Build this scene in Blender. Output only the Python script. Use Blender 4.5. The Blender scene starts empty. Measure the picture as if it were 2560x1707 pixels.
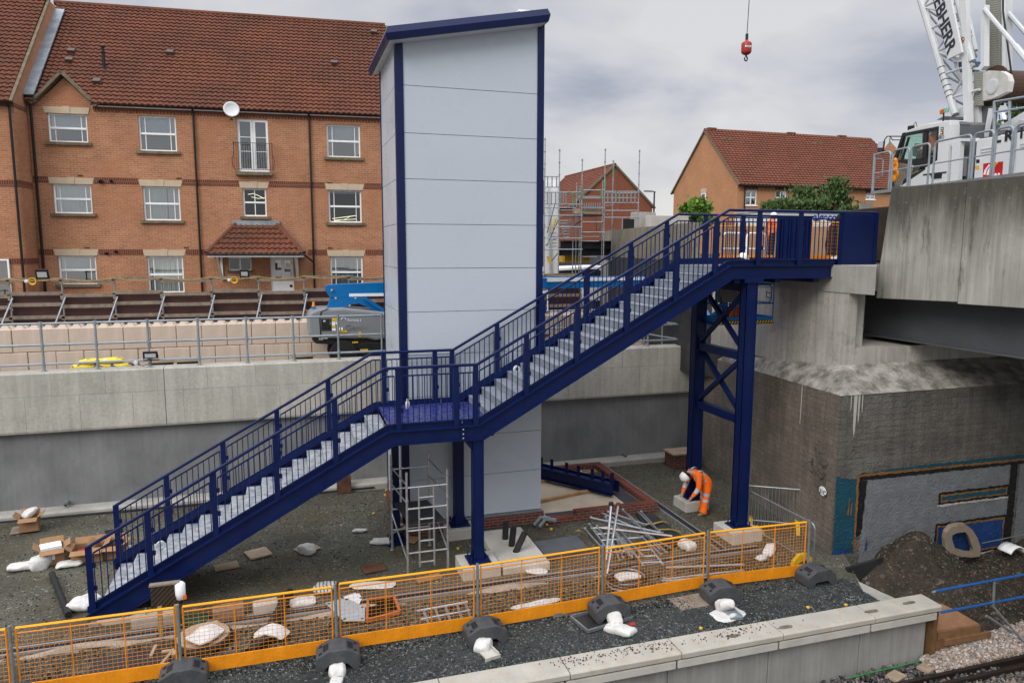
import bpy, bmesh, math, random
from mathutils import Vector as V, Matrix, noise
SC = bpy.context.scene
COL = SC.collection
PI = math.pi
# ---------------------------------------------------------------- camera (eye at the origin, x along the stairs, y away, z up)
F, PITCH, ROLL, YAW = 1808.15, .128356, .0024417, .300316
CX, CY = 1280., 853.5
_cp, _sp = math.cos(PITCH), math.sin(PITCH)
_fw = V((0, _cp, -_sp)); _up = V((0, _sp, _cp)); _rt = V((1, 0, 0))
_c, _s = math.cos(ROLL), math.sin(ROLL)
_r = _c*_rt + _s*_up; _u = -_s*_rt + _c*_up
_ex = V((math.cos(YAW), math.sin(YAW), 0)); _ey = V((-math.sin(YAW), math.cos(YAW), 0))
def _tw(d): return V((d.dot(_ex), d.dot(_ey), d.z))
CR, CU, CF = _tw(_r), _tw(_u), _tw(_fw)
def ray(px, py): return (CR*(px-CX) - CU*(py-CY) + CF*F)/F
def at(px, py, x=None, y=None, z=None):
    d = ray(px, py)
    t = x/d.x if x is not None else y/d.y if y is not None else z/d.z
    return d*t
def dis(px, py, **k): return at(px/.91875, py/.91875, **k)
cam = bpy.data.cameras.new('camera'); cam.lens = 36*F/2560; cam.sensor_width = 36; cam.clip_end = 3000; cam.clip_start = .1
camo = bpy.data.objects.new('camera', cam); COL.objects.link(camo)
camo.matrix_world = Matrix((( CR.x, CU.x, -CF.x, 0), (CR.y, CU.y, -CF.y, 0), (CR.z, CU.z, -CF.z, 0), (0, 0, 0, 1)))
SC.camera = camo
G = -7.0          # platform ground
# ---------------------------------------------------------------- materials
def lin(c): return tuple(((v/255)/12.92 if v/255 <= .04045 else ((v/255+.055)/1.055)**2.4) for v in c)
class NT:
    def __init__(s, name):
        s.m = bpy.data.materials.new(name); s.m.use_nodes = True
        s.t = s.m.node_tree; s.t.nodes.clear()
        s.out = s.n('ShaderNodeOutputMaterial'); s.p = s.n('ShaderNodeBsdfPrincipled')
        s.l(s.p.outputs[0], s.out.inputs[0])
    def n(s, t, **k):
        o = s.t.nodes.new(t)
        for a, b in k.items(): setattr(o, a, b)
        return o
    def l(s, a, b): s.t.links.new(a, b)
    def coord(s, scale=(1, 1, 1)):
        tc = s.n('ShaderNodeTexCoord'); mp = s.n('ShaderNodeMapping'); mp.inputs['Scale'].default_value = scale
        s.l(tc.outputs['Object'], mp.inputs['Vector']); return mp.outputs[0]
    def noise(s, scale, detail=5, vec=None, rough=.55):
        o = s.n('ShaderNodeTexNoise'); o.inputs['Scale'].default_value = scale; o.inputs['Detail'].default_value = detail
        o.inputs['Roughness'].default_value = rough
        s.l(vec or s.coord(), o.inputs['Vector']); return o.outputs['Fac']
    def ramp(s, fac, stops):
        o = s.n('ShaderNodeValToRGB'); e = o.color_ramp.elements
        while len(e) < len(stops): e.new(.5)
        for el, (p, c) in zip(e, stops): el.position = p; el.color = (*c, 1) if len(c) == 3 else c
        s.l(fac, o.inputs[0]); return o.outputs[0]
    def gray(s, fac, a, b, lo=0., hi=1.):
        return s.ramp(fac, [(a, (lo,)*3), (b, (hi,)*3)])
    def mix(s, fac, a, b, mode='MIX'):
        o = s.n('ShaderNodeMix', data_type='RGBA', blend_type=mode)
        for sock, v in ((o.inputs['Factor'], fac), (o.inputs['A'], a), (o.inputs['B'], b)):
            if isinstance(v, (int, float)): sock.default_value = v
            elif isinstance(v, tuple): sock.default_value = (*v[:3], 1)
            else: s.l(v, sock)
        return o.outputs['Result']
    def bump(s, h, strength=.3, dist=.02, prev=None):
        o = s.n('ShaderNodeBump'); o.inputs['Strength'].default_value = strength; o.inputs['Distance'].default_value = dist
        s.l(h, o.inputs['Height'])
        if prev is not None: s.l(prev, o.inputs['Normal'])
        return o.outputs[0]
    def fin(s, col, rough=.7, metal=0., normal=None, spec=.5):
        if isinstance(col, tuple): s.p.inputs['Base Color'].default_value = (*col[:3], 1)
        else: s.l(col, s.p.inputs['Base Color'])
        if isinstance(rough, (int, float)): s.p.inputs['Roughness'].default_value = rough
        else: s.l(rough, s.p.inputs['Roughness'])
        s.p.inputs['Metallic'].default_value = metal; s.p.inputs['Specular IOR Level'].default_value = spec*(.30 if isinstance(rough, (int, float)) and rough > .6 else .75)
        if normal is not None: s.l(normal, s.p.inputs['Normal'])
        return s.m
def sc(c, k): return tuple(min(1, v*k) for v in c)
def mat(name, c, rough=.6, metal=0., var=.2, scale=2.5, fine=60., fvar=.1, bump=0., bscale=80., dirt=None, dirtamt=.45, streak=0., spec=.5):
    """plain weathered surface: broad and fine tone variation, optional dirt patches, rain streaks and bump"""
    t = NT(name)
    col = t.mix(t.gray(t.noise(scale, 6), .3, .7), sc(c, 1-var), sc(c, 1+var))
    col = t.mix(t.gray(t.noise(fine, 3), .35, .65, 1-fvar, 1+fvar), (0, 0, 0), col, 'MULTIPLY') if False else col
    if fvar:
        col = t.mix(1., col, t.gray(t.noise(fine, 3), .3, .7, 1-fvar*2, 1.), 'MULTIPLY')
    if dirt is not None:
        col = t.mix(t.gray(t.noise(scale*1.7+.3, 8, rough=.7), 1-dirtamt-.12, 1-dirtamt+.12, 0, .75), col, dirt)
    if streak:
        col = t.mix(1., col, t.gray(t.noise(1., 6, t.coord((9, 9, .5)), .65), .35, .65, 1-streak, 1.), 'MULTIPLY')
    rg = t.gray(t.noise(scale*2, 4), .3, .7, max(0, rough-.08), min(1, rough+.08)); spec *= .4 if rough > .6 else 1
    nrm = t.bump(t.noise(bscale, 5), bump, .02) if bump else None
    return t.fin(col, rg, metal, nrm, spec)
def toned(t, col, k, lo, hi, z0, z1, amt, dark):
    """grime band: stain that fades between heights z0 and z1 with a ragged edge"""
    tc = t.n('ShaderNodeTexCoord'); sp = t.n('ShaderNodeSeparateXYZ'); t.l(tc.outputs['Object'], sp.inputs[0])
    nz = t.noise(1., 7, t.coord((2.6, 2.6, .35)), .7); ad = t.n('ShaderNodeMath', operation='MULTIPLY_ADD'); t.l(nz, ad.inputs[0]); ad.inputs[1].default_value = k; t.l(sp.outputs[2], ad.inputs[2])
    mr = t.n('ShaderNodeMapRange'); mr.inputs['From Min'].default_value = z0; mr.inputs['From Max'].default_value = z1; mr.inputs['To Max'].default_value = amt; t.l(ad.outputs[0], mr.inputs['Value'])
    return t.mix(mr.outputs[0], col, dark)
def brickmat(name, c1, c2, mortar, bw, rh, ms=.012, bias=0., bump=.3, grime=.25, rough=.85, rockbump=0., vcol=None, flat='xz', streak=0.):
    t = NT(name)
    tc = t.n('ShaderNodeTexCoord'); sp = t.n('ShaderNodeSeparateXYZ'); t.l(tc.outputs['Object'], sp.inputs[0])
    ad = t.n('ShaderNodeMath', operation='ADD'); t.l(sp.outputs[0], ad.inputs[0]); t.l(sp.outputs[1], ad.inputs[1])
    cb = t.n('ShaderNodeCombineXYZ'); t.l(ad.outputs[0], cb.inputs[0]); t.l(sp.outputs[2], cb.inputs[1])
    b = t.n('ShaderNodeTexBrick'); t.l(cb.outputs[0], b.inputs['Vector'])
    b.inputs['Scale'].default_value = 1; b.inputs['Brick Width'].default_value = bw; b.inputs['Row Height'].default_value = rh
    b.inputs['Mortar Size'].default_value = ms; b.inputs['Bias'].default_value = bias; b.inputs['Mortar Smooth'].default_value = .3
    for nme, c in (('Color1', c1), ('Color2', c2), ('Mortar', mortar)): b.inputs[nme].default_value = (*c, 1)
    col = b.outputs['Color']
    col = t.mix(1., col, t.gray(t.noise(.9, 7, rough=.65), .3, .72, 1-grime, 1.), 'MULTIPLY')
    col = t.mix(1., col, t.gray(t.noise(14, 4), .3, .7, .8, 1.), 'MULTIPLY')
    if vcol is not None: col = t.mix(t.gray(t.noise(.6, 7, rough=.7), .48, .66, 0, .7), col, vcol)
    if streak: col = t.mix(1., col, t.gray(t.noise(1., 6, t.coord((5, 5, .35)), .65), .35, .62, 1-streak, 1.), 'MULTIPLY')
    nrm = t.bump(b.outputs['Fac'], -bump, .01)
    if rockbump: nrm = t.bump(t.noise(16, 7, rough=.65), rockbump, .06, nrm)
    return t.fin(col, rough, 0, nrm, .3)
BLUE_C = (.0010, .0080, .058)
def _blue():
    t = NT('navy_paint')
    col = t.mix(t.gray(t.noise(1.6, 6), .3, .7), sc(BLUE_C, .85), sc(BLUE_C, 1.15))
    col = t.mix(t.gray(t.noise(26, 6, rough=.7), .66, .8, 0, .22), col, (.03, .042, .10))
    return t.fin(col, t.gray(t.noise(5, 4), .3, .7, .30, .46), 0, t.bump(t.noise(240, 2), .04, .01), .42)
BLUE = _blue()
BLACK = mat('black_rubber', (.012, .012, .013), .6, var=.3)
DARKSTEEL = mat('dark_steel', (.035, .037, .04), .5, .3)
GALV = mat('galvanised_steel', (.36, .39, .41), .42, .75, .15, 6, dirt=(.2, .2, .2), dirtamt=.3)
GALVM = mat('grey_painted_tube', (.30, .34, .37), .45, .35, .12, 5)
ALU = mat('aluminium_tube', (.60, .61, .62), .34, .8, .12, 8, dirt=(.25, .24, .22), dirtamt=.35)
WHITE = mat('white_paint', (.74, .76, .78), .35, 0, .06, 2, dirt=(.35, .34, .32), dirtamt=.16)
UPVC = mat('white_upvc', (.88, .89, .90), .3, 0, .04, 2, fvar=.03)
CONC = mat('pale_concrete', (.40, .385, .35), .85, 0, .14, 1.4, 45, .1, .25, 60, dirt=(.24, .23, .2), dirtamt=.3, streak=.14)
CONC_L = mat('light_concrete', (.50, .48, .43), .85, 0, .12, 1.8, 60, .1, .2, 70, dirt=(.3, .27, .22), dirtamt=.3)
GREYWALL = mat('rendered_grey_wall', (.225, .23, .232), .8, 0, .22, 1.1, 70, .12, .15, 90, dirt=(.15, .152, .155), dirtamt=.35, streak=.12)
ORANGE_HV = mat('hi_vis_orange', (.95, .16, .015), .75, 0, .12, 9, fvar=.1)
SILVERBAND = mat('reflective_band', (.5, .52, .54), .4, .1, .08)
SKIN = mat('skin', (.42, .22, .15), .55, 0, .08)
WOOD = mat('weathered_timber', (.27, .22, .17), .8, 0, .25, 5, 50, .15, dirt=(.13, .12, .11), dirtamt=.4)
WOOD_N = mat('new_timber', (.42, .25, .12), .75, 0, .2, 4, 50, .12, streak=.1)
PLY = mat('pale_plywood', (.40, .31, .22), .8, 0, .18, 4, 40, .12, dirt=(.25, .19, .14), dirtamt=.3)
CARD = mat('brown_cardboard', (.33, .19, .10), .85, 0, .12, 5)
BAGW = mat('white_woven_sack', (.66, .65, .62), .85, 0, .1, 7, 160, .12, .35, 120, dirt=(.36, .32, .26), dirtamt=.33)
YELLOW = mat('yellow_plastic', (.72, .44, .02), .5, 0, .12, 6, dirt=(.3, .2, .04), dirtamt=.25)
ORANGE = mat('orange_powder_coat', (.82, .285, .008), .5, 0, .10, 2.2, 30, .1, dirt=(.40, .17, .03), dirtamt=.27, streak=.12)
AMBER = mat('amber_rail', (.92, .40, .008), .4, 0, .06, 4)
RED = mat('red_plastic', (.45, .03, .02), .5)
RUST = mat('rusty_steel', (.11, .055, .035), .85, 0, .3, 6)
# ---------------------------------------------------------------- mesh builder
class MB:
    def __init__(s): s.v = []; s.f = []; s.m = []
    def add(s, vs, fs, mi=0):
        o = len(s.v); s.v += [tuple(v) for v in vs]; s.f += [tuple(i+o for i in f) for f in fs]; s.m += [mi]*len(fs); return s
    def hexa(s, p, mi=0):
        return s.add(p, [(0, 3, 2, 1), (4, 5, 6, 7), (0, 1, 5, 4), (1, 2, 6, 5), (2, 3, 7, 6), (3, 0, 4, 7)], mi)
    def box(s, lo, hi, mi=0):
        (a, b, c), (d, e, f) = lo, hi
        return s.hexa([(a, b, c), (d, b, c), (d, e, c), (a, e, c), (a, b, f), (d, b, f), (d, e, f), (a, e, f)], mi)
    def cbox(s, c, size, rz=0, mi=0, mtx=None):
        m = mtx or Matrix.Rotation(rz, 3, 'Z'); c = V(c); hx, hy, hz = [k/2 for k in size]
        return s.hexa([c+m@V(q) for q in ((-hx, -hy, -hz), (hx, -hy, -hz), (hx, hy, -hz), (-hx, hy, -hz), (-hx, -hy, hz), (hx, -hy, hz), (hx, hy, hz), (-hx, hy, hz))], mi)
    def bar(s, a, b, w, h=None, up=(0, 0, 1), mi=0):
        a, b = V(a), V(b); h = h or w; d = (b-a).normalized(); u = V(up)
        if abs(d.dot(u)) > .98: u = V((1, 0, 0))
        x = d.cross(u).normalized()*(w/2); z = x.cross(d).normalized()*(h/2)
        return s.hexa([a-x-z, b-x-z, b+x-z, a+x-z, a-x+z, b-x+z, b+x+z, a+x+z], mi)
    def tube(s, pts, r, n=8, mi=0, cap=True):
        pts = [V(p) for p in pts]; k = len(pts); rs = r if isinstance(r, (list, tuple)) else [r]*k
        vs = []; ref = None
        for i, p in enumerate(pts):
            d = (pts[min(i+1, k-1)]-pts[max(i-1, 0)]).normalized()
            if ref is None: ref = V((0, 0, 1)) if abs(d.z) < .95 else V((1, 0, 0))
            x = d.cross(ref)
            if x.length < 1e-4: x = d.cross(V((0, 1, 0)))
            x.normalize(); y = x.cross(d).normalized(); ref = y
            for j in range(n):
                a = 2*PI*j/n; vs.append(p+(x*math.cos(a)+y*math.sin(a))*rs[i])
        fs = [(i*n+j, i*n+(j+1) % n, (i+1)*n+(j+1) % n, (i+1)*n+j) for i in range(k-1) for j in range(n)]
        if cap: fs += [tuple(range(n))[::-1], tuple((k-1)*n+j for j in range(n))]
        return s.add(vs, fs, mi)
    def prism(s, poly, ax, d0, d1, mi=0, to=None):
        """polygon extruded along ax ('x': (y,z) pairs, 'y': (x,z), 'z': (x,y))"""
        g = {'x': lambda p, d: (d, p[0], p[1]), 'y': lambda p, d: (p[0], d, p[1]), 'z': lambda p, d: (p[0], p[1], d)}[ax]
        n = len(poly); vs = [g(p, d0) for p in poly]+[g(p, d1) for p in poly]
        if to: vs = [to(*v) for v in vs]
        return s.add(vs, [tuple(range(n))[::-1], tuple(range(n, 2*n))]+[(i, (i+1) % n, n+(i+1) % n, n+i) for i in range(n)], mi)
    def lathe(s, prof, c, n=16, mi=0, mtx=None):
        c = V(c); m = mtx or Matrix.Identity(3); vs = []
        for r, z in prof:
            for j in range(n): vs.append(c+m@V((r*math.cos(2*PI*j/n), r*math.sin(2*PI*j/n), z)))
        k = len(prof)
        fs = [(i*n+j, i*n+(j+1) % n, (i+1)*n+(j+1) % n, (i+1)*n+j) for i in range(k-1) for j in range(n)]
        return s.add(vs, fs+[tuple(range(n))[::-1], tuple((k-1)*n+j for j in range(n))], mi)
    def grid(s, fn, nu, nv, mi=0, wrap=False):
        vs = [fn(i/nu, j/nv) for j in range(nv+1) for i in range(nu+1)]; w = nu+1
        return s.add(vs, [(j*w+i, j*w+i+1, (j+1)*w+i+1, (j+1)*w+i) for j in range(nv) for i in range(nu)], mi)
    def build(s, name, mats, parent=None, local=False, smooth=False, bevel=0., recalc=True, kind=None, solid=0.):
        mats = mats if isinstance(mats, (list, tuple)) else [mats]
        vs = s.v
        if parent is not None and not local:
            inv = rootmtx(parent).inverted(); vs = [inv@V(v) for v in vs]
        me = bpy.data.meshes.new(name); me.from_pydata([tuple(v) for v in vs], [], s.f)
        for m in mats: me.materials.append(m)
        for p, i in zip(me.polygons, s.m): p.material_index = i; p.use_smooth = smooth
        if recalc:
            bm = bmesh.new(); bm.from_mesh(me); bmesh.ops.recalc_face_normals(bm, faces=bm.faces); bm.to_mesh(me); bm.free()
        o = bpy.data.objects.new(name, me); COL.objects.link(o)
        if parent is not None: o.parent = parent
        if bevel:
            md = o.modifiers.new('bevel', 'BEVEL'); md.width = bevel; md.segments = 2; md.limit_method = 'ANGLE'
        if solid:
            md = o.modifiers.new('thickness', 'SOLIDIFY'); md.thickness = solid; md.offset = 0
        if kind: o['kind'] = kind
        return o
def rootmtx(o):
    m = o.matrix_basis.copy()
    while o.parent: o = o.parent; m = o.matrix_basis @ m
    return m
def tag(o, label=None, cat=None, group=None, kind=None):
    if label: o['label'] = label
    if cat: o['category'] = cat
    if group: o['group'] = group
    if kind: o['kind'] = kind
    return o
def thing(name, label, cat, loc=(0, 0, 0), rz=0., group=None):
    o = bpy.data.objects.new(name, None); COL.objects.link(o); o.empty_display_size = .2
    o.location = loc; o.rotation_euler = (0, 0, rz)
    return tag(o, label, cat, group)
def struct(name, mb, m, **k): return mb.build(name, m, kind='structure', **k)
def kids(o): return [c for c in bpy.data.objects if c.parent == o]
def clone(root, loc, rz=None, label=None):
    r = root.copy(); COL.objects.link(r); r.location = loc
    if rz is not None: r.rotation_euler = (0, 0, rz)
    if label: r['label'] = label
    for ch in kids(root):
        c = ch.copy(); COL.objects.link(c); c.parent = r
        for g in kids(ch):
            d = g.copy(); COL.objects.link(d); d.parent = c
    return r
def text(name, body, size, mtx, m, parent, extrude=.003, space=1., align='LEFT', sx=1., bold=0.):
    cu = bpy.data.curves.new(name, 'FONT'); cu.body = body; cu.size = size; cu.extrude = extrude; cu.space_character = space; cu.offset = bold*size; cu.align_x = align
    cu.materials.append(m); o = bpy.data.objects.new(name, cu); COL.objects.link(o); o.parent = parent
    mm = mtx @ Matrix.Diagonal((sx, 1, 1, 1)) if sx != 1. else mtx
    bpy.context.view_layer.update(); me = bpy.data.meshes.new_from_object(o); bpy.data.objects.remove(o); o = bpy.data.objects.new(name, me); COL.objects.link(o); o.parent = parent
    me.materials.clear(); me.materials.append(m); o.matrix_basis = rootmtx(parent).inverted() @ mm
    return o
def frame3(o, x, y):
    """4x4 matrix: text lies along x with y up"""
    x = V(x).normalized(); y = V(y).normalized(); z = x.cross(y); o = V(o)
    return Matrix(((x.x, y.x, z.x, o.x), (x.y, y.y, z.y, o.y), (x.z, y.z, z.z, o.z), (0, 0, 0, 1)))
def arc(c, r, a0, a1, n, u, w): return [V(c)+V(u)*(r*math.cos(a0+(a1-a0)*i/n))+V(w)*(r*math.sin(a0+(a1-a0)*i/n)) for i in range(n+1)]
def hoop(p0, p1, h, r, z=(0, 0, 1), n=4):
    """path of an inverted-U rail with rounded corners"""
    p0, p1, z = V(p0), V(p1), V(z); d = (p1-p0).normalized()
    return [p0]+arc(p0+z*(h-r)+d*r, r, PI, PI/2, n, d, z)+arc(p1+z*(h-r)-d*r, r, PI/2, 0, n, d, z)+[p1]
# ================================================================ footbridge stair
YN, YF = 14.52, 16.80           # near and far string lines
SL = .5565
def film():
    t = NT('step_protective_film')
    col = t.mix(t.gray(t.noise(7, 7, t.coord((1, 1, 2)), .7), .36, .62), (.13, .15, .20), (.38, .39, .385))
    return t.fin(col, .5, 0, t.bump(t.noise(30, 4), .2, .01))
FILM = film()
STEPG = mat('grey_step_paint', (.22, .245, .285), .55, 0, .15, 5, dirt=(.42, .43, .42), dirtamt=.35)
st = thing('footbridge_staircase', 'navy blue steel staircase of two flights climbing rightwards past the white lift tower', 'staircase', (1.9, 14.5, G))
def string_poly(which):
    if which == 'lower':
        return [(-3.80, -6.93), (-3.80, -6.80), (1.86, -3.71), (3.40, -3.71), (3.40, -4.02), (1.97, -4.02), (-2.95, -6.76), (-3.1, -6.93)]
    return [(3.43, -3.71), (3.76, -3.71), (9.74, -.385), (13.66, -.385), (13.66, -.70), (9.82, -.70), (3.86, -4.04), (3.43, -4.04)]
for y, ins in ((YN, 1), (YF, -1)):
    for w in ('lower', 'upper'):
        P = string_poly(w); mb = MB(); mb.prism(P, 'y', y-.012, y+.012)
        # channel flanges: a ledge along the top and bottom edges
        top = P[1:4] if w == 'lower' else P[0:4]; bot = P[4:7] if w == 'lower' else P[4:8]
        for a, b in zip(top, top[1:]): mb.bar((a[0], y-.0, a[1]-.012), (b[0], y, b[1]-.012), .15, .024)
        for a, b in zip(bot, bot[1:]): mb.bar((a[0], y, a[1]+.012), (b[0], y, b[1]+.012), .13, .024)
        mb.build('stringer', BLUE, st)
# upstand plates that close the step ends
for y, s_ in ((YN+.05, 'n'), (YF-.05, 'f')):
    for pts in ([(-3.80, -6.80), (1.86, -3.71), (3.40, -3.71)], [(3.43, -3.71), (3.76, -3.71), (9.74, -.385), (12.8, -.385)]):
        mb = MB(); up = [(x, z+.125) for x, z in pts]; n = len(pts)
        mb.add([(x, yy, z) for yy in (y-.006, y+.006) for x, z in pts+up[::-1]], [tuple(range(2*n))[::-1], tuple(range(2*n, 4*n))]+[(k, (k+1) % (2*n), 2*n+(k+1) % (2*n), 2*n+k) for k in range(2*n)])
        mb.build('kick_plate', BLUE, st)
# zig-zag tread carriers on the inside of the far and near string
for y in (YN+.09, YF-.09):
    for (x0, z0, n) in ((-3.63, -6.77, 17), (4.09, -3.52, 18)):
        pts = []
        for k in range(n):
            pts += [(x0+.327*k, z0+.1825*k+.02), (x0+.327*(k+1), z0+.1825*k+.02)]
        lo = [(x0+.327*n+.05, z0+.1825*(n-1)-.16), (x0+.25, z0-.16)]
        MB().prism(pts+lo, 'y', y-.006, y+.006).build('tread_carrier', BLUE, st)
for (x0, z0, n, m) in ((-3.63, -6.77, 17, FILM), (4.09, -3.52, 18, STEPG)):
    for k in range(n):
        x, z = x0+.327*k, z0+.1825*k; mb = MB()
        mb.box((x-.02, YN+.1, z-.035), (x+.335, YF-.1, z))
        mb.box((x-.012, YN+.1, z-.18), (x+.003, YF-.1, z-.035))
        mb.build('step', m, st, bevel=.006)
deckm = NT('wet_blue_deck')
_c2 = deckm.mix(deckm.gray(deckm.noise(9, 8, rough=.75), .46, .62, 0, .5), (.012, .018, .13), (.12, .13, .26))
DECK = deckm.fin(_c2, deckm.gray(deckm.noise(5, 4), .35, .65, .12, .5), 0, deckm.bump(deckm.noise(40, 3), .12, .01))
MB().box((1.92, YN+.08, -3.73), (4.09, YF-.08, -3.68)).build('landing_deck', DECK, st)
MB().box((9.64, YN+.08, -.46), (13.66, YF-.08, -.41)).build('landing_deck', mat('grey_deck', (.16, .17, .18), .7), st)
for x in (2.0, 3.38, 3.46, 4.0): MB().box((x, YN+.02, -3.98), (x+.1, YF-.02, -3.76)).build('cross_beam', BLUE, st)
for x in (9.9, 11.0, 12.1, 13.2): MB().box((x, YN+.02, -.80), (x+.16, YF-.02, -.50)).build('cross_beam', BLUE, st)
MB().box((13.56, YN, -.70), (13.66, YF, -.39)).build('cross_beam', BLUE, st)
# handrails, posts and baluster panels
def zr(x):
    if x < 1.82: return -5.48+(x+3.73)*SL*1.004
    if x < 3.72: return -2.385
    if x < 9.68: return -2.39+(x-3.72)*.5535
    return .905
def ztop(x):       # top of stringer
    if x < 1.86: return -6.80+(x+3.80)*.546
    if x < 3.76: return -3.71
    if x < 9.74: return -3.71+(x-3.76)*.556
    return -.385
NEARP = [-3.70, -2.68, -1.50, -.34, .80, 2.07, 3.28, 3.70, 4.82, 5.98, 7.16, 8.36, 9.36, 10.50, 11.64, 12.82]
for y in (YN, YF):
    posts = NEARP
    for x in posts:
        mb = MB(); mb.box((x-.055, y-.02, ztop(x)-.05), (x+.055, y+.02, zr(x)-.03))
        mb.box((x-.05, y-.035, ztop(x)-.03), (x+.05, y+.035, ztop(x)+.02))
        mb.build('post', BLUE, st)
    kx = [-3.73, 1.82, 3.72, 9.68, 13.86 if y == YN else 12.7]
    for a, b in zip(kx, kx[1:]):
        za = zr(a+1e-3) if a != 1.82 else -2.385; zb = zr(b-1e-3)
        MB().bar((a, y, za-.035), (b, y, zb-.035), .062, .062).build('handrail', BLUE, st, bevel=.018)
    ends = posts+([13.82] if y == YN else [])
    for a, b in zip(ends, ends[1:]):
        if y == YF and a > 12: continue
        if y == YN and a > 12.5: continue
        mb = MB(); xa, xb = a+.075, b-.075
        if b-a < .5: xa, xb = a+.06, b-.06
        def rails(f):
            br = [xa]+[q for q in (1.82, 3.72, 9.68) if xa < q < xb]+[xb]
            for p, q in zip(br, br[1:]): mb.bar((p, y, f(p+1e-4)), (q, y, f(q-1e-4)), .022, .03)
        rails(lambda x: zr(x)-.20); rails(lambda x: ztop(x)+.13)
        n = max(2, round((xb-xa)/.115))
        for i in range(n+1):
            x = xa+(xb-xa)*i/n; mb.box((x-.0085, y-.0085, ztop(x)+.12), (x+.0085, y+.0085, zr(x)-.19))
        for x, sgn in ((xa, -1),):       # bolted brackets
            for fr in (.28, .75):
                z = ztop(x)+.13+(zr(x)-.33-ztop(x))*fr
                mb.box((x-.03, y-.006, z-.045), (x+.03, y+.02, z+.045))
        mb.build('baluster_panel', BLUE, st)
# solid end panel, ribbed infill panel and end post on the top landing
mb = MB(); mb.box((12.80, YN-.035, -.38), (13.84, YN-.015, .83)); mb.box((13.76, YN-.05, -.38), (13.86, YN+.05, .86)); mb.box((12.84, YN-.045, -.38), (12.95, YN-.034, .83))
mb.build('solid_panel', BLUE, st)
mb = MB(); x0, x1 = 12.69, 13.81
mb.box((x0, YF-.02, -.30), (x1, YF, .85))
for i in range(13): x = x0+.06+i*(x1-x0-.12)/12; mb.box((x-.02, YF-.05, -.28), (x+.02, YF-.019, .84))
mb.box((x0-.02, YF-.06, .84), (x1+.02, YF+.02, .89))
mb.build('ribbed_panel', BLUE, st)
# bolted splice plate between the flights
mb = MB(); mb.box((3.36, YN-.045, -4.03), (3.47, YN-.02, -3.70)); mb.build('splice_plate', BLUE, st)
for z in (-3.78, -3.88, -3.97): MB().lathe([(.018, 0), (.018, .02), (.01, .026)], (3.415, YN-.045, z), 8, mtx=Matrix.Rotation(PI/2, 3, 'X')).build('bolt', GALV, st)
# columns
def column(x, y, z1, w, pad):
    mb = MB(); z0 = -6.74 if pad else G
    mb.box((x-w/2, y-w/2, z0), (x-w/2+.03, y+w/2, z1)); mb.box((x+w/2-.03, y-w/2, z0), (x+w/2, y+w/2, z1)); mb.box((x-w/2, y-w/2+.012, z0), (x+w/2, y-w/2+.04, z1)); mb.box((x-w/2, y+w/2-.04, z0), (x+w/2, y+w/2-.012, z1))
    c = mb.build('column', BLUE, st)
    b = MB(); b.box((x-.24, y-.24, z0-.005), (x+.24, y+.24, z0+.03))
    for sx in (-1, 1):
        b.prism([(x+sx*w/2, z0+.03), (x+sx*.22, z0+.03), (x+sx*w/2, z0+.25)], 'y', y-.012, y+.012)
    for sx in (-1, 1):
        for sy in (-1, 1): b.tube([(x+sx*.18, y+sy*.18, z0+.02), (x+sx*.18, y+sy*.18, z0+.15)], .016, 6)
    b.build('base_plate', BLUE, st)
column(3.75, 14.60, -4.03, .23, 1); column(3.82, 16.74, -4.03, .23, 1); column(2.28, 16.70, -4.02, .16, 0)
MB().prism([(3.45, -4.05), (3.86, -4.05), (3.86, -4.42), (3.64, -4.30)], 'y', 14.55, 14.66).build('gusset', BLUE, st)
TX = 10.36
column(TX, 14.62, -.78, .29, 1); column(TX, 16.74, -.78, .29, 1)
for y in (14.62, 16.74): MB().box((TX-.24, y-.18, -.79), (TX+.26, y+.18, -.70)).build('cap_plate', BLUE, st)
for z in (-2.55, -4.10): MB().box((TX-.09, 14.78, z-.10), (TX+.09, 16.58, z+.10)).build('brace', BLUE, st)
MB().box((TX-.10, 14.78, -1.0), (TX+.10, 16.58, -.80)).build('brace', BLUE, st)
for za, zb in ((-1.05, -2.45), (-2.65, -4.0)):
    MB().bar((TX-.04, 14.76, za), (TX-.04, 16.60, zb), .10, .10).build('brace', BLUE, st)
    MB().bar((TX+.045, 14.76, zb), (TX+.045, 16.60, za), .10, .10).build('brace', BLUE, st)
for z in (-1.15, -2.55, -4.1, -5.3):
    MB().box((TX+.145, 14.55, z-.03), (TX+.19, 14.68, z+.03)).build('cleat', BLUE, st)
# concrete pads under the columns
def pad(x, y, sx, sy, h, label):
    mb = MB(); mb.prism([(x-sx, y-sy), (x+sx, y-sy), (x+sx, y+sy), (x-sx, y+sy)], 'z', G-.1, G+h)
    tag(mb.build('foundation_pad', CONC_L, bevel=.02), label, 'concrete pad', 'concrete pads under the stair columns')
pad(3.75, 14.60, .42, .40, .255, 'concrete pad under the near middle column, right of the alloy tower')
pad(3.82, 16.74, .36, .36, .255, 'concrete pad under the middle column beside the lift plinth')
pad(TX-.02, 14.62, .42, .42, .255, 'concrete pad under the near tall column behind the last orange barrier')
pad(TX-.04, 16.74, .36, .33, .255, 'concrete pad under the column base the bending worker is bolting down')
pad(-3.15, 14.62, .50, .20, .06, 'low concrete pad under the near toe of the lowest flight')
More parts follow.
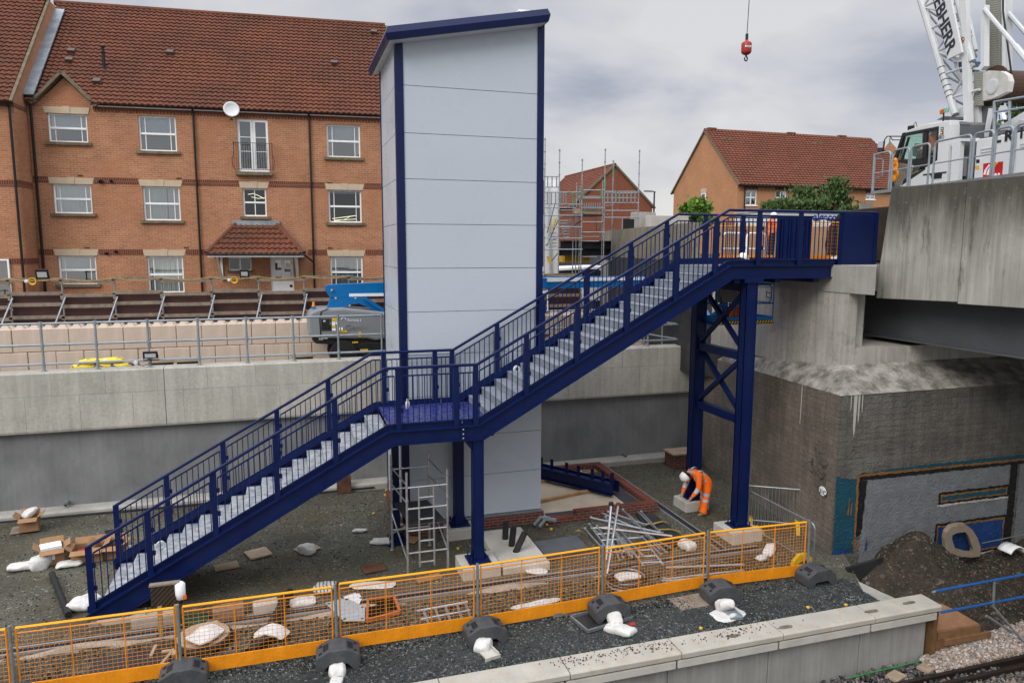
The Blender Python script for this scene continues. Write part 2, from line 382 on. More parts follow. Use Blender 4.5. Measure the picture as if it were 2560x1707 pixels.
# ================================================================ lift tower
lt = thing('lift_tower', 'tall white panelled lift tower with navy corner posts and sloping navy roof', 'lift tower', (4.26, 18.3, G))
CLAD = mat('white_cladding', (.455, .50, .555), .28, 0, .035, .35, 3, .0, spec=.45)
XL, XR, YT, YB = 2.48, 6.04, 16.95, 19.67
MB().box((XL+.05, YT+.05, G+.2), (XR-.05, YB-.05, 4.45)).build('core', DARKSTEEL, lt)
def zroof(x): return 4.50+.1925*(x-2.27)
lev = [-6.66]+[-5.61-1.03*0+1.0275*i for i in range(10)]; lev = lev[:10]+[3.66]
for i, z in enumerate(lev):
    z1 = lev[i+1]-.012 if i < len(lev)-1 else None
    xr = XR-.004 if z < -3.4 else 5.87
    mb = MB()
    if z1 is not None: mb.prism([(2.66, z), (xr, z), (xr, z1), (2.66, z1)], 'y', YT+.012, YT+.055)
    else: mb.prism([(2.66, z), (5.87, z), (5.87, zroof(5.87)+.05), (2.66, zroof(2.66)+.05)], 'y', YT+.012, YT+.055)
    mb.build('cladding_panel', CLAD, lt)
    mb = MB()
    if z1 is not None: mb.box((XL+.012, YT+.02, z), (XL+.055, YB, z1)); mb2 = MB().box((XR-.055, YT+.06, z), (XR-.012, YB, z1))
    else: mb.box((XL+.012, YT+.02, z), (XL+.055, YB, 4.60)); mb2 = MB().box((XR-.055, YT+.06, z), (XR-.012, YB, 5.24))
    mb.build('cladding_panel', CLAD, lt); mb2.build('cladding_panel', CLAD, lt)
MB().prism([(XL, -6.66), (2.66, -6.66), (2.66, 4.62), (XL, 4.59)], 'y', YT-.01, YT+.17).build('corner_post', BLUE, lt)
MB().prism([(5.87, -3.35), (XR, -3.35), (XR, 5.26), (5.87, 5.23)], 'y', YT-.01, YT+.17).build('corner_post', BLUE, lt)
for x in (XL-.012, XR-.05): MB().box((x, YB-.02, -6.66), (x+.06, YB+.05, 4.55)).build('corner_post', BLUE, lt)
mb = MB(); rx0, rx1, ry0, ry1 = 2.26, 6.01, 16.58, 20.02
rings = []
for off, dz in ((0, 0), (.035, .14), (-.02, .29), (-.4, .31)):
    rings.append([(x, y, zroof(x)+dz) for x, y in ((rx0-off, ry0-off), (rx1+off, ry0-off), (rx1+off, ry1+off), (rx0-off, ry1+off))])
vs = [p for r in rings for p in r]
mb.add(vs, [(i*4+j, i*4+(j+1) % 4, i*4+4+(j+1) % 4, i*4+4+j) for i in range(3) for j in range(4)]+[(3, 2, 1, 0), (12, 13, 14, 15)])
mb.build('roof', BLUE, lt)
mb = MB(); mb.hexa([(x, y, zroof(x)+d) for d in (-.012, -.003) for x, y in ((rx0+.06, ry0+.06), (rx1-.06, ry0+.06), (rx1-.06, ry1-.06), (rx0+.06, ry1-.06))]).build('soffit', WHITE, lt)
for x, y in ((3.1, 18.3), (5.86, 18.0)):
    z = zroof(x)+.27; mb = MB()
    mb.prism([(x-.12, y-.12), (x+.12, y-.12), (x+.12, y+.12), (x-.12, y+.12)], 'z', z-.05, z+.20)
    v = [(x-.22, y-.22, z+.10), (x+.22, y-.22, z+.10), (x+.22, y+.22, z+.10), (x-.22, y+.22, z+.10), (x-.12, y-.12, z+.18), (x+.12, y-.12, z+.18), (x+.12, y+.12, z+.18), (x-.12, y+.12, z+.18)]
    mb.hexa(v); mb.hexa([(p[0], p[1], p[2]+.20) if i < 4 else (x+(p[0]-x)*1.6, y+(p[1]-y)*1.6, z+.36) for i, p in enumerate(v)])
    mb.build('roof_vent', WHITE, lt)
REDBRICK = brickmat('red_engineering_brick', (.20, .060, .040), (.13, .042, .030), (.22, .19, .17), .225, .075, .010, grime=.35)
MB().box((2.42, YT-.05, G-.1), (6.10, YB+.06, -6.72)).build('brick_plinth', REDBRICK, lt)
MB().box((2.40, YT-.07, -6.72), (6.06, YT+.05, -6.675)).build('flashing', GALV, lt)
# ================================================================ retaining wall, railing
YW = 20.95
rw = thing('retaining_wall', 'long pale concrete retaining wall over a darker grey recessed face', 'retaining wall', (0, YW+.3, G))
cuts = [-16, -10.2, -3.25, 3.6, 12.9]
WALLC = brickmat('formed_concrete', (.56, .54, .475), (.60, .575, .51), (.36, .345, .31), 1.24, 3.2, .008, bump=.12, grime=.28, rough=.85, vcol=(.44, .42, .37), streak=.2)
for a, b in zip(cuts, cuts[1:]):
    mb = MB(); mb.prism([(YW+.02, -4.76), (YW, -4.70), (YW, -3.22), (YW+.03, -3.185), (YW+.5, -3.185), (YW+.5, -4.76)], 'x', a+.008, b-.008)
    mb.build('capping_beam', WALLC, rw)
MB().box((-16, YW+.20, G-.2), (12.96, YW+.55, -4.75)).build('lower_face', GREYWALL, rw)
MB().prism([(YW-.22, G-.2), (YW-.22, -6.86), (YW-.16, -6.80), (YW+.21, -6.80), (YW+.21, G-.2)], 'x', -16, 12.8).build('toe_kerb', CONC, rw)
for px, py in ((170, 1253), (1463, 1149), (1557, 1133)):
    p = at(px, py, y=YW+.2); MB().tube([(p.x, YW+.2, p.z), (p.x, YW-.02, p.z-.02)], .05, 10).tube([(p.x, YW-.015, p.z-.02), (p.x, YW-.021, p.z-.02)], .037, 10, 1).build('weep_pipe', [GALV, BLACK], rw)
MB().tube([(-16, YW-.24, G+.06), (-6, YW-.24, G+.06), (-2, YW-.25, G+.05), (2.2, YW-.24, G+.06)], .025, 6).build('cable', BLACK, rw)
gr = thing('guard_railing', 'grey tubular three rail handrail along the top of the retaining wall', 'railing', (0, YW+.25, -3.185))
YR = YW+.22
xs = [-13.5+1.236*i for i in range(22)]
for x in xs:
    mb = MB(); mb.tube([(x, YR, -3.18), (x, YR, -1.93)], .03, 10); mb.lathe([(.075, -3.187), (.075, -3.165), (.036, -3.16), (.036, -3.06), (.03, -3.06)], (x, YR, 0), 10)
    for z in (-1.95, -2.5, -3.0): mb.lathe([(.044, z-.05), (.044, z+.05)], (x, YR, 0), 8)
    mb.build('post', GALVM, gr)
for z in (-1.95, -2.5, -3.0): MB().tube([(-16, YR, z), (12.45, YR, z)], .03, 8).build('rail', GALVM, gr)
# end return of the railing by the bridge abutment
for x, y in ((12.2, 22.0), (12.0, 22.9)):
    MB().tube([(x, y, -3.5), (x, y, -1.5)], .03, 8).build('post', GALVM, gr)
for z in (-1.95, -2.5, -3.0): MB().tube([(12.45, YR, z), (12.2, 22, z), (12.0, 22.9, z+.02)], .028, 8).build('rail', GALVM, gr)
# ================================================================ interlocking blocks
BLOCKM = mat('pinkish_cast_concrete', (.60, .495, .405), .88, 0, .10, 1.6, 60, .08, .2, 70, dirt=(.27, .22, .19), dirtamt=.3, streak=.10)
def block_proto(top):
    mb = MB(); w, d, h = .713, .72, .675
    mb.box((-w/2, 0, 0), (w/2, d, h)); b = mb
    o = thing('concrete_block', 'x', 'concrete block')
    b.build('block_body', BLOCKM, o, bevel=.022)
    if top:
        for sx in (-.18, .18):
            for sy in (.19, .53):
                p = .13; q = .065
                MB().hexa([(sx-p, sy-p, h-.01), (sx+p, sy-p, h-.01), (sx+p, sy+p, h-.01), (sx-p, sy+p, h-.01), (sx-q, sy-q, h+.10), (sx+q, sy-q, h+.10), (sx+q, sy+q, h+.10), (sx-q, sy+q, h+.10)]).build('stud', BLOCKM, o, local=True)
    return o
xs1 = [-9.46+.7235*i for i in range(17)]+[8.8, 9.52, 10.24]
xs2 = [x+.362 for x in xs1]
rnd = random.Random(4)
for top, xs_, z, lab in ((1, xs1, -3.035, 'pinkish concrete block with studs on top, in the upper row behind the railing'), (0, xs2, -3.72, 'pinkish concrete block in the lower row, with another row stacked on it')):
    pr = block_proto(top)
    for i, x in enumerate(xs_):
        o = pr if i == 0 else clone(pr, (0, 0, 0))
        o.location = (x, 24+rnd.uniform(-.012, .012), z); o.rotation_euler = (0, 0, rnd.uniform(-.01, .01)); o['label'] = lab; o['group'] = 'interlocking concrete blocks, '+('upper row' if top else 'lower row')
# ================================================================ hoarding behind the blocks
hf = thing('hoarding_fence', 'brown plywood hoarding with scaffold posts and timber rails below the brick flats', 'fence', (0, 25, -2.36))
PLYD = mat('dark_brown_ply', (.080, .034, .028), .6, 0, .25, 2.2, 30, .1, dirt=(.15, .08, .065), dirtamt=.26)
xp = [-9.3, -7.92, -6.54, -5.12, -3.79, -2.33, -.90, .52, 1.97, 3.4, 4.8, 6.2, 7.6, 9.0, 10.4]
for i, (a, b) in enumerate(zip(xp, xp[1:])):
    MB().box((a+.01, 25.10, -2.42), (b-.01, 25.13, -1.44+.02*(i % 2))).build('plywood_panel', PLYD, hf)
    s = 0 if i % 2 else .07
    for z in (-.97-s, -1.39-s, -1.72-s, -2.10-s*.6):
        MB().box((a-.05, 24.93, z-.055), (b+.03, 24.975, z+.05)).build('rail', WOOD, hf)
for x in xp:
    mb = MB(); mb.tube([(x, 25.02, -2.5), (x, 25.02, -.93)], .028, 8)
    for z in (-.97, -1.07, -1.42, -1.55, -1.8, -2.15): mb.cbox((x, 24.99, z), (.085, .10, .06))
    mb.build('post', GALV, hf)
    MB().tube([(x-.12, 24.35, -2.36), (x+.08, 24.95, -1.52)], .026, 8).build('brace', GALV, hf)
    MB().cbox((x-.12, 24.32, -2.31), (.12, .14, .1)).lathe([(.035, 0), (.035, .01)], (x-.12, 24.25, -2.31), 8, 1, Matrix.Rotation(PI/2, 3, 'X')).build('coupler', [GALV, YELLOW], hf)
pts = []
for a, b in zip(xp, xp[1:]):
    for k in range(6): t = k/6; pts.append((a+(b-a)*t, 24.90, -.93-.09*math.sin(PI*t)))
tag(MB().tube(pts, .0055, 5).build('extension_cable', YELLOW), 'thin yellow cable running along the top of the plywood hoarding', 'cable')
def reel(px, py, label):
    p = at(px, py, y=24.86); o = thing('extension_lead', label, 'cable coil', (p.x, 24.86, p.z-.1), group='coiled leads on the hoarding')
    mb = MB()
    for k in range(4): mb.tube([(p.x+(.075+.008*k)*math.cos(a), 24.85-.012*k, p.z+(.075+.01*k)*math.sin(a)) for a in [2*PI*j/14 for j in range(15)]], .012, 5)
    mb.build('cable_coil', YELLOW, o)
    MB().lathe([(.05, 0), (.05, .07), (.035, .08)], (p.x-.16, 24.89, p.z), 10, mtx=Matrix.Rotation(PI/2, 3, 'X')).build('socket', WHITE, o)
reel(82, 703, 'yellow coiled lead with white socket at the left end of the hoarding')
reel(586, 700, 'yellow coiled lead with white socket on the hoarding below the porch')
LAMPG = mat('floodlight_glass', (.55, .57, .58), .15, 0, .03)
def flood(px, py, y, w, h, label, tilt=.35):
    p = at(px, py, y=y); o = thing('floodlight', label, 'floodlight', p, group='site floodlights')
    m = Matrix.Rotation(tilt, 3, 'X')
    MB().cbox(p, (w, .06, h), mtx=m).build('housing', BLACK, o, bevel=.01)
    MB().cbox(p+m@V((0, -.034, -.01)), (w*.74, .01, h*.55), mtx=m).build('lens', LAMPG, o)
    MB().tube([p+V((-w*.5, .02, 0)), p+V((-w*.5, .03, -h*.75)), p+V((w*.5, .03, -h*.75)), p+V((w*.5, .02, 0))], .012, 5).build('bracket', BLACK, o)
    return p
flood(105.5, 685, 24.9, .34, .30, 'black floodlight on the hoarding by the two downpipes')
flood(611, 683, 24.9, .27, .25, 'black floodlight on the hoarding in front of the porch window')
p = flood(376, 887, YR-.08, .36, .19, 'black floodlight clamped low on the grey railing', .2)
tag(MB().lathe([(.05, 0), (.055, .05), (.05, .09)], (p.x-.36, YR-.07, p.z-.18), 10, mtx=Matrix.Rotation(PI/2, 3, 'X')).build('cable_socket', WHITE), 'white round cable socket hanging on the railing beside the floodlight', 'socket')
tag(MB().tube([(p.x-.9, YR-.05, p.z-.2), (p.x-.36, YR-.08, p.z-.2), (p.x-.2, YR-.06, p.z-.3), (p.x, YR-.05, p.z-.22), (p.x+.05, YR-.03, p.z)], .009, 5).build('lamp_cable', BLACK), 'thin black cable looping below the floodlight on the railing', 'cable')
# yellow and purple bags, boards on tubs
PURPLE = mat('purple_print', (.10, .07, .20), .45)
BAGY = NT('yellow_bag_print')
_b = BAGY.ramp(BAGY.noise(4.2, 2), [(.40, (.09, .06, .18)), (.45, (.75, .58, .03)), (.62, (.80, .63, .04)), (.66, (.6, .62, .5))])
BAGYM = BAGY.fin(_b, .4)
k = 0
for z, row in ((-3.42, (-5.55, -5.0, -4.55)), (-3.27, (-5.45, -4.95, -4.5)), (-3.13, (-5.25, -4.75))):
    for x in row:
        k += 1
        def fn(u, v, x=x, z=z, k=k):
            a, b = 2*PI*u, PI*(v-.5); sg = lambda q, e: math.copysign(abs(q)**e, q)
            p = V((x+.31*sg(math.cos(b), .5)*sg(math.cos(a), .5), 22.3+.2*sg(math.cos(b), .5)*sg(math.sin(a), .5), z+.085*sg(math.sin(b), .7)))
            return p+V((0, 0, .02*noise.noise(p*6+V((k, 0, 0)))))
        tag(MB().grid(fn, 16, 8).build('material_bag', BAGYM, smooth=True), 'yellow and purple printed bag in the low pile behind the railing posts', 'bag', 'yellow and purple bags piled behind the railing')
for (px, py, lab) in ((410, 978, 'pale board on a black tub beside the yellow bags'), (1115/.91875*0+470, 905, 'pale board on a black tub right of the floodlight'), (757, 890, 'pale board on a black tub near the boom lift')):
    p = at(px, py, y=22.0); o = thing('covered_tub', lab, 'tub', (p.x, 22, -3.6), group='boards lying on black tubs')
    MB().lathe([(.26, -3.62), (.29, -3.22), (.30, -3.18)], (p.x, 22, 0), 14).build('tub', BLACK, o)
    MB().cbox((p.x, 22, -3.15), (.66, .5, .05), .05).build('board', PLY, o)
# ================================================================ apartment building (local frame: s along the front, o away, z eye-relative)
FROT = math.atan2(-.07607842, .99710184); ZB = -2.40
flats = thing('apartment_building', 'three storey brick block of flats with brown pantile roof behind the plywood hoarding', 'building', (-.13528, 29.77497, ZB), FROT)
class FB(MB):
    def build(s, name, m, parent=flats, **k):
        s.v = [(v[0], v[1], v[2]-ZB) for v in s.v]; k['local'] = True
        return MB.build(s, name, m, parent, **k)
ORB = brickmat('orange_brick', (.56, .245, .125), (.43, .175, .088), (.50, .35, .24), .225, .075, .011, grime=.30, vcol=(.38, .165, .088))
REDB = brickmat('dark_red_brick', (.21, .060, .036), (.17, .05, .032), (.27, .17, .12), .075, .30, .012, grime=.25)
STONE = mat('cream_stone', (.56, .46, .33), .8, 0, .08, 4, dirt=(.38, .31, .23), dirtamt=.25)
SILL = mat('dirty_stone_sill', (.20, .165, .11), .85, 0, .2, 4, dirt=(.08, .075, .05), dirtamt=.45)
def tilemat(name, a, b, moss=.4):
    t = NT(name)
    col = t.mix(t.gray(t.noise(.55, 6, rough=.65), .35, .68), a, b)
    col = t.mix(t.gray(t.noise(5.5, 2, t.coord((1, 1, 1))), .38, .62, 0, .55), col, sc(a, .55))
    col = t.mix(t.gray(t.noise(22, 5), .55, .75, 0, moss), col, (.09, .07, .045))
    return t.fin(col, .75, 0, t.bump(t.noise(60, 3), .15, .01), .35)
TILE = tilemat('brown_pantile', (.185, .070, .043), (.105, .050, .035))
TILER = tilemat('red_pantile', (.205, .074, .048), (.15, .062, .042), .3)
def tiles(mb, o, u, w, L, S, cols, rows, amp=.035, lift=.035, clip=None):
    """wavy courses of pantiles: o lower-left corner, u along the eaves, w up the slope"""
    o, u, w = V(o), V(u).normalized(), V(w).normalized(); n = u.cross(w)
    if n.z < 0: n = -n
    prof = [(0, .0), (.18, .75), (.38, 1), (.6, .55), (.8, .08)]
    rr = random.Random(7)
    for r in range(rows):
        y0, y1 = S*r/rows, S*(r+1)/rows; iv = clip((y0+y1)/2) if clip else (0, L)
        for a0, a1 in (iv if isinstance(iv, list) else [iv]):
            xs = [(L*(c+f)/cols, h) for c in range(cols) for f, h in prof if a0 <= L*(c+f)/cols <= a1]
            if len(xs) < 2: continue
            vs = [o+u*x+w*(y0-.02)+n*(amp*h+lift+rr.uniform(-.006, .006)) for x, h in xs]+[o+u*x+w*(y1+.01)+n*(amp*h+.002) for x, h in xs]
            k = len(xs); fs = [(i, i+1, k+i+1, k+i) for i in range(k-1)]; base = len(vs)
            vs += [o+u*x+w*(y0-.02)+n*(amp*h-.025) for x, h in xs]
            fs += [(base+i, base+i+1, i+1, i) for i in range(k-1)]
            mb.add(vs, fs)
    return mb
def holed(mb, a0, a1, z0, z1, holes, o, depth=.10):
    xs = sorted({a0, a1, *[q for h in holes for q in (h[0], h[2])]}); zs = sorted({z0, z1, *[q for h in holes for q in (h[1], h[3])]})
    for i in range(len(xs)-1):
        for j in range(len(zs)-1):
            cx, cz = (xs[i]+xs[i+1])/2, (zs[j]+zs[j+1])/2
            if any(h[0] < cx < h[2] and h[1] < cz < h[3] for h in holes): continue
            mb.add([(xs[i], o, zs[j]), (xs[i+1], o, zs[j]), (xs[i+1], o, zs[j+1]), (xs[i], o, zs[j+1])], [(0, 1, 2, 3)])
    for a, b, c, d in holes:
        mb.add([(a, o, b), (c, o, b), (c, o, d), (a, o, d), (a, o+depth, b), (c, o+depth, b), (c, o+depth, d), (a, o+depth, d)], [(0, 1, 5, 4), (1, 2, 6, 5), (2, 3, 7, 6), (3, 0, 4, 7)])
WIN = [  # s0, z0, s1, z1, kind, interior
    (-7.89, 3.74, -6.61, 4.74, 'sash', 0), (-4.91, 3.52, -3.63, 4.78, 'sash', 1), (1.78, 3.49, 3.05, 4.73, 'sash', 2),
    (-7.89, 1.21, -6.63, 2.26, 'sash', 3), (-4.90, .99, -3.63, 2.24, 'sash', 4), (-1.39, 1.18, -.54, 2.24, 'grid', 5), (1.78, .98, 3.04, 2.24, 'sash', 6),
    (-7.90, -1.36, -6.64, -.32, 'sash', 7), (-4.90, -1.72, -3.64, -.33, 'sash', 8), (1.78, -1.60, 3.03, -.34, 'sash', 9), (-2.03, -.89, -1.18, -.37, 'pair', 5)]
FDOOR = (-1.49, 2.86, -.38, 4.81); DOOR = (-.49, -2.35, .37, -.37)
S0, S1 = -8.5, 4.30
mb = FB(); holed(mb, S0, S1, ZB, 5.12, [w[:4] for w in WIN]+[FDOOR, DOOR], 0.)
mb.prism([(-8.12, 5.12), (-6.42, 5.12), (-7.27, 5.98)], 'y', 0, .55)
mb.add([(S1, 0, ZB), (S1, 8, ZB), (S1, 8, 5.1), (S1, 4, 9.6), (S1, 0, 5.1)], [(0, 1, 2, 3, 4)])
mb.build('wall', ORB)
# glazing
def glass(nm='window_glass', base=.20):
    t = NT(nm)
    t.t.nodes.remove(t.p); tr = t.n('ShaderNodeBsdfTransparent'); gl = t.n('ShaderNodeBsdfGlossy'); gl.inputs['Roughness'].default_value = .02
    gl.inputs['Color'].default_value = (.85, .88, .9, 1); tr.inputs['Color'].default_value = (.80, .86, .87, 1)
    fr = t.n('ShaderNodeFresnel'); fr.inputs[0].default_value = 1.5
    ad = t.n('ShaderNodeMath', operation='MULTIPLY_ADD'); t.l(fr.outputs[0], ad.inputs[0]); ad.inputs[1].default_value = 1.6; ad.inputs[2].default_value = base
    ad.use_clamp = True
    mx = t.n('ShaderNodeMixShader'); t.l(ad.outputs[0], mx.inputs[0]); t.l(tr.outputs[0], mx.inputs[1]); t.l(gl.outputs[0], mx.inputs[2]); t.l(mx.outputs[0], t.out.inputs[0])
    return t.m
GLASS = glass(); GLASSD = glass('dark_window_glass', .03)
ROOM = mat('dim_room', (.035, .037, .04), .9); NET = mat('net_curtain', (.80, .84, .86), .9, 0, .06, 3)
def blindm():
    t = NT('vertical_blind'); w = t.n('ShaderNodeTexWave'); w.inputs['Scale'].default_value = 5.; w.bands_direction = 'X'
    t.l(t.coord(), w.inputs[0]); return t.fin(t.ramp(w.outputs['Fac'], [(.2, (.36, .37, .34)), (.6, (.58, .58, .54))]), .8)
BLIND = blindm()
INTER = {0: [('net', .55, 1, 0, 1)], 1: [('net', .5, 1, .0, 1)], 2: [('net', 0, 1, .0, .16), ('net', 0, 1, .84, 1), ('net', .5, 1, .16, .84)], 3: [('net', 0, 1, 0, 1)], 4: [('net', 0, 1, 0, .62), ('net', 0, .98, .66, 1)],
         5: [], 6: [('net', .9, 1, 0, 1)], 7: [('net', .5, 1, 0, 1)], 8: [('blind', 0, 1, 0, 1)], 9: [('net', 0, 1, 0, 1)]}
def window(s0, z0, s1, z1, kind, inter):
    o = .075; fr = FB(); w = .055
    fr.box((s0, o, z0), (s0+w, o+.06, z1)); fr.box((s1-w, o, z0), (s1, o+.06, z1)); fr.box((s0+w, o, z1-w), (s1-w, o+.06, z1)); fr.box((s0+w, o, z0), (s1-w, o+.06, z0+w))
    zm = z0+(z1-z0)*.50
    if kind == 'sash':
        fr.box((s0+w, o-.012, zm-.035), (s1-w, o+.05, zm+.035))
        for f in (.165, .835):
            x = s0+(s1-s0)*f; fr.box((x-.012, o+.012, z0+w), (x+.012, o+.045, zm-.035)); fr.box((x-.012, o+.012, zm+.035), (x+.012, o+.045, z1-w))
        for z in (zm+(z1-zm)*.0,): pass
    elif kind == 'grid':
        x = (s0+s1)/2; fr.box((s0+w, o-.012, zm-.03), (s1-w, o+.05, zm+.03)); fr.box((x-.014, o+.01, z0+w), (x+.014, o+.045, zm-.03)); fr.box((x-.014, o+.01, zm+.03), (x+.014, o+.045, z1-w))
    else:
        x = (s0+s1)/2; fr.box((x-.03, o+.005, z0+w), (x+.03, o+.05, z1-w))
    f = fr.build('window', UPVC)
    pn = FB(); pn.add([(s0+w, o+.03, z0+w), (s1-w, o+.03, z0+w), (s1-w, o+.03, z1-w), (s0+w, o+.03, z1-w)], [(0, 1, 2, 3)]); pn.build('pane', GLASSD if inter in (5, 6) else GLASS, f)
    rm = FB(); a, b, c, d = s0-.1, s1+.1, z0-.1, z1+.1
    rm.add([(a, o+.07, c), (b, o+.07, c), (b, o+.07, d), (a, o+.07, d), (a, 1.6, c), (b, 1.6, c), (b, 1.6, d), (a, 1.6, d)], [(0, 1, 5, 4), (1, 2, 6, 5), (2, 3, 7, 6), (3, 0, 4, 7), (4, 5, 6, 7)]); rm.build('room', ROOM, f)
    for q, a0, a1, b0, b1 in INTER[inter]:
        x0, x1 = s0+w+(s1-s0-2*w)*b0, s0+w+(s1-s0-2*w)*b1; h = z1-z0
        n = 22; vs = []
        for i in range(n+1):
            x = x0+(x1-x0)*i/n; y = o+.14+.018*math.sin(i*1.9)
            vs += [(x, y, z0+h*a0), (x, y, z0+h*a1)]
        FB().add(vs, [(2*i, 2*i+2, 2*i+3, 2*i+1) for i in range(n)]).build('curtain', BLIND if q == 'blind' else NET, f)
    if kind != 'pair':
        FB().prism([(s0-.12, z0-.105), (s1+.12, z0-.105), (s1+.12, z0-.002), (s0-.12, z0-.002)], 'y', -.09, .072).build('sill', SILL, f)
    else: FB().box((s0-.06, -.05, z0-.07), (s1+.06, .07, z0-.002)).build('sill', SILL, f)
    return f
for i, w in enumerate(WIN):
    f = window(*w)
    if i in (0, 3, 4, 5, 6, 7, 8, 9):
        s0, s1, z = w[0], w[2], w[3]; c = (s0+s1)/2
        FB().prism([(s0-.06, z+.004), (c-.10, z+.004), (c-.13, z+.23), (s0-.12, z+.23)], 'y', -.022, .07).prism([(c+.10, z+.004), (s1+.06, z+.004), (s1+.12, z+.23), (c+.13, z+.23)], 'y', -.022, .07).prism([(c-.097, z+.0), (c+.097, z+.0), (c+.127, z+.25), (c-.127, z+.25)], 'y', -.035, .07).build('lintel', STONE, f)
# strips of tube light glimpsed in the dark rooms
LIT = bpy.data.materials.new('lit_tube'); LIT.use_nodes = True
_p = LIT.node_tree.nodes['Principled BSDF']; _p.inputs['Emission Color'].default_value = (1, .92, .6, 1); _p.inputs['Emission Strength'].default_value = 1.6
mb = FB()
mb.tube([(-1.30, .8, 2.06), (-1.1, .9, 2.10), (-.9, .95, 2.02), (-.72, 1.0, 1.92)], .009, 5); mb.tube([(-1.2, 1.0, 1.98), (-.95, 1.0, 1.92), (-.7, 1.1, 1.96)], .008, 5)
mb.tube([(1.9, .8, 1.16), (2.3, .9, 1.22), (2.85, 1.0, 1.30)], .010, 5); mb.tube([(1.95, 1, 1.10), (2.85, 1, 1.16)], .009, 5); mb.tube([(1.9, .9, 1.05), (2.4, .9, 1.14), (2.6, .9, 1.26)], .007, 5)
mb.build('lamp_tube', LIT)
# bands, dentils, gutters
for z0, z1 in ((2.30, 2.52), (-.29, -.08)):
    cut = sorted([(w[0]-.13, w[2]+.13) for w in WIN if abs(w[3]-z0) < .1 and w[4] != 'pair'])
    if z0 < 0: cut.append((-2.7, .95)); cut.sort()
    x = S0+.0; mb = FB()
    for a, b in cut+[(S1, S1)]:
        if a > x: FB().box((x, -.012, z0), (a, .02, z1)).build('string_course', REDB)
        x = b
mb = FB(); n = 92
for i in range(n):
    x = -6.35+(S1+6.35)*i/n
    if x > S1-.07: break
    mb.box((x, -.03, 4.86), (x+.065, .02, 4.92))
mb.box((-6.38, -.014, 4.925), (S1, .02, 5.06)); mb.build('dentil_course', REDB)
BLK = mat('black_pvc', (.010, .010, .011), .4, 0, .2)
mb = FB(); mb.tube([(-6.4, -.17, 5.10), (S1+.05, -.17, 5.10)], .055, 8); mb.build('gutter', BLK)
FB().box((-6.4, -.13, 5.02), (S1+.02, -.02, 5.08)).build('fascia', UPVC)
for s, z in ((-3.0, 5.05), (1.15, 5.05)):
    FB().tube([(s, -.17, 5.06), (s, -.07, 4.92), (s, -.07, ZB)], .037, 8).build('downpipe', BLK)
FB().tube([(-8.33, -.2, 5.22), (-8.36, -.10, 5.05), (-8.36, -.10, ZB)], .045, 8).tube([(-8.5, -.2, 5.24), (-8.1, -.2, 5.24)], .05, 8).build('downpipe', BLK)
# main roof
sl = V((0, 4.25, 4.56)).normalized(); Ls = V((0, 4.25, 4.56)).length
mb = FB(); 
def gclip(y):
    z = 5.10+y*4.56/Ls; h = (6.08-z)/1.0
    if h <= 0: return (0, S1-S0+.2)
    return [(0, -7.27-1.0*h-S0+.1), (-7.27+1.0*h-S0+.1, S1-S0+.2)]
tiles(mb, (S0-.1, -.24, 5.10), (1, 0, 0), sl, S1-S0+.2, Ls, 64, 27, .045, .055, clip=gclip)
mb.add([(S0, 4.0, 9.62), (S1, 4.0, 9.62), (S1, 8.1, 5.1), (S0, 8.1, 5.1)], [(0, 1, 2, 3)])
mb.build('roof', TILE)
FB().tube([(S0-.2, 4.0, 9.66), (S1+.02, 4.0, 9.66)], .11, 8).build('ridge', TILE)
FB().bar((S1+.06, -.26, 5.06), (S1+.06, 4.0, 9.62), .10, .16, up=(1, 0, 0)).build('verge', SILL)
VENT = mat('roof_vent_tile', (.10, .07, .06), .6)
for px, py in ((180, 136), (174, 158.5), (243, 212), (426, 139.5), (836, 165), (935, 88)):
    d = ray(px, py); fx = V((.99710184, -.07607842, 0)); fy = V((.07607842, .99710184, 0)); b = V((-.13528, 29.77497, 0))
    n = fy*4.56-V((0, 0, 4.25)); p0 = b+fy*(-.24)+V((0, 0, 5.10)); t = p0.dot(n)/d.dot(n); P = d*t-b
    s, o, z = P.dot(fx), P.dot(fy), P.z
    FB().hexa([(s-.13, o-.05, z-.02), (s+.13, o-.05, z-.02), (s+.13, o+.16, z+.14), (s-.13, o+.16, z+.14), (s-.12, o-.16, z+.10), (s+.12, o-.16, z+.10), (s+.12, o+.04, z+.24), (s-.12, o+.04, z+.24)]).build('roof_vent', VENT)
    if px == 243:
        s2, o2, z2 = s+.08, o+.66, z+.72
        FB().lathe([(.16, 0), (.06, .08), (.06, .62), (.09, .64), (.09, .68), (.05, .7), (.05, .82), (.085, .84), (.085, .9), (.03, .93)], (s2, o2, z2-.08), 10).build('soil_pipe', BLK)
# small brick gable over the left bay
for sgn in (-1, 1):
    a = (-7.27+sgn*1.06, -.10, 5.02); b = (-7.27, -.10, 6.14)
    FB().bar(a, b, .30, .10, up=(0, 0, 1)).build('gable_coping', SILL)
mb = FB()
for sgn in (-1, 1):
    mb.add([(-7.27+sgn*.98, .05, 5.10), (-7.27, .05, 6.08), (-7.27, .75, 6.08), (-7.27+sgn*.98, -.1, 5.14)], [(0, 1, 2, 3)])
mb.build('gable_roof', TILE)
FB().cbox((-6.25, -.14, 5.14), (.35, .22, .14)).cbox((-8.3, -.14, 5.14), (.3, .22, .14)).build('kneeler', SILL)
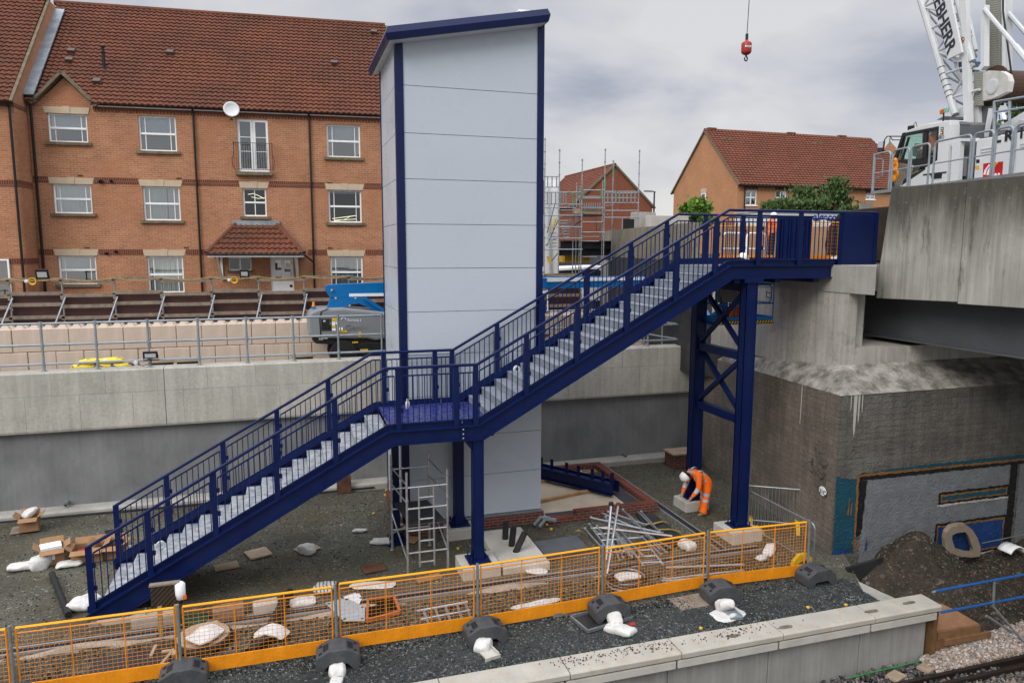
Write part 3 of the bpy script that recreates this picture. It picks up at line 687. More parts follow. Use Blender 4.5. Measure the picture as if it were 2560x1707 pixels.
# left projecting wing
WO = -1.12
mb = FB()
mb.add([(-13, WO, ZB), (S0, WO, ZB), (S0, WO, 4.86), (-13, WO, 4.86)], [(0, 1, 2, 3)])
mb.add([(S0, WO, ZB), (S0, .0, ZB), (S0, .0, 5.1), (S0, 4.2, 9.3), (S0, 2.75, 9.42), (S0, WO, 5.0)], [(0, 1, 2, 3, 4, 5)])
mb.add([(-13, 2.75, 9.4), (S0, 2.75, 9.4), (S0, 6, 6), (-13, 6, 6)], [(0, 1, 2, 3)])
mb.build('wing_wall', ORB)
mb = FB()
for z0, z1 in ((2.05, 2.27), (-.60, -.40), (4.72, 4.86)): FB().prism([(-13, WO-.012), (S0+.012, WO-.012), (S0+.012, -.1), (S0-.03, -.1), (S0-.03, WO+.02), (-13, WO+.02)], 'z', z0, z1).build('string_course', REDB)
sw = V((0, 4.1, 4.58)).normalized(); LW = V((0, 4.1, 4.58)).length
mb = FB(); tiles(mb, (-13.05, WO-.25, 4.86), (1, 0, 0), sw, 13.05+S0-.0, LW, 23, 27, .045, .055); mb.build('wing_roof', TILE)
FB().bar((S0+.03, WO-.28, 4.86), (S0+.03, 2.80, 9.46), .06, .10, up=(1, 0, 0)).build('verge', SILL)
FB().tube([(-13, WO-.2, 4.84), (S0+.05, WO-.2, 4.84)], .055, 8).build('gutter', BLK)
FB().tube([(S0-.12, WO-.2, 4.82), (S0-.10, WO-.09, 4.66), (S0-.10, WO-.09, ZB)], .042, 8).build('downpipe', BLK)
FB().tube([(-13, 2.72, 9.48), (S0+.06, 2.72, 9.48)], .11, 8).build('ridge', TILE)
LEAD = mat('lead_flashing', (.28, .32, .36), .45, .3, .25, 3, dirt=(.45, .5, .53), dirtamt=.35)
p = V((S0+.16, -.30, 5.29)); q = V((S0+.16, 3.42, 9.26)); FB().bar(p, q, .36, .05, up=(0, -1, 1)).build('lead_flashing', LEAD)
# wing window at the picture's left edge
f = window(-10.4, -2.2, -9.02, -.42, 'pair', 9)
f.location.y += WO-.15
# vents and flues on the wall
for s, z, r in ((-6.28, 2.38, .075), (-5.93, 2.40, .05), (-6.25, -.23, .055), (-5.93, -.16, .05)):
    FB().lathe([(r, 0), (r, .10), (r*.6, .11), (r*.55, .03)], (s, 0, z), 12, mtx=Matrix.Rotation(PI/2, 3, 'X')).build('flue', BLK)
for s, z in ((-6.95, 2.57), (-3.62, 2.55), (1.85, 2.50), (-6.9, -.03), (-3.5, -.02), (1.8, -.02)): FB().box((s-.09, -.018, z-.02), (s+.09, .02, z+.025)).build('air_brick', RUST)
# juliet balcony with french doors
s0, z0, s1, z1 = FDOOR; o = .06; d = FB()
for a, b in ((s0, (s0+s1)/2-.004), ((s0+s1)/2+.004, s1)):
    w = .085
    d.box((a, o, z0), (a+w, o+.06, z1)); d.box((b-w, o, z0), (b, o+.06, z1)); d.box((a+w, o, z1-.1), (b-w, o+.06, z1)); d.box((a+w, o, z0), (b-w, o+.06, z0+.12))
    for z in (z0+(z1-z0)*.39, z0+(z1-z0)*.66): d.box((a+w, o+.015, z-.012), (b-w, o+.045, z+.012))
dd = d.build('french_door', UPVC)
FB().add([(s0+.08, o+.03, z0+.1), (s1-.08, o+.03, z0+.1), (s1-.08, o+.03, z1-.08), (s0+.08, o+.03, z1-.08)], [(0, 1, 2, 3)]).build('pane', GLASS, dd)
FB().box((s0-.1, .5, z0-.1), (s1+.1, .55, z1+.1)).build('room', ROOM, dd)
mb = FB(); mb.box((-1.60, -.18, 2.72), (-.26, .05, 2.84)); mb.build('sill', SILL, dd)
mb = FB(); b0, b1 = -1.62, -.24; zb, zt = 2.84, 3.90
for z in (zb+.08, zt): mb.tube([(b0, 0, z), (b0, -.20, z), (b1, -.20, z), (b1, 0, z)], .011, 6)
for i in range(17):
    x = b0+(b1-b0)*i/16; mb.tube([(x, -.20, zt), (x, -.20, zb+.5), (x, -.205, zb+.3), (x, -.20, zb+.08)], .0075, 5)
for x in (b0, b1):
    sg = -1 if x == b0 else 1
    mb.tube([(x, -.2, zt+.03), (x, -.2, zt-.4), (x+sg*.07, -.24, zb+.42), (x+sg*.03, -.22, zb+.1)], .012, 6)
mb.build('balcony_railing', BLK)
# porch
e0, e1, zt, ze, od = -2.58, .84, .88, -.26, -1.2; t0, t1 = -1.65, -.22
mb = FB(); sp = V((0, 1.2, zt-ze)); Lp = sp.length
tiles(mb, (e0, od, ze+.02), (1, 0, 0), sp.normalized(), e1-e0, Lp*.98, 17, 6, .045, .055, clip=lambda y: ((t0-e0)*y/Lp, (e1-e0)-(e1-t1)*y/Lp))
for (a, b), sgn in (((e0, t0), 1), ((e1, t1), -1)):
    mb.add([(a, od, ze), (b, 0, zt), (a+(b-a)*.0, 0, ze)], [(0, 1, 2)])
mb.build('porch_roof', TILE)
for a, b in (((e0, od, ze+.05), (t0, 0, zt+.05)), ((e1, od, ze+.05), (t1, 0, zt+.05))): FB().tube([a, b], .09, 8).build('hip_ridge', TILE)
FB().box((t0-.15, -.12, zt-.04), (t1+.15, .02, zt+.13)).build('lead_flashing', LEAD)
for a, b in ((e0, t0), (e1, t1)): FB().bar((a+(b-a)*.05, -.02, ze+.1), (b, -.01, zt+.05), .09, .14).build('lead_flashing', LEAD)
FB().box((e0+.02, od+.03, ze-.10), (e1-.02, od+.08, ze+.02)).box((e0+.02, od+.08, ze-.10), (e0+.06, 0, ze+.02)).box((e1-.06, od+.08, ze-.10), (e1-.02, 0, ze+.02)).box((e0+.06, od+.08, ze-.03), (e1-.06, 0, ze-.01)).build('fascia', UPVC)
FB().tube([(e0-.02, od-.02, ze+.01), (e1+.05, od-.02, ze+.01), (e1+.05, od, ze-.05), (e1+.30, -.07, ze-.3)], .04, 8).build('gutter', BLK)
for s in (e0+.32, e1-.32):
    FB().bar((s, -.03, ze-1.0), (s, -.03, ze-.1), .09, .08).bar((s, -.06, ze-.95), (s, od+.25, ze-.12), .07, .09).build('bracket', UPVC)
s0, z0, s1, z1 = DOOR; o = .06
d = FB(); holed(d, s0, s1, z0, z1, [(s0+.17, -1.20, s0+.40, z1-.13), (s0+.52, -1.20, s0+.75, z1-.13)], o, .05)
d.box((s0-.06, o-.02, z0), (s0, o+.05, z1+.06)).box((s1, o-.02, z0), (s1+.06, o+.05, z1+.06)).box((s0, o-.02, z1), (s1, o+.05, z1+.06))
dd = d.build('door', UPVC)
FB().add([(s0+.1, o+.04, -1.3), (s1-.1, o+.04, -1.3), (s1-.1, o+.04, z1-.1), (s0+.1, o+.04, z1-.1)], [(0, 1, 2, 3)]).build('pane', GLASS, dd)
FB().box((s0-.2, .6, -2), (s1+.2, .64, -.2)).build('room', mat('cream_hall', (.35, .28, .14), .8), dd)
FB().box((s0+.57, o+.02, -.86), (s0+.72, o+.03, -.62)).build('notice', NET, dd)
FB().tube([(s1-.10, o-.03, -1.25), (s1-.10, o-.06, -1.22), (s1-.10, o-.06, -.95), (s1-.10, o-.03, -.92)], .013, 6).build('handle', GALV, dd)
FB().box((s1-.16, o-.012, -1.55), (s1-.06, o+.0, -1.45)).build('handle', BLK, dd)
# satellite dish
mb = FB(); c = V((-1.60, -.42, 5.06)); m = Matrix.Rotation(.18, 3, 'Z') @ Matrix.Rotation(PI/2-.18, 3, 'X')
mb.lathe([(.01, -.05), (.12, -.045), (.22, -.02), (.285, .02), (.285, .032), (.22, -.008), (.1, -.036), (.008, -.04)], c, 24, mtx=m)
dsh = mb.build('satellite_dish', WHITE, smooth=True)
FB().tube([c+V((0, .05, -.05)), c+V((0, .2, -.12)), (-1.6, .0, 4.86)], .025, 6).tube([c+V((0, 0, -.24)), c+V((.03, -.3, -.40))], .014, 6).cbox(c+V((.03, -.3, -.40)), (.07, .12, .09)).build('arm', BLK, dsh)
# ================================================================ people: one continuous skinned body per person
BOOT = mat('tan_boot', (.24, .15, .07), .7); NAVYCL = mat('dark_trousers', (.02, .022, .03), .8); HAIRM = mat('dark_hair', (.02, .014, .01), .7); BLUECL = mat('blue_grey_hood', (.16, .18, .30), .85); HELM = mat('white_helmet', (.78, .78, .76), .3, 0, .04); GLOVE = mat('work_glove', (.30, .20, .14), .8)
def person(label, P, joints, mats, facing=(-1, 0, 0), helmet=HELM, hood=True, legs_on=True):
    """joints: dict of world offsets (metres) from P; the body is grown with a Skin modifier from the pelvis"""
    root = thing('person', label, 'person', P)
    P = V(P); J = {k: P+V(v) for k, v in joints.items()}
    vs, es, rs, ms = [], [], [], []; idx = {}
    def vert(p, r, m, key=None):
        vs.append(P*0+V(p)); rs.append(r); ms.append(m)
        if key: idx[key] = len(vs)-1
        return len(vs)-1
    def chain(start, pts):
        k = start
        for p, r, m in pts:
            n = vert(p, r, m); es.append((k, n)); k = n
        return k
    lerp = lambda a, b, t: J[a].lerp(J[b], t)
    pel = vert(J['pelvis'], (.15, .13), 'T')
    chest = chain(pel, [(lerp('pelvis', 'chest', .3), (.155, .13), 'J'), (lerp('pelvis', 'chest', .65), (.165, .135), 'J'), (J['chest'], (.165, .14), 'J'), ])
    neckb = chain(chest, [(J['neck'], (.07, .07), 'S')])
    hd = chain(neckb, [(J['neck'].lerp(J['head'], .5), (.062, .062), 'S'), (J['head'], (.092, .10), 'S'), (J['head']+(J['head']-J['neck']).normalized()*.08, (.075, .085), 'S')])
    fd = V(facing).normalized()
    chain(hd-1, [(J['head']+fd*.095, (.022, .02), 'S'), (J['head']+fd*.118-V((0, 0, .012)), (.012, .012), 'S')])   # nose
    for s in 'LR':
        sh = chain(chest, [(J['sh'+s], (.085, .085), 'J')])
        wr = chain(sh, [(lerp('sh'+s, 'el'+s, .5), (.072, .07), 'J'), (J['el'+s], (.062, .06), 'J'), (lerp('el'+s, 'wr'+s, .45), (.055, .055), 'B'), (lerp('el'+s, 'wr'+s, .85), (.048, .048), 'J'), (J['wr'+s], (.03, .032), 'S')])
        hv = (J['wr'+s]-J['el'+s]).normalized(); side = hv.cross(V((0, 0, 1)))
        if side.length < .1: side = V((1, 0, 0))
        side.normalize(); nrm = side.cross(hv)
        palm = chain(wr, [(J['wr'+s]+hv*.055, (.036, .022), 'S')])
        for i, (o, l) in enumerate(((-.028, .065), (-.010, .075), (.010, .072), (.027, .058))):
            b = J['wr'+s]+hv*.09+side*o; chain(palm, [(b, (.010, .010), 'S'), (b+hv*l*.55+nrm*.012, (.009, .009), 'S'), (b+hv*l*.8+nrm*.036, (.008, .008), 'S')])
        chain(palm, [(J['wr'+s]+hv*.05+side*.045, (.012, .012), 'S'), (J['wr'+s]+hv*.085+side*.062+nrm*.018, (.010, .010), 'S')])
        hp = chain(pel, [(J['hip'+s], (.12, .115), 'T')])
        kn = chain(hp, [(lerp('hip'+s, 'kn'+s, .5), (.105, .10), 'T'), (lerp('hip'+s, 'kn'+s, .82), (.085, .085), 'B2'), (J['kn'+s], (.082, .082), 'T')])
        an = chain(kn, [(lerp('kn'+s, 'an'+s, .22), (.078, .08), 'B2'), (lerp('kn'+s, 'an'+s, .6), (.078, .08), 'T'), (lerp('kn'+s, 'an'+s, .93), (.084, .086), 'T'), (J['an'+s], (.05, .055), 'F')])
        td = V(joints.get('toe', (fd.x, fd.y, 0))).normalized()
        chain(an, [(J['an'+s]+td*.07-V((0, 0, .045)), (.048, .040), 'F'), (J['an'+s]+td*.17-V((0, 0, .06)), (.042, .030), 'F')])
        chain(an, [(J['an'+s]-td*.05-V((0, 0, .05)), (.04, .035), 'F')])
    me = bpy.data.meshes.new('body'); me.from_pydata([tuple(v-P) for v in vs], es, [])
    o = bpy.data.objects.new('body', me); COL.objects.link(o); o.parent = root
    sk = o.modifiers.new('skin', 'SKIN'); sk.use_smooth_shade = True
    for i, r in enumerate(rs):
        k_ = 1.22 if ms[i] in ('J', 'T', 'B', 'B2') else 1.1; me.skin_vertices[0].data[i].radius = (r[0]*k_, r[1]*k_)
    me.skin_vertices[0].data[pel].use_root = True
    sb = o.modifiers.new('sub', 'SUBSURF'); sb.levels = 2; sb.render_levels = 2
    dg = bpy.context.evaluated_depsgraph_get(); m2 = bpy.data.meshes.new_from_object(o.evaluated_get(dg)); o.modifiers.clear(); o.data = m2
    keys = list(mats); m2.materials.clear()
    for k in keys: m2.materials.append(mats[k])
    pts = [v-P for v in vs]
    segs = [(pts[a], pts[b], ms[b], rs[b][0]) for a, b in es]
    for pl in m2.polygons:
        c = pl.center; best = None
        for a, b, m, r in segs:
            ab = b-a; t = max(0, min(1, (c-a).dot(ab)/max(1e-9, ab.length_squared))); d = (c-(a+ab*t)).length-r*.55
            if best is None or d < best[0]: best = (d, m, t)
        pl.material_index = keys.index(best[1] if best[1] in keys else 'J'); pl.use_smooth = True
    up = (J['head']-J['neck']).normalized()
    if helmet:
        z = up; x = (fd-z*fd.dot(z)).normalized(); y = z.cross(x); m = Matrix(((x.x, y.x, z.x), (x.y, y.y, z.y), (x.z, y.z, z.z)))
        mb = MB(); mb.lathe([(.140, .005), (.142, .02), (.134, .06), (.115, .12), (.07, .16), (.0, .172)], J['head'], 18, mtx=m)
        c = J['head']+z*.038; mb.hexa([c+x*.09+y*.09-z*.004, c+x*.19+y*.05-z*.004, c+x*.19-y*.05-z*.004, c+x*.09-y*.09-z*.004, c+x*.09+y*.09+z*.008, c+x*.19+y*.05+z*.004, c+x*.19-y*.05+z*.004, c+x*.09-y*.09+z*.008])
        mb.build('helmet', helmet, root, smooth=True)
    MB().lathe([(.06, -.04), (.098, -.02), (.104, .03), (.09, .075), (.0, .10)], J['head']-fd*.012, 14, mtx=Matrix.Identity(3)).build('hair', HAIRM, root, smooth=True)
    for s in (-1, 1):
        e = fd.cross(up).normalized(); MB().lathe([(.0, -.02), (.022, 0), (.0, .02)], J['head']+e*s*.098-fd*.01, 8).build('ear', SKIN, root, smooth=True)
        MB().lathe([(.0, -.008), (.010, 0), (.0, .008)], J['head']+fd*.086+e*s*.034+up*.012, 6).build('eye', HAIRM, root)
    MB().cbox(J['head']+fd*.085-up*.05, (.012, .04, .012)).build('mouth', mat('lips', (.28, .10, .08)), root)
    if hood: MB().lathe([(.07, -.05), (.095, -.02), (.09, .03), (.06, .05)], J['neck'].lerp(J['chest'], .3), 14, mtx=Matrix.Rotation(.9 if hood == 2 else 0, 3, 'Y')).build('hood', BLUECL, root, smooth=True)
    # reflective tape round the jacket
    ax = (J['chest']-J['pelvis']).normalized()
    for t in (.30, .62):
        c = J['pelvis'].lerp(J['chest'], t); q = ax.to_track_quat('Z', 'Y').to_matrix(); e = V((0, 1, 0)); e = (e-ax*e.dot(ax)).normalized(); g = ax.cross(e)
        pth = [c+e*(.185*math.cos(a))+g*(.148*math.sin(a)) for a in [2*PI*k/22 for k in range(23)]]
        mb = MB(); n = len(pth); mb.add([p-ax*.026 for p in pth]+[p+ax*.026 for p in pth], [(i, i+1, n+i+1, n+i) for i in range(n-1)]); mb.build('reflective_tape', SILVERBAND, root, solid=.006)
    for s in 'LR':
        e = (J['chest']-J['sh'+s]); c0 = J['sh'+s].lerp(J['chest'], .25)
        pth = [c0+ax*(.11*math.sin(a))-ax*.03+V((0, 0, 1)).cross(ax).cross(ax)*0+(ax.cross(V((0, 1, 0)))).normalized()*(.158*math.cos(a)) for a in [PI*k/12 for k in range(13)]]
        mb = MB(); sd = V((0, 1, 0)); n = len(pth); mb.add([p-sd*.024 for p in pth]+[p+sd*.024 for p in pth], [(i, i+1, n+i+1, n+i) for i in range(n-1)]); mb.build('reflective_tape', SILVERBAND, root, solid=.006)
    return root
HV = {'S': SKIN, 'J': ORANGE_HV, 'T': ORANGE_HV, 'B': SILVERBAND, 'B2': SILVERBAND, 'F': BOOT}
HV2 = dict(HV); HV2['T'] = NAVYCL; HV2['B2'] = NAVYCL; HV2['F'] = BLACK
# worker bending to the far tall column
bend = dict(pelvis=(.16, 0, .90), chest=(-.16, 0, 1.15), neck=(-.33, -.02, 1.19), head=(-.455, -.03, 1.10), shL=(-.17, -.21, 1.10), shR=(-.17, .19, 1.12),
            elL=(-.20, -.27, .80), elR=(-.30, .20, .82), wrL=(-.36, -.22, .58), wrR=(-.44, .12, .60), hipL=(.17, -.11, .86), hipR=(.18, .11, .86), knL=(.10, -.13, .47), knR=(.20, .12, .47), anL=(.03, -.15, .09), anR=(.19, .13, .09), toe=(-1, -.15, 0))
w = dis(1604, 1180, z=G)
person('person in orange hi-vis suit and white helmet bending down to a column base', (w.x+.02, w.y, G), bend, HV, facing=(-.75, -.05, -.66), hood=2)
# ================================================================ bridge abutment
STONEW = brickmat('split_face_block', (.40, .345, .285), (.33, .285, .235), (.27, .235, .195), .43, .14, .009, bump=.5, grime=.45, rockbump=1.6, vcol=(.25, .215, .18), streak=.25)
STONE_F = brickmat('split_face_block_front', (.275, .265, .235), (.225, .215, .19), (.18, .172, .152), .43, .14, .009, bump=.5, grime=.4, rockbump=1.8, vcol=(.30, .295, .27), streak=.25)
AX, AY = 11.77, 13.05
ab = thing('bridge_abutment', 'split faced stone bridge abutment with painted graffiti on its dark side', 'abutment', (AX, AY, G))
mb = MB(); L1 = (12.92, 21.1)
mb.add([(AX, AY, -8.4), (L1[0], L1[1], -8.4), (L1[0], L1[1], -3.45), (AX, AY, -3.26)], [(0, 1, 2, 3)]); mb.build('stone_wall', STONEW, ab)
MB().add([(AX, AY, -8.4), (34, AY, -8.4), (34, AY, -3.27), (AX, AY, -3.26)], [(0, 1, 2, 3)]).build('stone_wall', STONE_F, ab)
CAPM = mat('stained_cap', (.44, .415, .37), .9, 0, .2, 1.6, 40, .12, .4, 30, dirt=(.055, .05, .042), dirtamt=.5, streak=.1)
MB().add([(AX-.02, AY-.02, -3.27), (34, AY-.02, -3.27), (34, 13.92, -2.72), (12.62, 13.92, -2.74), (L1[0], L1[1], -3.46), (13.3, 21.1, -2.9), (12.62, 13.92, -2.74)], [(0, 1, 2, 3), (0, 3, 5, 4)]).build('sloping_cap', CAPM, ab)
UPC = mat('streaked_concrete', (.50, .475, .43), .88, 0, .13, 1.1, 45, .1, .2, 50, dirt=(.20, .19, .17), dirtamt=.36, streak=.26)
mb = MB(); mb.box((12.6, 13.9, -3.0), (12.86, 14.15, -1.03)).box((12.6, 14.15, -3.0), (13.3, 21, -1.03)).box((12.86, 13.92, -3.0), (34, 15.6, -2.35)).box((13.3, 15.6, -3.0), (34, 16.2, -1.03))
mb.build('upper_wall', UPC, ab)
MB().prism([(12.575, 13.10), (13.92, 14.50), (14.25, 14.5), (14.25, 21), (12.575, 21)], 'z', -1.03, -.385).build('bearing_beam', CONC, ab)
for (px, py, ln, w) in ((2035, 998, .75, .03), (2092, 915, 1.5, .05), (2060, 930, .9, .03)):   # lime streaks
    p = at(px, py, y=AY-.02) if px > 2086 else at(px, py, x=12.05)
# graffiti on the face towards the track
def paint(name, c, r=.6):
    t = NT(name); col = t.mix(t.gray(t.noise(3, 7, rough=.7), .35, .65, 0, .55), c, sc(c, .45)); col = t.mix(t.gray(t.noise(11, 6, rough=.75), .60, .70, 0, .8), col, (.12, .11, .10))
    return t.fin(col, r, 0, t.bump(t.noise(16, 7, rough=.65), 1., .05), .4)
PT = [paint('spray_silver', (.20, .21, .225)), paint('spray_black', (.008, .008, .010)), paint('spray_teal', (.008, .075, .115)), paint('spray_orange', (.27, .125, .035)), paint('spray_blue', (.008, .05, .20)), paint('spray_white', (.5, .5, .5))]  # silver darkened to stand in for shade under the bridge
gm = MB(); lay = [0]
def pq(pts, mi):
    lay[0] += 1; y = AY-.006-.0015*lay[0]; k = []
    rr = random.Random(lay[0])
    n = len(pts)
    for i in range(n):
        (x0, z0), (x1, z1) = pts[i], pts[(i+1) % n]; L = math.hypot(x1-x0, z1-z0); m = max(1, int(L/.07))
        for q in range(m): t = q/m; k.append((x0+(x1-x0)*t+rr.uniform(-.016, .016), z0+(z1-z0)*t+rr.uniform(-.016, .016)))
    gm.add([(x, y, z) for x, z in k], [tuple(range(len(k)))], mi)
def pr(x0, z0, x1, z1, mi): pq([(x0, z0), (x1, z0), (x1, z1), (x0, z1)], mi)
pr(12.55, -7.3, 17.15, -5.31, 0); pr(17.4, -7.3, 20, -5.25, 0)
pq([(11.80, -7.0), (12.42, -7.02), (12.32, -6.75), (12.42, -6.6), (12.40, -5.28), (11.79, -5.14)], 2); pq([(11.80, -7.02), (12.3, -7.0), (12.05, -6.86), (11.82, -6.92)], 4)
pq([(12.42, -6.66), (12.58, -6.6), (12.66, -5.31), (12.42, -5.27)], 1)
pq([(12.38, -5.30), (20, -5.34), (20, -5.25), (12.4, -5.19)], 1); pq([(12.35, -5.2), (20, -5.27), (20, -5.20), (12.38, -5.14)], 3); pq([(12.38, -7.0), (12.44, -7.0), (12.42, -5.18), (12.36, -5.18)], 3)
pq([(12.4, -5.13), (17, -5.19), (20, -5.16), (20, -5.10), (14, -5.08)], 2)
for x in (12.14, 12.22): pq([(x, -6.1), (x+.035, -6.1), (x+.05, -5.7), (x+.02, -5.7)], 3)
pr(17.07, -7.4, 17.30, -5.3, 1)
for x0, z0, x1, z1 in ((14.82, -6.12, 17.07, -5.82), (14.78, -7.5, 17.07, -6.60)):
    pr(x0-.02, z0-.06, x1, z0, 5); pr(x0, z0, x1, z1, 1); pr(x0+.06, z0+.05, x1-.06, z1-.06, 3); pr(x0+.10, z0+.09, x1-.10, z1-.10, 4 if z0 < -7 else 2)
pq([(12.7, -7.0), (12.75, -7.0), (12.75, -6.72), (12.72, -6.72)], 4)
gm.build('graffiti', PT, ab, recalc=False)
tg = MB(); rr = random.Random(3)
def lf(s, z): return (AX+.0062+(L1[0]-AX)*s/8.13-.012, AY+(L1[1]-AY)*s/8.13, z)
for j in range(9):
    s0, z0 = rr.uniform(.35, 1.0), rr.uniform(-5.35, -4.75); tg.tube([lf(s0+rr.uniform(-.2, .2), z0+rr.uniform(-.12, .12)) for q in range(5)], .007, 4)
tg.build('scribbled_tag', mat('faded_black_ink', (.06, .05, .045), .9), ab)
# lime runs below the cap
LIME = mat('lime_stain', (.46, .44, .40), .9, 0, .15)
mb = MB()
for s, zt, ln, w in ((1.55, -3.30, 1.0, .022),):
    a = lf(s, zt); b = lf(s+.02, zt-ln); mb.bar(a, b, w, .006, up=(1, 0, 0))
mb2 = MB()
for x, ln, w in ((12.14, 1.0, .10), (12.26, .7, .06), (12.36, .45, .04), (12.05, .4, .03)): mb2.add([(x, AY-.005, -3.27), (x+w, AY-.005, -3.27), (x+w*.8, AY-.005, -3.27-ln*.8), (x+w*.5, AY-.005, -3.27-ln), (x+w*.15, AY-.005, -3.27-ln*.7)], [(0, 1, 2, 3, 4)])
mb.build('lime_run', LIME, ab); mb2.build('lime_run', LIME, ab, recalc=False)
# bridge number plate
sg = thing('bridge_number_sign', 'oval white enamel plate reading 31C on the stone abutment', 'sign', lf(.42, -5.62))
c = V(lf(.42, -5.62))-V((.02, 0, 0)); fx = V(((AX-L1[0]), (AY-L1[1]), 0)).normalized(); m4 = frame3(c, fx, (0, 0, 1)); m3 = m4.to_3x3()
for r, zz, mt, nm in ((1., .004, BLACK, 'rim'), (.88, .011, UPVC, 'plate')):
    MB().add([c+m3@V((.165*r*math.cos(a), .125*r*math.sin(a), d)) for d in (0, zz) for a in [2*PI*k/24 for k in range(24)]], [tuple(range(24, 48))]+[(i, (i+1) % 24, 24+(i+1) % 24, 24+i) for i in range(24)]).build(nm, mt, sg)
text('lettering', '31C', .15, bold=.02, mtx= frame3(c+m3@V((-.125, -.075, .014)), fx, (0, 0, 1)), m=BLACK, parent=sg, extrude=.002)
# ================================================================ bridge deck, girders, parapet
br = thing('road_bridge', 'road bridge over the railway with stained concrete parapet and grey steel girders', 'bridge', (14, 10, -.4))
def parmat():
    t = NT('stained_parapet'); c = (.40, .385, .345)
    col = t.mix(t.gray(t.noise(1.2, 6), .3, .7), sc(c, .8), sc(c, 1.15)); col = toned(t, col, 1.7, 0, 1, 1.15, 2.35, .88, (.060, .056, .044))
    col = t.mix(t.gray(t.noise(1., 8, t.coord((3.2, 3.2, .8)), .75), .56, .66, 0, .6), col, (.07, .066, .055)); col = t.mix(t.gray(t.noise(9, 7, rough=.75), .60, .68, 0, .5), col, (.46, .45, .41))
    col = t.mix(1., col, t.gray(t.noise(1., 6, t.coord((9, 9, .4)), .65), .35, .65, .72, 1.), 'MULTIPLY')
    return t.fin(col, .9, 0, t.bump(t.noise(40, 5), .3, .02), .3)
PAR = parmat()
for y0, y1, first in ((14.43, 12.16, 1), (12.145, 9.6, 0), (9.585, 6.5, 0), (6.485, 2, 0)):
    e = [(14.18, 1.45), (14.40, -.55), (14.43, -1.21)] if first else [(y0, 1.44), (y0, -.5), (y0, -1.18)]
    MB().prism(e+[(y1, -1.14), (y1, 1.43)], 'x', 13.9, 14.25).build('parapet_panel', PAR, br, bevel=.012)
GIRD = mat('grey_girder_paint', (.085, .09, .098), .55, 0, .15, 1.2, dirt=(.05, .05, .05), dirtamt=.3)
for x in (14.62, 17.6, 20.6, 23.6):  # extra girders behind the first are added to keep the underside dark
    MB().box((x, -9, -2.2), (x+.03, 15.5, -1.25)).box((x-.22, -9, -2.24), (x+.25, 15.5, -2.2)).box((x-.2, -9, -1.25), (x+.23, 15.5, -1.22)).build('girder', GIRD, br)
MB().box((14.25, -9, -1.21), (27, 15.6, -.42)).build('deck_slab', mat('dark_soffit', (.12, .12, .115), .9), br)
MB().box((26.7, -9, -.4), (27, 15.5, .9)).build('parapet_panel', PAR, br)
# ================================================================ wing wall and things on the approach road
ww = thing('wing_wall', 'weathered concrete wing wall with vertical stains beside the approach road', 'wall', (12.6, 21, -3.6))
wd = V((14.95-12.62, 33.2-21.0, 0)).normalized(); wn = V((wd.y, -wd.x, 0))
def wp(s, o, z): return V((12.62, 21.0, z))+wd*s+wn*o
def wbox(mb, s0, s1, o0, o1, z0, z1, lean=0, mi=0):
    return mb.hexa([wp(s0, o0, z0), wp(s1+lean, o0, z0), wp(s1+lean, o1, z0), wp(s0, o1, z0), wp(s0, o0, z1), wp(s1, o0, z1), wp(s1, o1, z1), wp(s0, o1, z1)], mi)
STAINW = mat('old_streaked_concrete', (.30, .27, .22), .92, 0, .18, 1.2, 40, .12, .3, 40, dirt=(.10, .095, .08), dirtamt=.35, streak=.4)
mb = MB()
for a, b in ((0, 4), (4.02, 8), (8.02, 12.4)): wbox(mb, a, b, 0, .3, -.55, .84, .35 if b > 12 else 0)
mb.build('parapet', STAINW, ww)
MB2 = MB(); wbox(MB2, 0, 12.6, -.03, .4, -3.9, -.56); MB2.build('lower_wall', UPC, ww)
mb = MB(); mb.prism([(12.3, 21.05), (14.98, 33.3), (22, 90), (120, 90), (120, 21), (34, 16.3), (13.3, 16.3)], 'z', -4, -.40); struct('approach_road', mb, mat('asphalt', (.055, .055, .056), .9, 0, .2, 3, bump=.3))
for (px0, py0, px1, py1, y, lab, m) in ((1586, 531, 1640, 568, 36, 'tall pale concrete barrier block behind the stained wing wall', CONC), (1625, 540, 1722, 562, 35, 'lower pale concrete barrier block right of the tall one', CONC_L)):
    a = at(px0, py1, y=y); b = at(px1, py0, y=y); o = MB(); o.prism([(y, -.5), (y, b.z), (y+.5, b.z), (y+.9, -.5)], 'x', a.x, b.x); tag(o.build('concrete_barrier', m, bevel=.02), lab, 'concrete barrier')
a = at(1557, 572, y=34.5); b = at(1586, 548, y=34.5); o = thing('dark_board', 'dark rectangular board beside the pale concrete blocks above the wing wall', 'board', (a.x, 34.5, -.4))
MB().box((a.x, 34.5, a.z-.3), (b.x, 34.56, b.z)).build('panel', BLACK, o); MB().box((a.x-.03, 34.49, a.z-.9), (a.x, 34.57, b.z+.02)).build('frame', GALV, o)
# white site cabin with its name board
a = at(1905, 560, y=33.5); b = at(2100, 534, y=33.5)
cb = thing('site_cabin', 'white site cabin behind the orange mesh fence', 'cabin', (a.x, 33.5, -.4))
MB().box((a.x, 33.5, -.3), (b.x, 36, b.z)).build('cabin_body', WHITE, cb, bevel=.03)
MB().box((a.x-.05, 33.42, b.z+.002), (b.x+.05, 36.05, b.z+.08)).build('roof', mat('grey_cabin_roof', (.45, .46, .46), .6), cb)
p = at(2033, 552, y=33.48); text('lettering', 'algeco', .62, frame3((p.x, 33.485, p.z), (1, 0, 0), (0, 0, 1)), mat('blue_letters', (.01, .05, .30), .5), cb, .004, bold=.03)
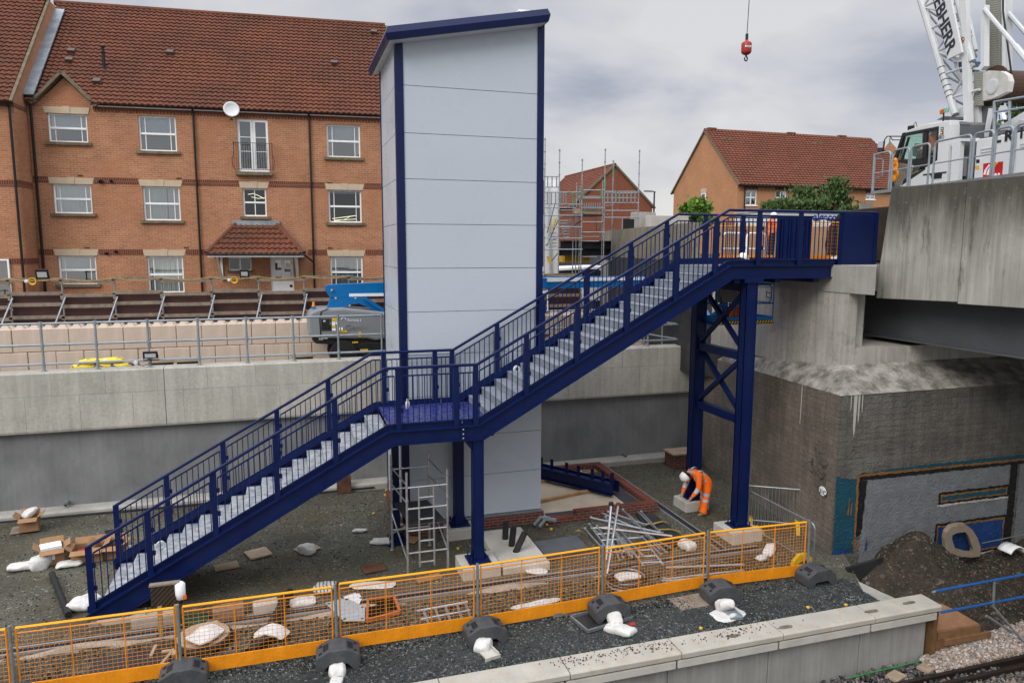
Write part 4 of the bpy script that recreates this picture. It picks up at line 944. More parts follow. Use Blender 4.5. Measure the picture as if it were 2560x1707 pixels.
# tan boundary wall
a = at(1800, 600, y=31); b = at(2235, 560, y=31); bw = MB().box((a.x, 31, -.5), (b.x+6, 31.25, at(1800, 563, y=31).z))
tag(bw.build('boundary_wall', mat('tan_boundary', (.36, .25, .16), .85, 0, .12, 2)), 'tan boundary wall behind the orange mesh fence on the road', 'wall')
# houses
RBR = brickmat('pale_orange_brick', (.57, .26, .12), (.49, .215, .097), (.50, .34, .21), .225, .075, .011, grime=.2, vcol=(.43, .21, .12))
DBR = brickmat('deep_red_brick', (.29, .075, .035), (.23, .06, .03), (.30, .18, .13), .225, .075, .011, grime=.2)
def house(label, kind, wallm, roofm, box, apex, front):
    x0, y0, x1, y1, ze, zb = box; h = thing('brick_house', label, 'house', ((x0+x1)/2, y0, zb))
    return h
x0, y0, y1 = 30.59, 45., 53.9; ze, za = 4.66, 8.85; ym = 49.45; x1 = x0+17.4
h = thing('brick_house', 'long brick house with red tiled roof behind the green conifers', 'house', (38, 45, -.5))
mb = MB(); mb.add([(x0, y0, -.6), (x0, y1, -.6), (x0, y1, ze), (x0, ym, za-.05), (x0, y0, ze)], [(0, 1, 2, 3, 4)])
wins = []
for ax, ay, bx, by in ((1475, 507, 1545, 610), (1672, 512, 1738, 608), (2082, 522, 2150, 575), (2262, 530, 2320, 572)):
    p = at(1300+ax*.38265, 280+ay*.38265, y=y0); q = at(1300+bx*.38265, 280+by*.38265, y=y0); wins.append((p.x, q.z, q.x, p.z))
holed(mb, x0, x1, -.6, ze, wins, y0, .1); mb.add([(x1, y0, -.6), (x1, y1, -.6), (x1, y1, ze), (x1, ym, za), (x1, y0, ze)], [(0, 1, 2, 3, 4)]); mb.build('wall', RBR, h)
sl = V((0, ym-y0+.3, za-ze+.28)); mb = MB(); tiles(mb, (x0-.1, y0-.3, ze-.2), (1, 0, 0), sl.normalized(), 17.8, sl.length, 60, 24, .05, .07, clip=lambda y: (0, 17.7-2.25*y/sl.length))
mb.add([(x0-.1, ym, za), (x0+15.4, ym, za), (x0+17.6, y1+.3, ze-.2), (x0-.1, y1+.3, ze-.2)], [(0, 1, 2, 3)]); mb.add([(x0+15.4, ym, za-.05), (x0+17.6, y0-.3, ze-.22), (x0+17.6, y1, ze-.22)], [(0, 1, 2)]); mb.build('roof', TILER, h)
MB().bar((x0-.06, y0-.3, ze-.22), (x0-.06, ym, za-.02), .12, .16, up=(1, 0, 0)).bar((x0-.06, y1+.3, ze-.22), (x0-.06, ym, za-.02), .12, .16, up=(1, 0, 0)).build('verge', SILL, h)
MB().tube([(x0-.1, ym, za+.04), (x0+15.4, ym, za+.02)], .12, 8).build('ridge', TILER, h)
for f in (.03, .44, .72): MB().cbox((x0+(x1-x0)*f, ym, za+.14), (.7, .3, .14)).build('ridge_vent', TILER, h)
for px, py in ((1806, 349), (1823, 349), (2032, 361), (2048, 361), (2148, 367), (2163, 367), (2109, 440)):
    d = ray(px, py); n = V((0, za-ze, -(ym-y0))); t = V((0, y0, ze)).dot(n)/d.dot(n); p = d*t; MB().cbox(p+V((0, -.05, .06)), (.35, .3, .14)).build('roof_vent', SILL, h)
MB().tube([(x0, y0-.3, ze-.25), (x1, y0-.3, ze-.25)], .06, 6).build('gutter', BLK, h); MB().tube([(x0+.55, y0-.1, ze-.3), (x0+.55, y0-.1, -.5)], .05, 6).build('downpipe', BLK, h)
mb = MB()
for i in range(55): mb.box((x0+.1+i*.31, y0-.05, ze-.55), (x0+.22+i*.31, y0+.02, ze-.45))
mb.build('dentil_course', wallm := RBR, h)
SHUT = mat('window_shutter', (.18, .2, .2), .6)
for a, zb, b, zt in wins:
    f = MB(); w = .07
    f.box((a, y0+.05, zb), (a+w, y0+.1, zt)).box((b-w, y0+.05, zb), (b, y0+.1, zt)).box((a+w, y0+.05, zb), (b-w, y0+.1, zb+w)).box((a+w, y0+.05, zt-w), (b-w, y0+.1, zt)).box(((a+b)/2-.03, y0+.05, zb+w), ((a+b)/2+.03, y0+.1, zt-w)).box((a+w, y0+.055, (zb+zt)/2-.04), ((a+b)/2-.03, y0+.1, (zb+zt)/2+.04)).box(((a+b)/2+.03, y0+.055, (zb+zt)/2-.04), (b-w, y0+.1, (zb+zt)/2+.04))
    wf = f.build('window', UPVC, h); MB().add([(a, y0+.09, zb), (b, y0+.09, zb), (b, y0+.09, zt), (a, y0+.09, zt)], [(0, 1, 2, 3)]).build('pane', GLASS, wf)
    mb = MB(); n = int((zt-zb)/.11)
    for i in range(n): mb.cbox(((a+b)/2, y0+.17, zb+.05+i*.11), (b-a, .07, .02), mtx=Matrix.Rotation(.5, 3, 'X'))
    mb.build('shutter', NET, wf); MB().box((a-.1, y0+.3, zb-.1), (b+.1, y0+.33, zt+.1)).build('room', ROOM, wf)
    MB().box((a-.06, y0-.03, zt), (b+.06, y0+.05, zt+.28)).build('lintel', REDB, wf)
    MB().box((a-.06, y0-.05, zb-.08), (b+.06, y0+.04, zb)).build('sill', UPVC, wf)
p = at(1300+1186*.38265, 280+530*.38265, x=x0); q = at(1300+1213*.38265, 280+608*.38265, x=x0)
f = MB().box((x0-.03, q.y, q.z), (x0+.02, p.y, p.z)).build('window', UPVC, h); MB().box((x0-.036, q.y+.12, q.z+.1), (x0-.03, p.y-.12, (p.z+q.z)/2-.05)).box((x0-.036, q.y+.12, (p.z+q.z)/2+.05), (x0-.03, p.y-.12, p.z-.1)).build('pane', mat('dark_pane', (.08, .1, .11), .1), f); MB().box((x0-.05, q.y-.06, p.z), (x0, p.y+.06, p.z+.3)).build('lintel', STONE, f)
# left background house
yg = 70.; k = 70/65.
xa, xb, xm = 26.19*k, 34.55*k, 30.43*k; ze, za = 4.10*k, 7.9*k
h = thing('brick_house', 'deep red brick gable house behind the scaffolding', 'house', (xm, yg, -.5))
mb = MB(); mb.add([(xa, yg, -1), (xb, yg, -1), (xb, yg, ze), (xm, yg, za), (xa, yg, ze)], [(0, 1, 2, 3, 4)]); mb.add([(xa, yg, -1), (xa, yg+16, -1), (xa, yg+16, ze), (xa, yg, ze)], [(0, 1, 2, 3)]); mb.add([(xb, yg, -1), (xb, yg+16, -1), (xb, yg+16, ze), (xb, yg, ze)], [(0, 1, 2, 3)]); mb.build('wall', DBR, h)
sl = V((xm-xa+.3, 0, za-ze+.3)); mb = MB(); tiles(mb, (xa-.3, yg+14, ze-.25), (0, -1, 0), sl.normalized(), 14.1, sl.length, 34, 20, .05, .07); mb.add([(xm, yg-.1, za+.05), (xm, yg+14, za+.05), (xb+.3, yg+14, ze-.2), (xb+.3, yg-.1, ze-.2)], [(0, 1, 2, 3)]); mb.build('roof', TILER, h)
MB().bar((xa-.3, yg-.08, ze-.2), (xm, yg-.08, za+.05), .2, .16, up=(0, 1, 0)).bar((xb+.3, yg-.08, ze-.2), (xm, yg-.08, za+.05), .2, .16, up=(0, 1, 0)).build('verge', SILL, h)
MB().tube([(xm, yg-.1, za+.1), (xm, yg+14, za+.1)], .14, 8).build('ridge', TILER, h)
# its rear extension and chimney-like gable further left
MB().add([(xa-2.6, yg+7.8, -1), (xa+.02, yg+7.8, -1), (xa+.02, yg+7.8, ze+2.6), (xa-.9, yg+7.8, ze+3.5), (xa-2.6, yg+7.8, ze+1.2)], [(0, 1, 2, 3, 4)]).build('rear_gable', DBR, h)
for xx in (xa-2.1, xa-.9): f = MB().box((xx, yg+7.74, 2.2), (xx+.75, yg+7.82, 3.6)).build('window', UPVC, h); MB().box((xx+.1, yg+7.73, 2.3), (xx+.65, yg+7.74, 3.5)).build('pane', LAMPG, f)
# street lamp
p = at(1636, 480, y=60); q = at(1612, 473, y=60); lp = thing('street_lamp', 'slim dark street lamp standing between the two background houses', 'street lamp', (p.x, 60, -.5))
MB().tube([(p.x, 60, -.5), (p.x, 60, p.z)], [.10, .07], 8).build('pole', DARKSTEEL, lp); MB().tube([(p.x+.12, 60, p.z-.02), (p.x-.3, 60, p.z+.06)], .05, 6).build('arm', DARKSTEEL, lp); MB().cbox((p.x-.62, 60, p.z+.04), (.75, .3, .09)).build('lantern', DARKSTEEL, lp)
# ================================================================ mesh fencing on the road, hoops, person
def meshpanel(o, a, b, z0, z1, board=.18, nx=22, nz=8, m=ORANGE, wire=.006, tubes=True, top=AMBER):
    """one orange barrier panel from a to b as parts: frame, mesh, toe board"""
    a, b = V(a), V(b); L = (b-a).length; Z = V((0, 0, 1))
    f = MB(); f.tube([a+Z*z1, b+Z*z1], .022, 6); f.build('top_rail', top, o)
    f = MB()
    for t in (0, 1): q = a.lerp(b, t); f.tube([q+Z*z0, q+Z*(z1-.01)], .016, 6)
    f.tube([a+Z*(z1-.085), b+Z*(z1-.085)], .012, 6)
    for t in (.333, .667): q = a.lerp(b, t); f.tube([q+Z*(z0+board), q+Z*z1], .010, 5)
    f.build('frame', m, o)
    w = MB()
    for i in range(1, nx): q = a.lerp(b, i/nx); w.bar(q+Z*(z0+board), q+Z*(z1-.08), wire, wire)
    for j in range(1, nz): z = z0+board+(z1-.08-z0-board)*j/nz; w.bar(a+Z*z, b+Z*z, wire, wire)
    w.build('wire_mesh', m, o)
    if board: d = (b-a).normalized(); n = d.cross(Z)*.012; MB().hexa([a+d*.02+Z*z0-n, b-d*.02+Z*z0-n, b-d*.02+Z*z0+n, a+d*.02+Z*z0+n, a+d*.02+Z*(z0+board)-n, b-d*.02+Z*(z0+board)-n, b-d*.02+Z*(z0+board)+n, a+d*.02+Z*(z0+board)+n]).build('toe_board', m, o)
for i, (pa, pb, y, lab) in enumerate((((1792, 655), (1893, 655), 20.0, 'orange mesh barrier on the road seen through the top landing railing, left one'), ((1896, 655), (2024, 655), 20.0, 'orange mesh barrier behind the ribbed blue panel on the top landing'), ((2026, 650), (2170, 650), 19.0, 'orange mesh barrier on the road in front of the tan boundary wall'))):
    a = at(*pa, z=-.40); b = at(*pb, z=-.40); a.y = b.y = y; sc_ = y/at(*pa, z=-.40).y
    xa, xb = at(*pa, y=y).x, at(*pb, y=y).x
    o = thing('mesh_barrier', lab, 'barrier', (xa, y, -.4), group='orange mesh barriers on the approach road'); meshpanel(o, (xa, y, 0), (xb, y, 0), -.38, .70 if i < 2 else .82, .18, 18, 8)
for px, lab in ((1805, 'white tubular hoop barrier on the road, left one'), (1865, 'white tubular hoop barrier on the road next to the worker')):
    p = at(px, 640, y=18.8); o = thing('hoop_barrier', lab, 'barrier', (p.x, 18.8, -.4), group='white hoop barriers on the road')
    MB().tube(hoop((p.x, 18.8, -.40), (p.x+.75, 18.9, -.40), .86, .14), .025, 8).build('hoop', UPVC, o); MB().tube([(p.x, 18.8, 0), (p.x+.75, 18.9, 0)], .02, 6).build('cross_rail', UPVC, o)
stand = dict(pelvis=(0, 0, .93), chest=(.03, 0, 1.38), neck=(.05, 0, 1.50), head=(.10, 0, 1.62), shL=(.03, -.2, 1.37), shR=(.03, .2, 1.37), elL=(.06, -.25, 1.08), elR=(.10, .25, 1.09), wrL=(.22, -.22, .90), wrR=(.28, .2, .93),
             hipL=(0, -.1, .89), hipR=(0, .1, .89), knL=(.03, -.11, .48), knR=(.0, .11, .48), anL=(0, -.12, .09), anR=(-.04, .12, .09), toe=(1, -.2, 0))
p = at(1925, 600, y=24)
person('person in orange hi-vis jacket and dark trousers standing on the road behind the top landing', (p.x, 24, -.40), stand, HV2, facing=(.9, -.2, -.3), hood=False)
tag(MB().cbox(at(2115, 655, y=17.6)+V((0, 0, .12)), (.7, .5, .05), .2).cbox(at(2115, 655, y=17.6)+V((.1, .1, .17)), (.5, .4, .03), .5).build('white_boards', UPVC), 'white boards lying on the road behind the last railing bay', 'boards')
# ================================================================ trees
def leafmat(name, c):
    t = NT(name); oi = t.n('ShaderNodeTexCoord'); col = t.mix(t.gray(t.noise(2.5, 5), .35, .65), sc(c, .6), sc(c, 1.5)); col = t.mix(t.gray(t.noise(23, 2), .4, .6, 0, .5), col, sc(c, .5))
    return t.fin(col, .65, 0, None, .3)
CONIF = leafmat('conifer_green', (.085, .135, .05)); BUSHG = leafmat('bright_leaf', (.12, .22, .035)); BARK = mat('bark', (.07, .05, .035), .9, 0, .3, 6)
def crown(name, root, c, rx, ry, rz, n, leaf, m, seed, up=0., clumps=26, shape=1.):
    rr = random.Random(seed); mb = MB(); cl = []
    for k in range(clumps):
        a, z = rr.uniform(0, 2*PI), rr.uniform(-1, 1); r = math.sqrt(max(0, 1-abs(z)**1.6))*rr.uniform(.25, 1)
        if up: r *= (1-.45*max(0, z)); 
        cl.append((V((rx*r*math.cos(a), ry*r*math.sin(a), rz*z)), rr.uniform(.16, .34)))
    for i in range(n):
        cc, q = rr.choice(cl); g = V((rr.gauss(0, 1), rr.gauss(0, 1), rr.gauss(0, .8)))*q*.55
        p = V(c)+cc+V((g.x*rx, g.y*ry, g.z*rz))
        d = V((rr.uniform(-1, 1), rr.uniform(-1, 1), rr.uniform(-.6, 1)+up)).normalized(); e = d.cross(V((rr.uniform(-1, 1), rr.uniform(-1, 1), rr.uniform(-1, 1)))).normalized()
        s = leaf*rr.uniform(.6, 1.3); w = s*(.22 if up else .45)
        mb.add([p, p+d*s*.5+e*w, p+d*s, p+d*s*.5-e*w], [(0, 1, 2, 3)])
    mb.build(name, m, root, recalc=False)
def tree(label, cat, base, c, rx, ry, rz, n, leaf, m, seed, up=0., group=None, nm='conifer_tree'):
    o = thing(nm, label, cat, base, group=group); b, c = V(base), V(c)
    mb = MB(); mb.tube([b, b.lerp(c, .6)+V((.1, 0, 0)), c+V((0, 0, rz*.6))], [.16, .11, .03], 8); rr = random.Random(seed)
    for k in range(9): s = b.lerp(c, .5+.06*k); a = rr.uniform(0, 2*PI); mb.tube([s, s+V((rx*.7*math.cos(a), ry*.7*math.sin(a), rz*rr.uniform(0, .5)))], [.05, .012], 5)
    mb.build('trunk', BARK, o); crown('crown', o, c, rx, ry, rz, n, leaf, m, seed, up); return o
for i, (px, py, rpx, rpy, lab) in enumerate(((2085, 520, 66, 50, 'tallest dark green conifer in front of the long brick house'), (2005, 525, 62, 40, 'dark green conifer between two windows of the long brick house'), (1940, 540, 46, 34, 'lower left dark green conifer by the house downpipe'))):
    y = 41.5-.6*i; c = at(px, py, y=y); d = (c.x*.2936+c.y*.956)/F; tree(lab, 'tree', (c.x, y, -.4), c, rpx*d*1.15, 1.3, rpy*d*1.15, 5200, .30, CONIF, 11+i, .9, 'conifers by the long house')
c = at(1745, 536, y=37); tree('small bright green bush above the wing wall', 'bush', (c.x, 37, -.4), c, 1.25, 1.0, .75, 2200, .2, BUSHG, 31, 0, None, 'leafy_bush')
c = at(2545, 268, y=40); tree('green tree glimpsed behind the crane at the right edge', 'tree', (c.x, 40, -.4), c, 1.9, 1.5, 1.7, 1500, .3, CONIF, 41, 0, None, 'leafy_tree')
# ================================================================ scaffold stair tower
sf = thing('scaffold_tower', 'system scaffold stair tower with tall standards left of the stained wing wall', 'scaffold', (10, 30, -3.6))
YS = 29.0; K = 380/1862
def sp(u, v, y=YS): return at(1340+u*K, 340+v*K, y=y)
stds = [(112, 25, 0), (290, 160, 0), (568, 280, 0), (850, 155, 0), (948, 295, 1.6), (1270, 170, 1.6), (105, 390, 1.6), (500, 575, 1.6), (820, 540, 1.6), (460, 675, .8), (540, 610, 1.0)]
SGREEN = mat('green_tag', (.05, .25, .09), .6)
for u, v, dy in stds:
    y = YS+dy; p = sp(u, v, y); mb = MB(); mb.tube([(p.x, y, -3.6), (p.x, y, p.z)], .024, 6)
    z = p.z-.06
    while z > -3.5: mb.lathe([(.05, -.014), (.05, .014)], (p.x, y, z), 6); z -= .5
    mb.lathe([(.03, -.3), (.03, -.28)], (p.x, y, p.z), 6)
    mb.build('standard', GALV, sf)
def led(u0, v0, u1, v1, dy=0, dy1=None, r=.024, m=None, nm='ledger'):
    y0, y1 = YS+dy, YS+(dy if dy1 is None else dy1); MB().tube([sp(u0, v0, y0), sp(u1, v1, y1)], r, 6).build(nm, m or GALV, sf)
for u0, u1, vs in ((112, 285, (497, 628, 690, 832, 975, 1115, 1250, 1390)), (285, 568, (692, 840, 975, 1115, 1255, 1390)), (568, 840, (665, 765, 880, 1055, 1180)), (840, 1262, (683, 820, 915, 1000))):
    for v in vs: led(u0, v, u1, v)
for u0, u1, v in ((105, 500, 880), (500, 820, 745), (820, 1240, 700), (820, 1240, 760), (300, 530, 910), (560, 770, 1235), (560, 770, 1290), (560, 740, 1480)): led(u0, v, u1, v, 1.6)
for a, b in (((112, 975), (105, 975)), ((285, 975), (300, 985)), ((568, 975), (500, 975)), ((840, 970), (820, 965)), ((850, 690), (948, 700)), ((1262, 690), (1270, 700)), ((840, 855), (948, 850)), ((568, 690), (500, 700))): led(*a, *b, 0, 1.6)
for a in ((100, 1340, 545, 1045), (245, 780, 135, 1190), (295, 985, 160, 1270), (230, 1120, 130, 1350), (430, 1060, 330, 1290), (1000, 900, 930, 1130), (880, 960, 770, 1140), (520, 1390, 600, 1560), (730, 1000, 745, 1200), (265, 1440, 180, 1540)): led(*a, .4, .9, nm='brace')
for u0, u1, v0, v1 in ((120, 285, 500, 628), (118, 270, 695, 830), (290, 385, 695, 835), (860, 1240, 685, 818), (580, 800, 820, 900)):
    mb = MB(); n = 3 if u1-u0 < 200 else 8
    for i in range(n): u = u0+(u1-u0)*(i+.4)/n; mb.bar(sp(u, v0), sp(u, v1), .06, .03)
    mb.build('guard_frame', GALV, sf)
MB().box((sp(485, 955).x, YS+.1, sp(485, 950).z), (sp(805, 955).x, YS+.14, sp(485, 885).z)).build('toe_board', PLY, sf)
MB().box((sp(485, 955).x, YS+.14, sp(485, 975).z), (sp(830, 955).x, YS+1.4, sp(485, 955).z)).build('deck_board', DARKSTEEL, sf)
for k in range(7): led(290+8*k, 1040+33*k, 430-4*k, 1040+33*k, .5, nm='stair_tread', r=.03)
for k in range(5): led(170+10*k, 1190+40*k, 250, 1190+40*k, .7, nm='stair_tread', r=.03)
led(200, 1150, 240, 1010, .6, r=.05, m=YELLOW, nm='ledger'); led(145, 1470, 180, 1560, .2, r=.06, m=YELLOW, nm='ledger')
for u, v in ((455, 760), (848, 600), (948, 445), (985, 740), (800, 710), (555, 700)): a = sp(u, v); MB().tube([a+V((0, -.01, -.22)), a+V((0, -.01, .22))], .031, 6).build('colour_tag', SGREEN, sf)
a, b = sp(98, 1568, YS+2.2), sp(285, 540, YS+2.2); mb = MB()
SHEET = mat('white_sheeting', (.62, .63, .64), .5, 0, .08, .6)
tag(MB().grid(lambda u, v: V((a.x+(b.x-a.x)*u, YS+2.2+.06*math.sin(u*9+v*4), -3.6+(b.z+3.6)*v)), 10, 12).build('white_sheeting', SHEET, smooth=True, solid=.02), 'tall pale sheeting hanging at the left end of the scaffold tower', 'sheeting')
# white van and steel sections under the scaffold
p = sp(480, 1290, 34.); vx = p.x; vn = thing('parked_van', 'white van parked behind the scaffold poles', 'van', (vx, 34, -3.2))
MB().prism([(vx-2.6, -2.6), (vx-2.5, -1.65), (vx-1.9, -.95), (vx+1.2, -.85), (vx+2.3, -1.5), (vx+3.0, -1.75), (vx+3.1, -2.6)], 'y', 33.2, 35).build('body', UPVC, vn, bevel=.08)
MB().prism([(vx-2.2, -1.55), (vx-1.75, -1.1), (vx+.9, -1.02), (vx+1.8, -1.5)], 'y', 33.17, 33.21).build('side_window', BLACK, vn)
for x in (vx-1.6, vx+2): MB().lathe([(.34, 0), (.36, .1), (.36, .2)], (x, 33.3, -2.75), 14, mtx=Matrix.Rotation(PI/2, 3, 'X')).build('wheel', BLACK, vn)
for i, (u, v, L, lab) in enumerate(((560, 1330, 3.4, 'upper dark steel beam stacked under the scaffold'), (540, 1420, 3.8, 'lower dark steel beam stacked under the scaffold'))):
    p = sp(u, v, 31.5); mb = MB()
    for dz in (-.16, .16): mb.cbox((p.x+.6, 31.5, p.z+dz), (L, .35, .03), .06)
    mb.cbox((p.x+.6, 31.5, p.z), (L, .03, .3), .06); tag(mb.build('steel_beam', DARKSTEEL), lab, 'steel beam')
p = sp(470, 1500, 32); tag(MB().cbox(p, (1.3, .6, .35), .1).cbox(p+V((.1, -.32, .05)), (.9, .05, .2), .1, 0).build('plant_attachment', YELLOW), 'yellow piece of plant partly hidden below the scaffold', 'machine part')
for i, (x, y, r, h) in enumerate(((9.4, 24.4, 1.2, .9), (10.9, 25.5, 1.6, 1.1), (11.6, 23.4, .9, .55))):
    mb = MB(); mb.grid(lambda u, v: V((x+r*2*(u-.5), y+r*2*(v-.5), -3.62+h*max(0, 1-(2*math.hypot(u-.5, v-.5))**1.6)+.10*noise.noise(V((u*7+i, v*7, 2))))), 18, 18)
    tag(mb.build('rubble_heap', mat('tan_rubble', (.34, .26, .19), .95, 0, .25, 3, bump=.5, bscale=20), smooth=False), ['low tan rubble heap right of the concrete blocks', 'larger tan rubble heap by the foot of the wing wall', 'small tan rubble heap behind the railing end'][i], 'rubble heap', kind='stuff')
# ================================================================ articulated boom lift
SKY = mat('boom_blue', (.0, .155, .44), .4, 0, .08, 1.5, dirt=(.01, .08, .2), dirtamt=.2); BODYG = mat('lift_grey', (.235, .25, .265), .42, 0, .06, 1.2, dirt=(.15, .15, .15), dirtamt=.2)
bl = thing('boom_lift', 'blue and grey articulated boom lift parked behind the retaining wall railing', 'boom lift', (2.5, 23, -3.6))
body = [(.60, -2.74), (.55, -2.62), (.54, -2.15), (.62, -1.98), (.85, -1.88), (1.6, -1.86), (2.9, -2.03), (4.4, -2.2), (4.4, -2.8), (3.0, -2.85), (2.62, -2.92), (2.35, -2.85), (.95, -2.79)]
q = .975
MB().prism([(x*q, z*q) for x, z in body], 'y', 22.4, 23.7).build('cowl', BODYG, bl, bevel=.07)
MB().prism([(x*q, z*q) for x, z in ((.70, -2.76), (2.3, -2.87), (2.7, -2.95), (4.2, -2.9), (4.2, -3.15), (1.6, -3.02), (.78, -2.96), (.66, -2.84))], 'y', 22.5, 23.6).build('base_frame', BLACK, bl)
mb = MB(); mb.prism([(x*q, z*q) for x, z in ((1.7, -3.10), (2.2, -2.98), (4.2, -2.98), (4.2, -3.4), (1.45, -3.45))], 'y', 22.45, 23.7); mb.build('chassis', BLACK, bl, bevel=.03)
for x in (1.55, 3.9):
    for y in (22.25, 23.5): MB().lathe([(.2, 0), (.40, .02), (.42, .1), (.42, .26), (.40, .34), (.2, .36)], (x, y+.36, -3.22), 18, mtx=Matrix.Rotation(PI/2, 3, 'X')).build('wheel', BLACK, bl)
mb = MB(); mb.prism([(.905*q, -2.78*q), (.94*q, -2.78*q), (.92*q, -2.2*q), (.98*q, -1.94*q), (1.2*q, -1.86*q), (1.15*q, -1.86*q), (.94*q, -1.95*q), (.885*q, -2.2*q)], 'y', 22.385, 22.41); mb.build('cowl_joint', BLACK, bl)
YB2 = 22.39
mp = lambda px, py: at(740+px*260/1568, 660+py*260/1568, y=YB2)
def panel(x0, y0, x1, y1, m, nm='decal', d=.006):
    a, b = mp(x0, y1), mp(x1, y0); MB().box((a.x, YB2-d, a.z), (b.x, YB2+.02, b.z)).build(nm, m, bl)
panel(362, 815, 540, 1015, mat('lift_grey_dark', (.10, .11, .12), .5), 'control_recess', .002); panel(385, 828, 528, 1000, BLACK, 'control_box', .006)
panel(410, 845, 445, 872, LAMPG, 'decal', .009); panel(508, 875, 528, 915, SGREEN, 'decal', .009); panel(505, 842, 525, 858, RED, 'decal', .009)
panel(543, 815, 628, 862, YELLOW); panel(543, 868, 588, 930, UPVC); panel(596, 872, 634, 908, UPVC); panel(543, 934, 596, 964, YELLOW); panel(543, 968, 598, 1006, UPVC); panel(640, 955, 662, 995, UPVC); panel(682, 955, 705, 995, UPVC)
panel(640, 1002, 772, 1040, YELLOW, 'number_plate'); panel(945, 1022, 985, 1098, YELLOW); panel(820, 1052, 910, 1066, YELLOW); panel(966, 1280, 1086, 1316, YELLOW); panel(848, 1168, 935, 1192, YELLOW)
def ltext(s, px, py, px1, size, m, ext=.004, sx=1.):
    a, b = mp(px, py), mp(px1[0], px1[1]); text('lettering', s, size, frame3((a.x, YB2-.008, a.z), (b.x-a.x, 0, b.z-a.z), (0, 0, 1)), m, bl, ext, sx=sx)
ltext('Summit Platforms', 778, 862, (1255, 900), .112, UPVC); ltext('XC', 343, 1142, (385, 1142), .085, UPVC); ltext('XTRA', 392, 1130, (440, 1130), .05, UPVC); ltext('MD108', 645, 1036, (770, 1040), .075, BLACK); ltext('GENIE'.title(), 735, 1000, (1090, 1010), .255, mat('embossed_grey', (.19, .20, .215), .45), .004, 1.1)
a, b, c = mp(680, 835), mp(712, 803), mp(760, 845); MB().tube([(p.x, YB2-.006, p.z) for p in (a, b, mp(728, 818), mp(740, 812), c)], .008, 4).build('logo_mark', UPVC, bl)
a, b, c = mp(450, 1128), mp(465, 1108), mp(480, 1128); MB().tube([(p.x, YB2-.006, p.z) for p in (a, b, c)], .006, 4).build('logo_mark', UPVC, bl)
p = mp(270, 640); MB().lathe([(.045, -.08), (.05, .0), (.04, .02), (.038, .10), (.0, .12)], (p.x, 22.7, p.z), 10).build('beacon', mat('amber_beacon', (.9, .3, .0), .2), bl); MB().cbox((p.x, 22.7, p.z-.06), (.14, .14, .06)).build('beacon_base', SKY, bl)
# arms: lower links, main boom, jib and basket
zz = lambda L: [(x, z) for x, z in L]
MB().prism([(1.10, -1.17), (1.18, -1.14), (1.6, -1.12), (2.9, -1.08), (8.3, -.99), (8.3, -1.34), (2.9, -1.40), (2.4, -1.47), (1.55, -1.52), (1.22, -1.52), (1.10, -1.30)], 'y', 22.85, 23.25).build('main_boom', SKY, bl)
MB().box((1.8, 22.83, -1.50), (8.3, 22.86, -1.41)).build('boom_rail', UPVC, bl); MB().prism([(8.3, -.95), (12.0, -.98), (12.0, -1.30), (8.3, -1.36)], 'y', 22.9, 23.2).build('main_boom', SKY, bl); MB().prism([(8.2, -.98), (12.0, -1.0), (12.0, -1.1), (8.2, -1.12)], 'y', 22.87, 22.91).build('boom_rail', UPVC, bl)
MB().prism([(1.13, -1.87), (1.25, -1.55), (1.9, -1.50), (2.25, -1.55), (3.0, -1.98), (2.75, -2.05), (2.1, -1.72), (1.75, -1.75), (1.62, -1.95)], 'y', 22.8, 23.3).build('lower_link', SKY, bl)
MB().bar((2.25, 22.75, -1.54), (2.95, 22.75, -2.02), .12, .10).build('cylinder', SKY, bl)
for x, z in ((1.29, -1.30), (1.40, -1.55), (2.0, -1.56)): MB().lathe([(.045, 0), (.045, .03), (.02, .04)], (x, 22.82, z), 10, mtx=Matrix.Rotation(PI/2, 3, 'X')).build('pin', GALV, bl)
bx = lambda px, py, y=16.5: at(1640+px*320/2281, 680+py*320/2281, y=y)
a = bx(745, 560, 18.6); b = bx(930, 880, 17.4); MB().bar((12.0, 23.0, -1.15), a, .22, .26).bar(a, b, .20, .22).build('jib', SKY, bl); MB().bar(b, bx(1150, 740, 16.9), .2, .2).build('rotator', SKY, bl); MB().bar(bx(1210, 520, 16.85), bx(1210, 830, 16.85), .16, .14).build('basket_mount', SKY, bl)
yb0, yb1 = 16.05, 16.75; L, R = bx(1080, 860, yb0), bx(2075, 860, yb0); zf = bx(2075, 900, yb0).z; zt = bx(2075, 210, yb0).z; zm = bx(2075, 555, yb0).z; Lx, Rx = L.x, R.x
MB().box((Lx, yb0, zf-.02), (Rx, yb1, zf+.03)).box((Lx, yb0-.01, zf+.03), (Rx, yb0+.01, zf+.17)).box((Rx-.02, yb0, zf), (Rx, yb1, zf+.17)).box((Lx, yb0, zf), (Lx+.02, yb1, zf+.17)).box((Lx, yb1-.02, zf), (Rx, yb1, zf+.17)).build('basket_floor', SKY, bl)
mb = MB(); n = 20
for i in range(n): x = Lx+(Rx-Lx)*i/n; w = (Rx-Lx)/n*.5; mb.add([(x, yb0-.016, zf+.0), (x+w, yb0-.016, zf+.0), (x+w*1.9, yb0-.016, zf+.07), (x+w*.9, yb0-.016, zf+.07)], [(0, 1, 2, 3)])
mb.build('hazard_stripe', YELLOW, bl); MB().box((Lx, yb0-.013, zf-.02), (Rx, yb0-.010, zf+.08)).build('hazard_stripe', BLACK, bl)
mb = MB()
for z in (zm, zt):
    mb.tube([(Lx, yb0, z), (Rx, yb0, z), (Rx, yb1, z), (Lx, yb1, z), (Lx, yb0, z)], .02, 6)
for x in (Lx, Lx+.55, (Lx+Rx)/2, Rx-.75, Rx):
    for y in (yb0, yb1): mb.tube([(x, y, zf), (x, y, zt)], .018, 6)
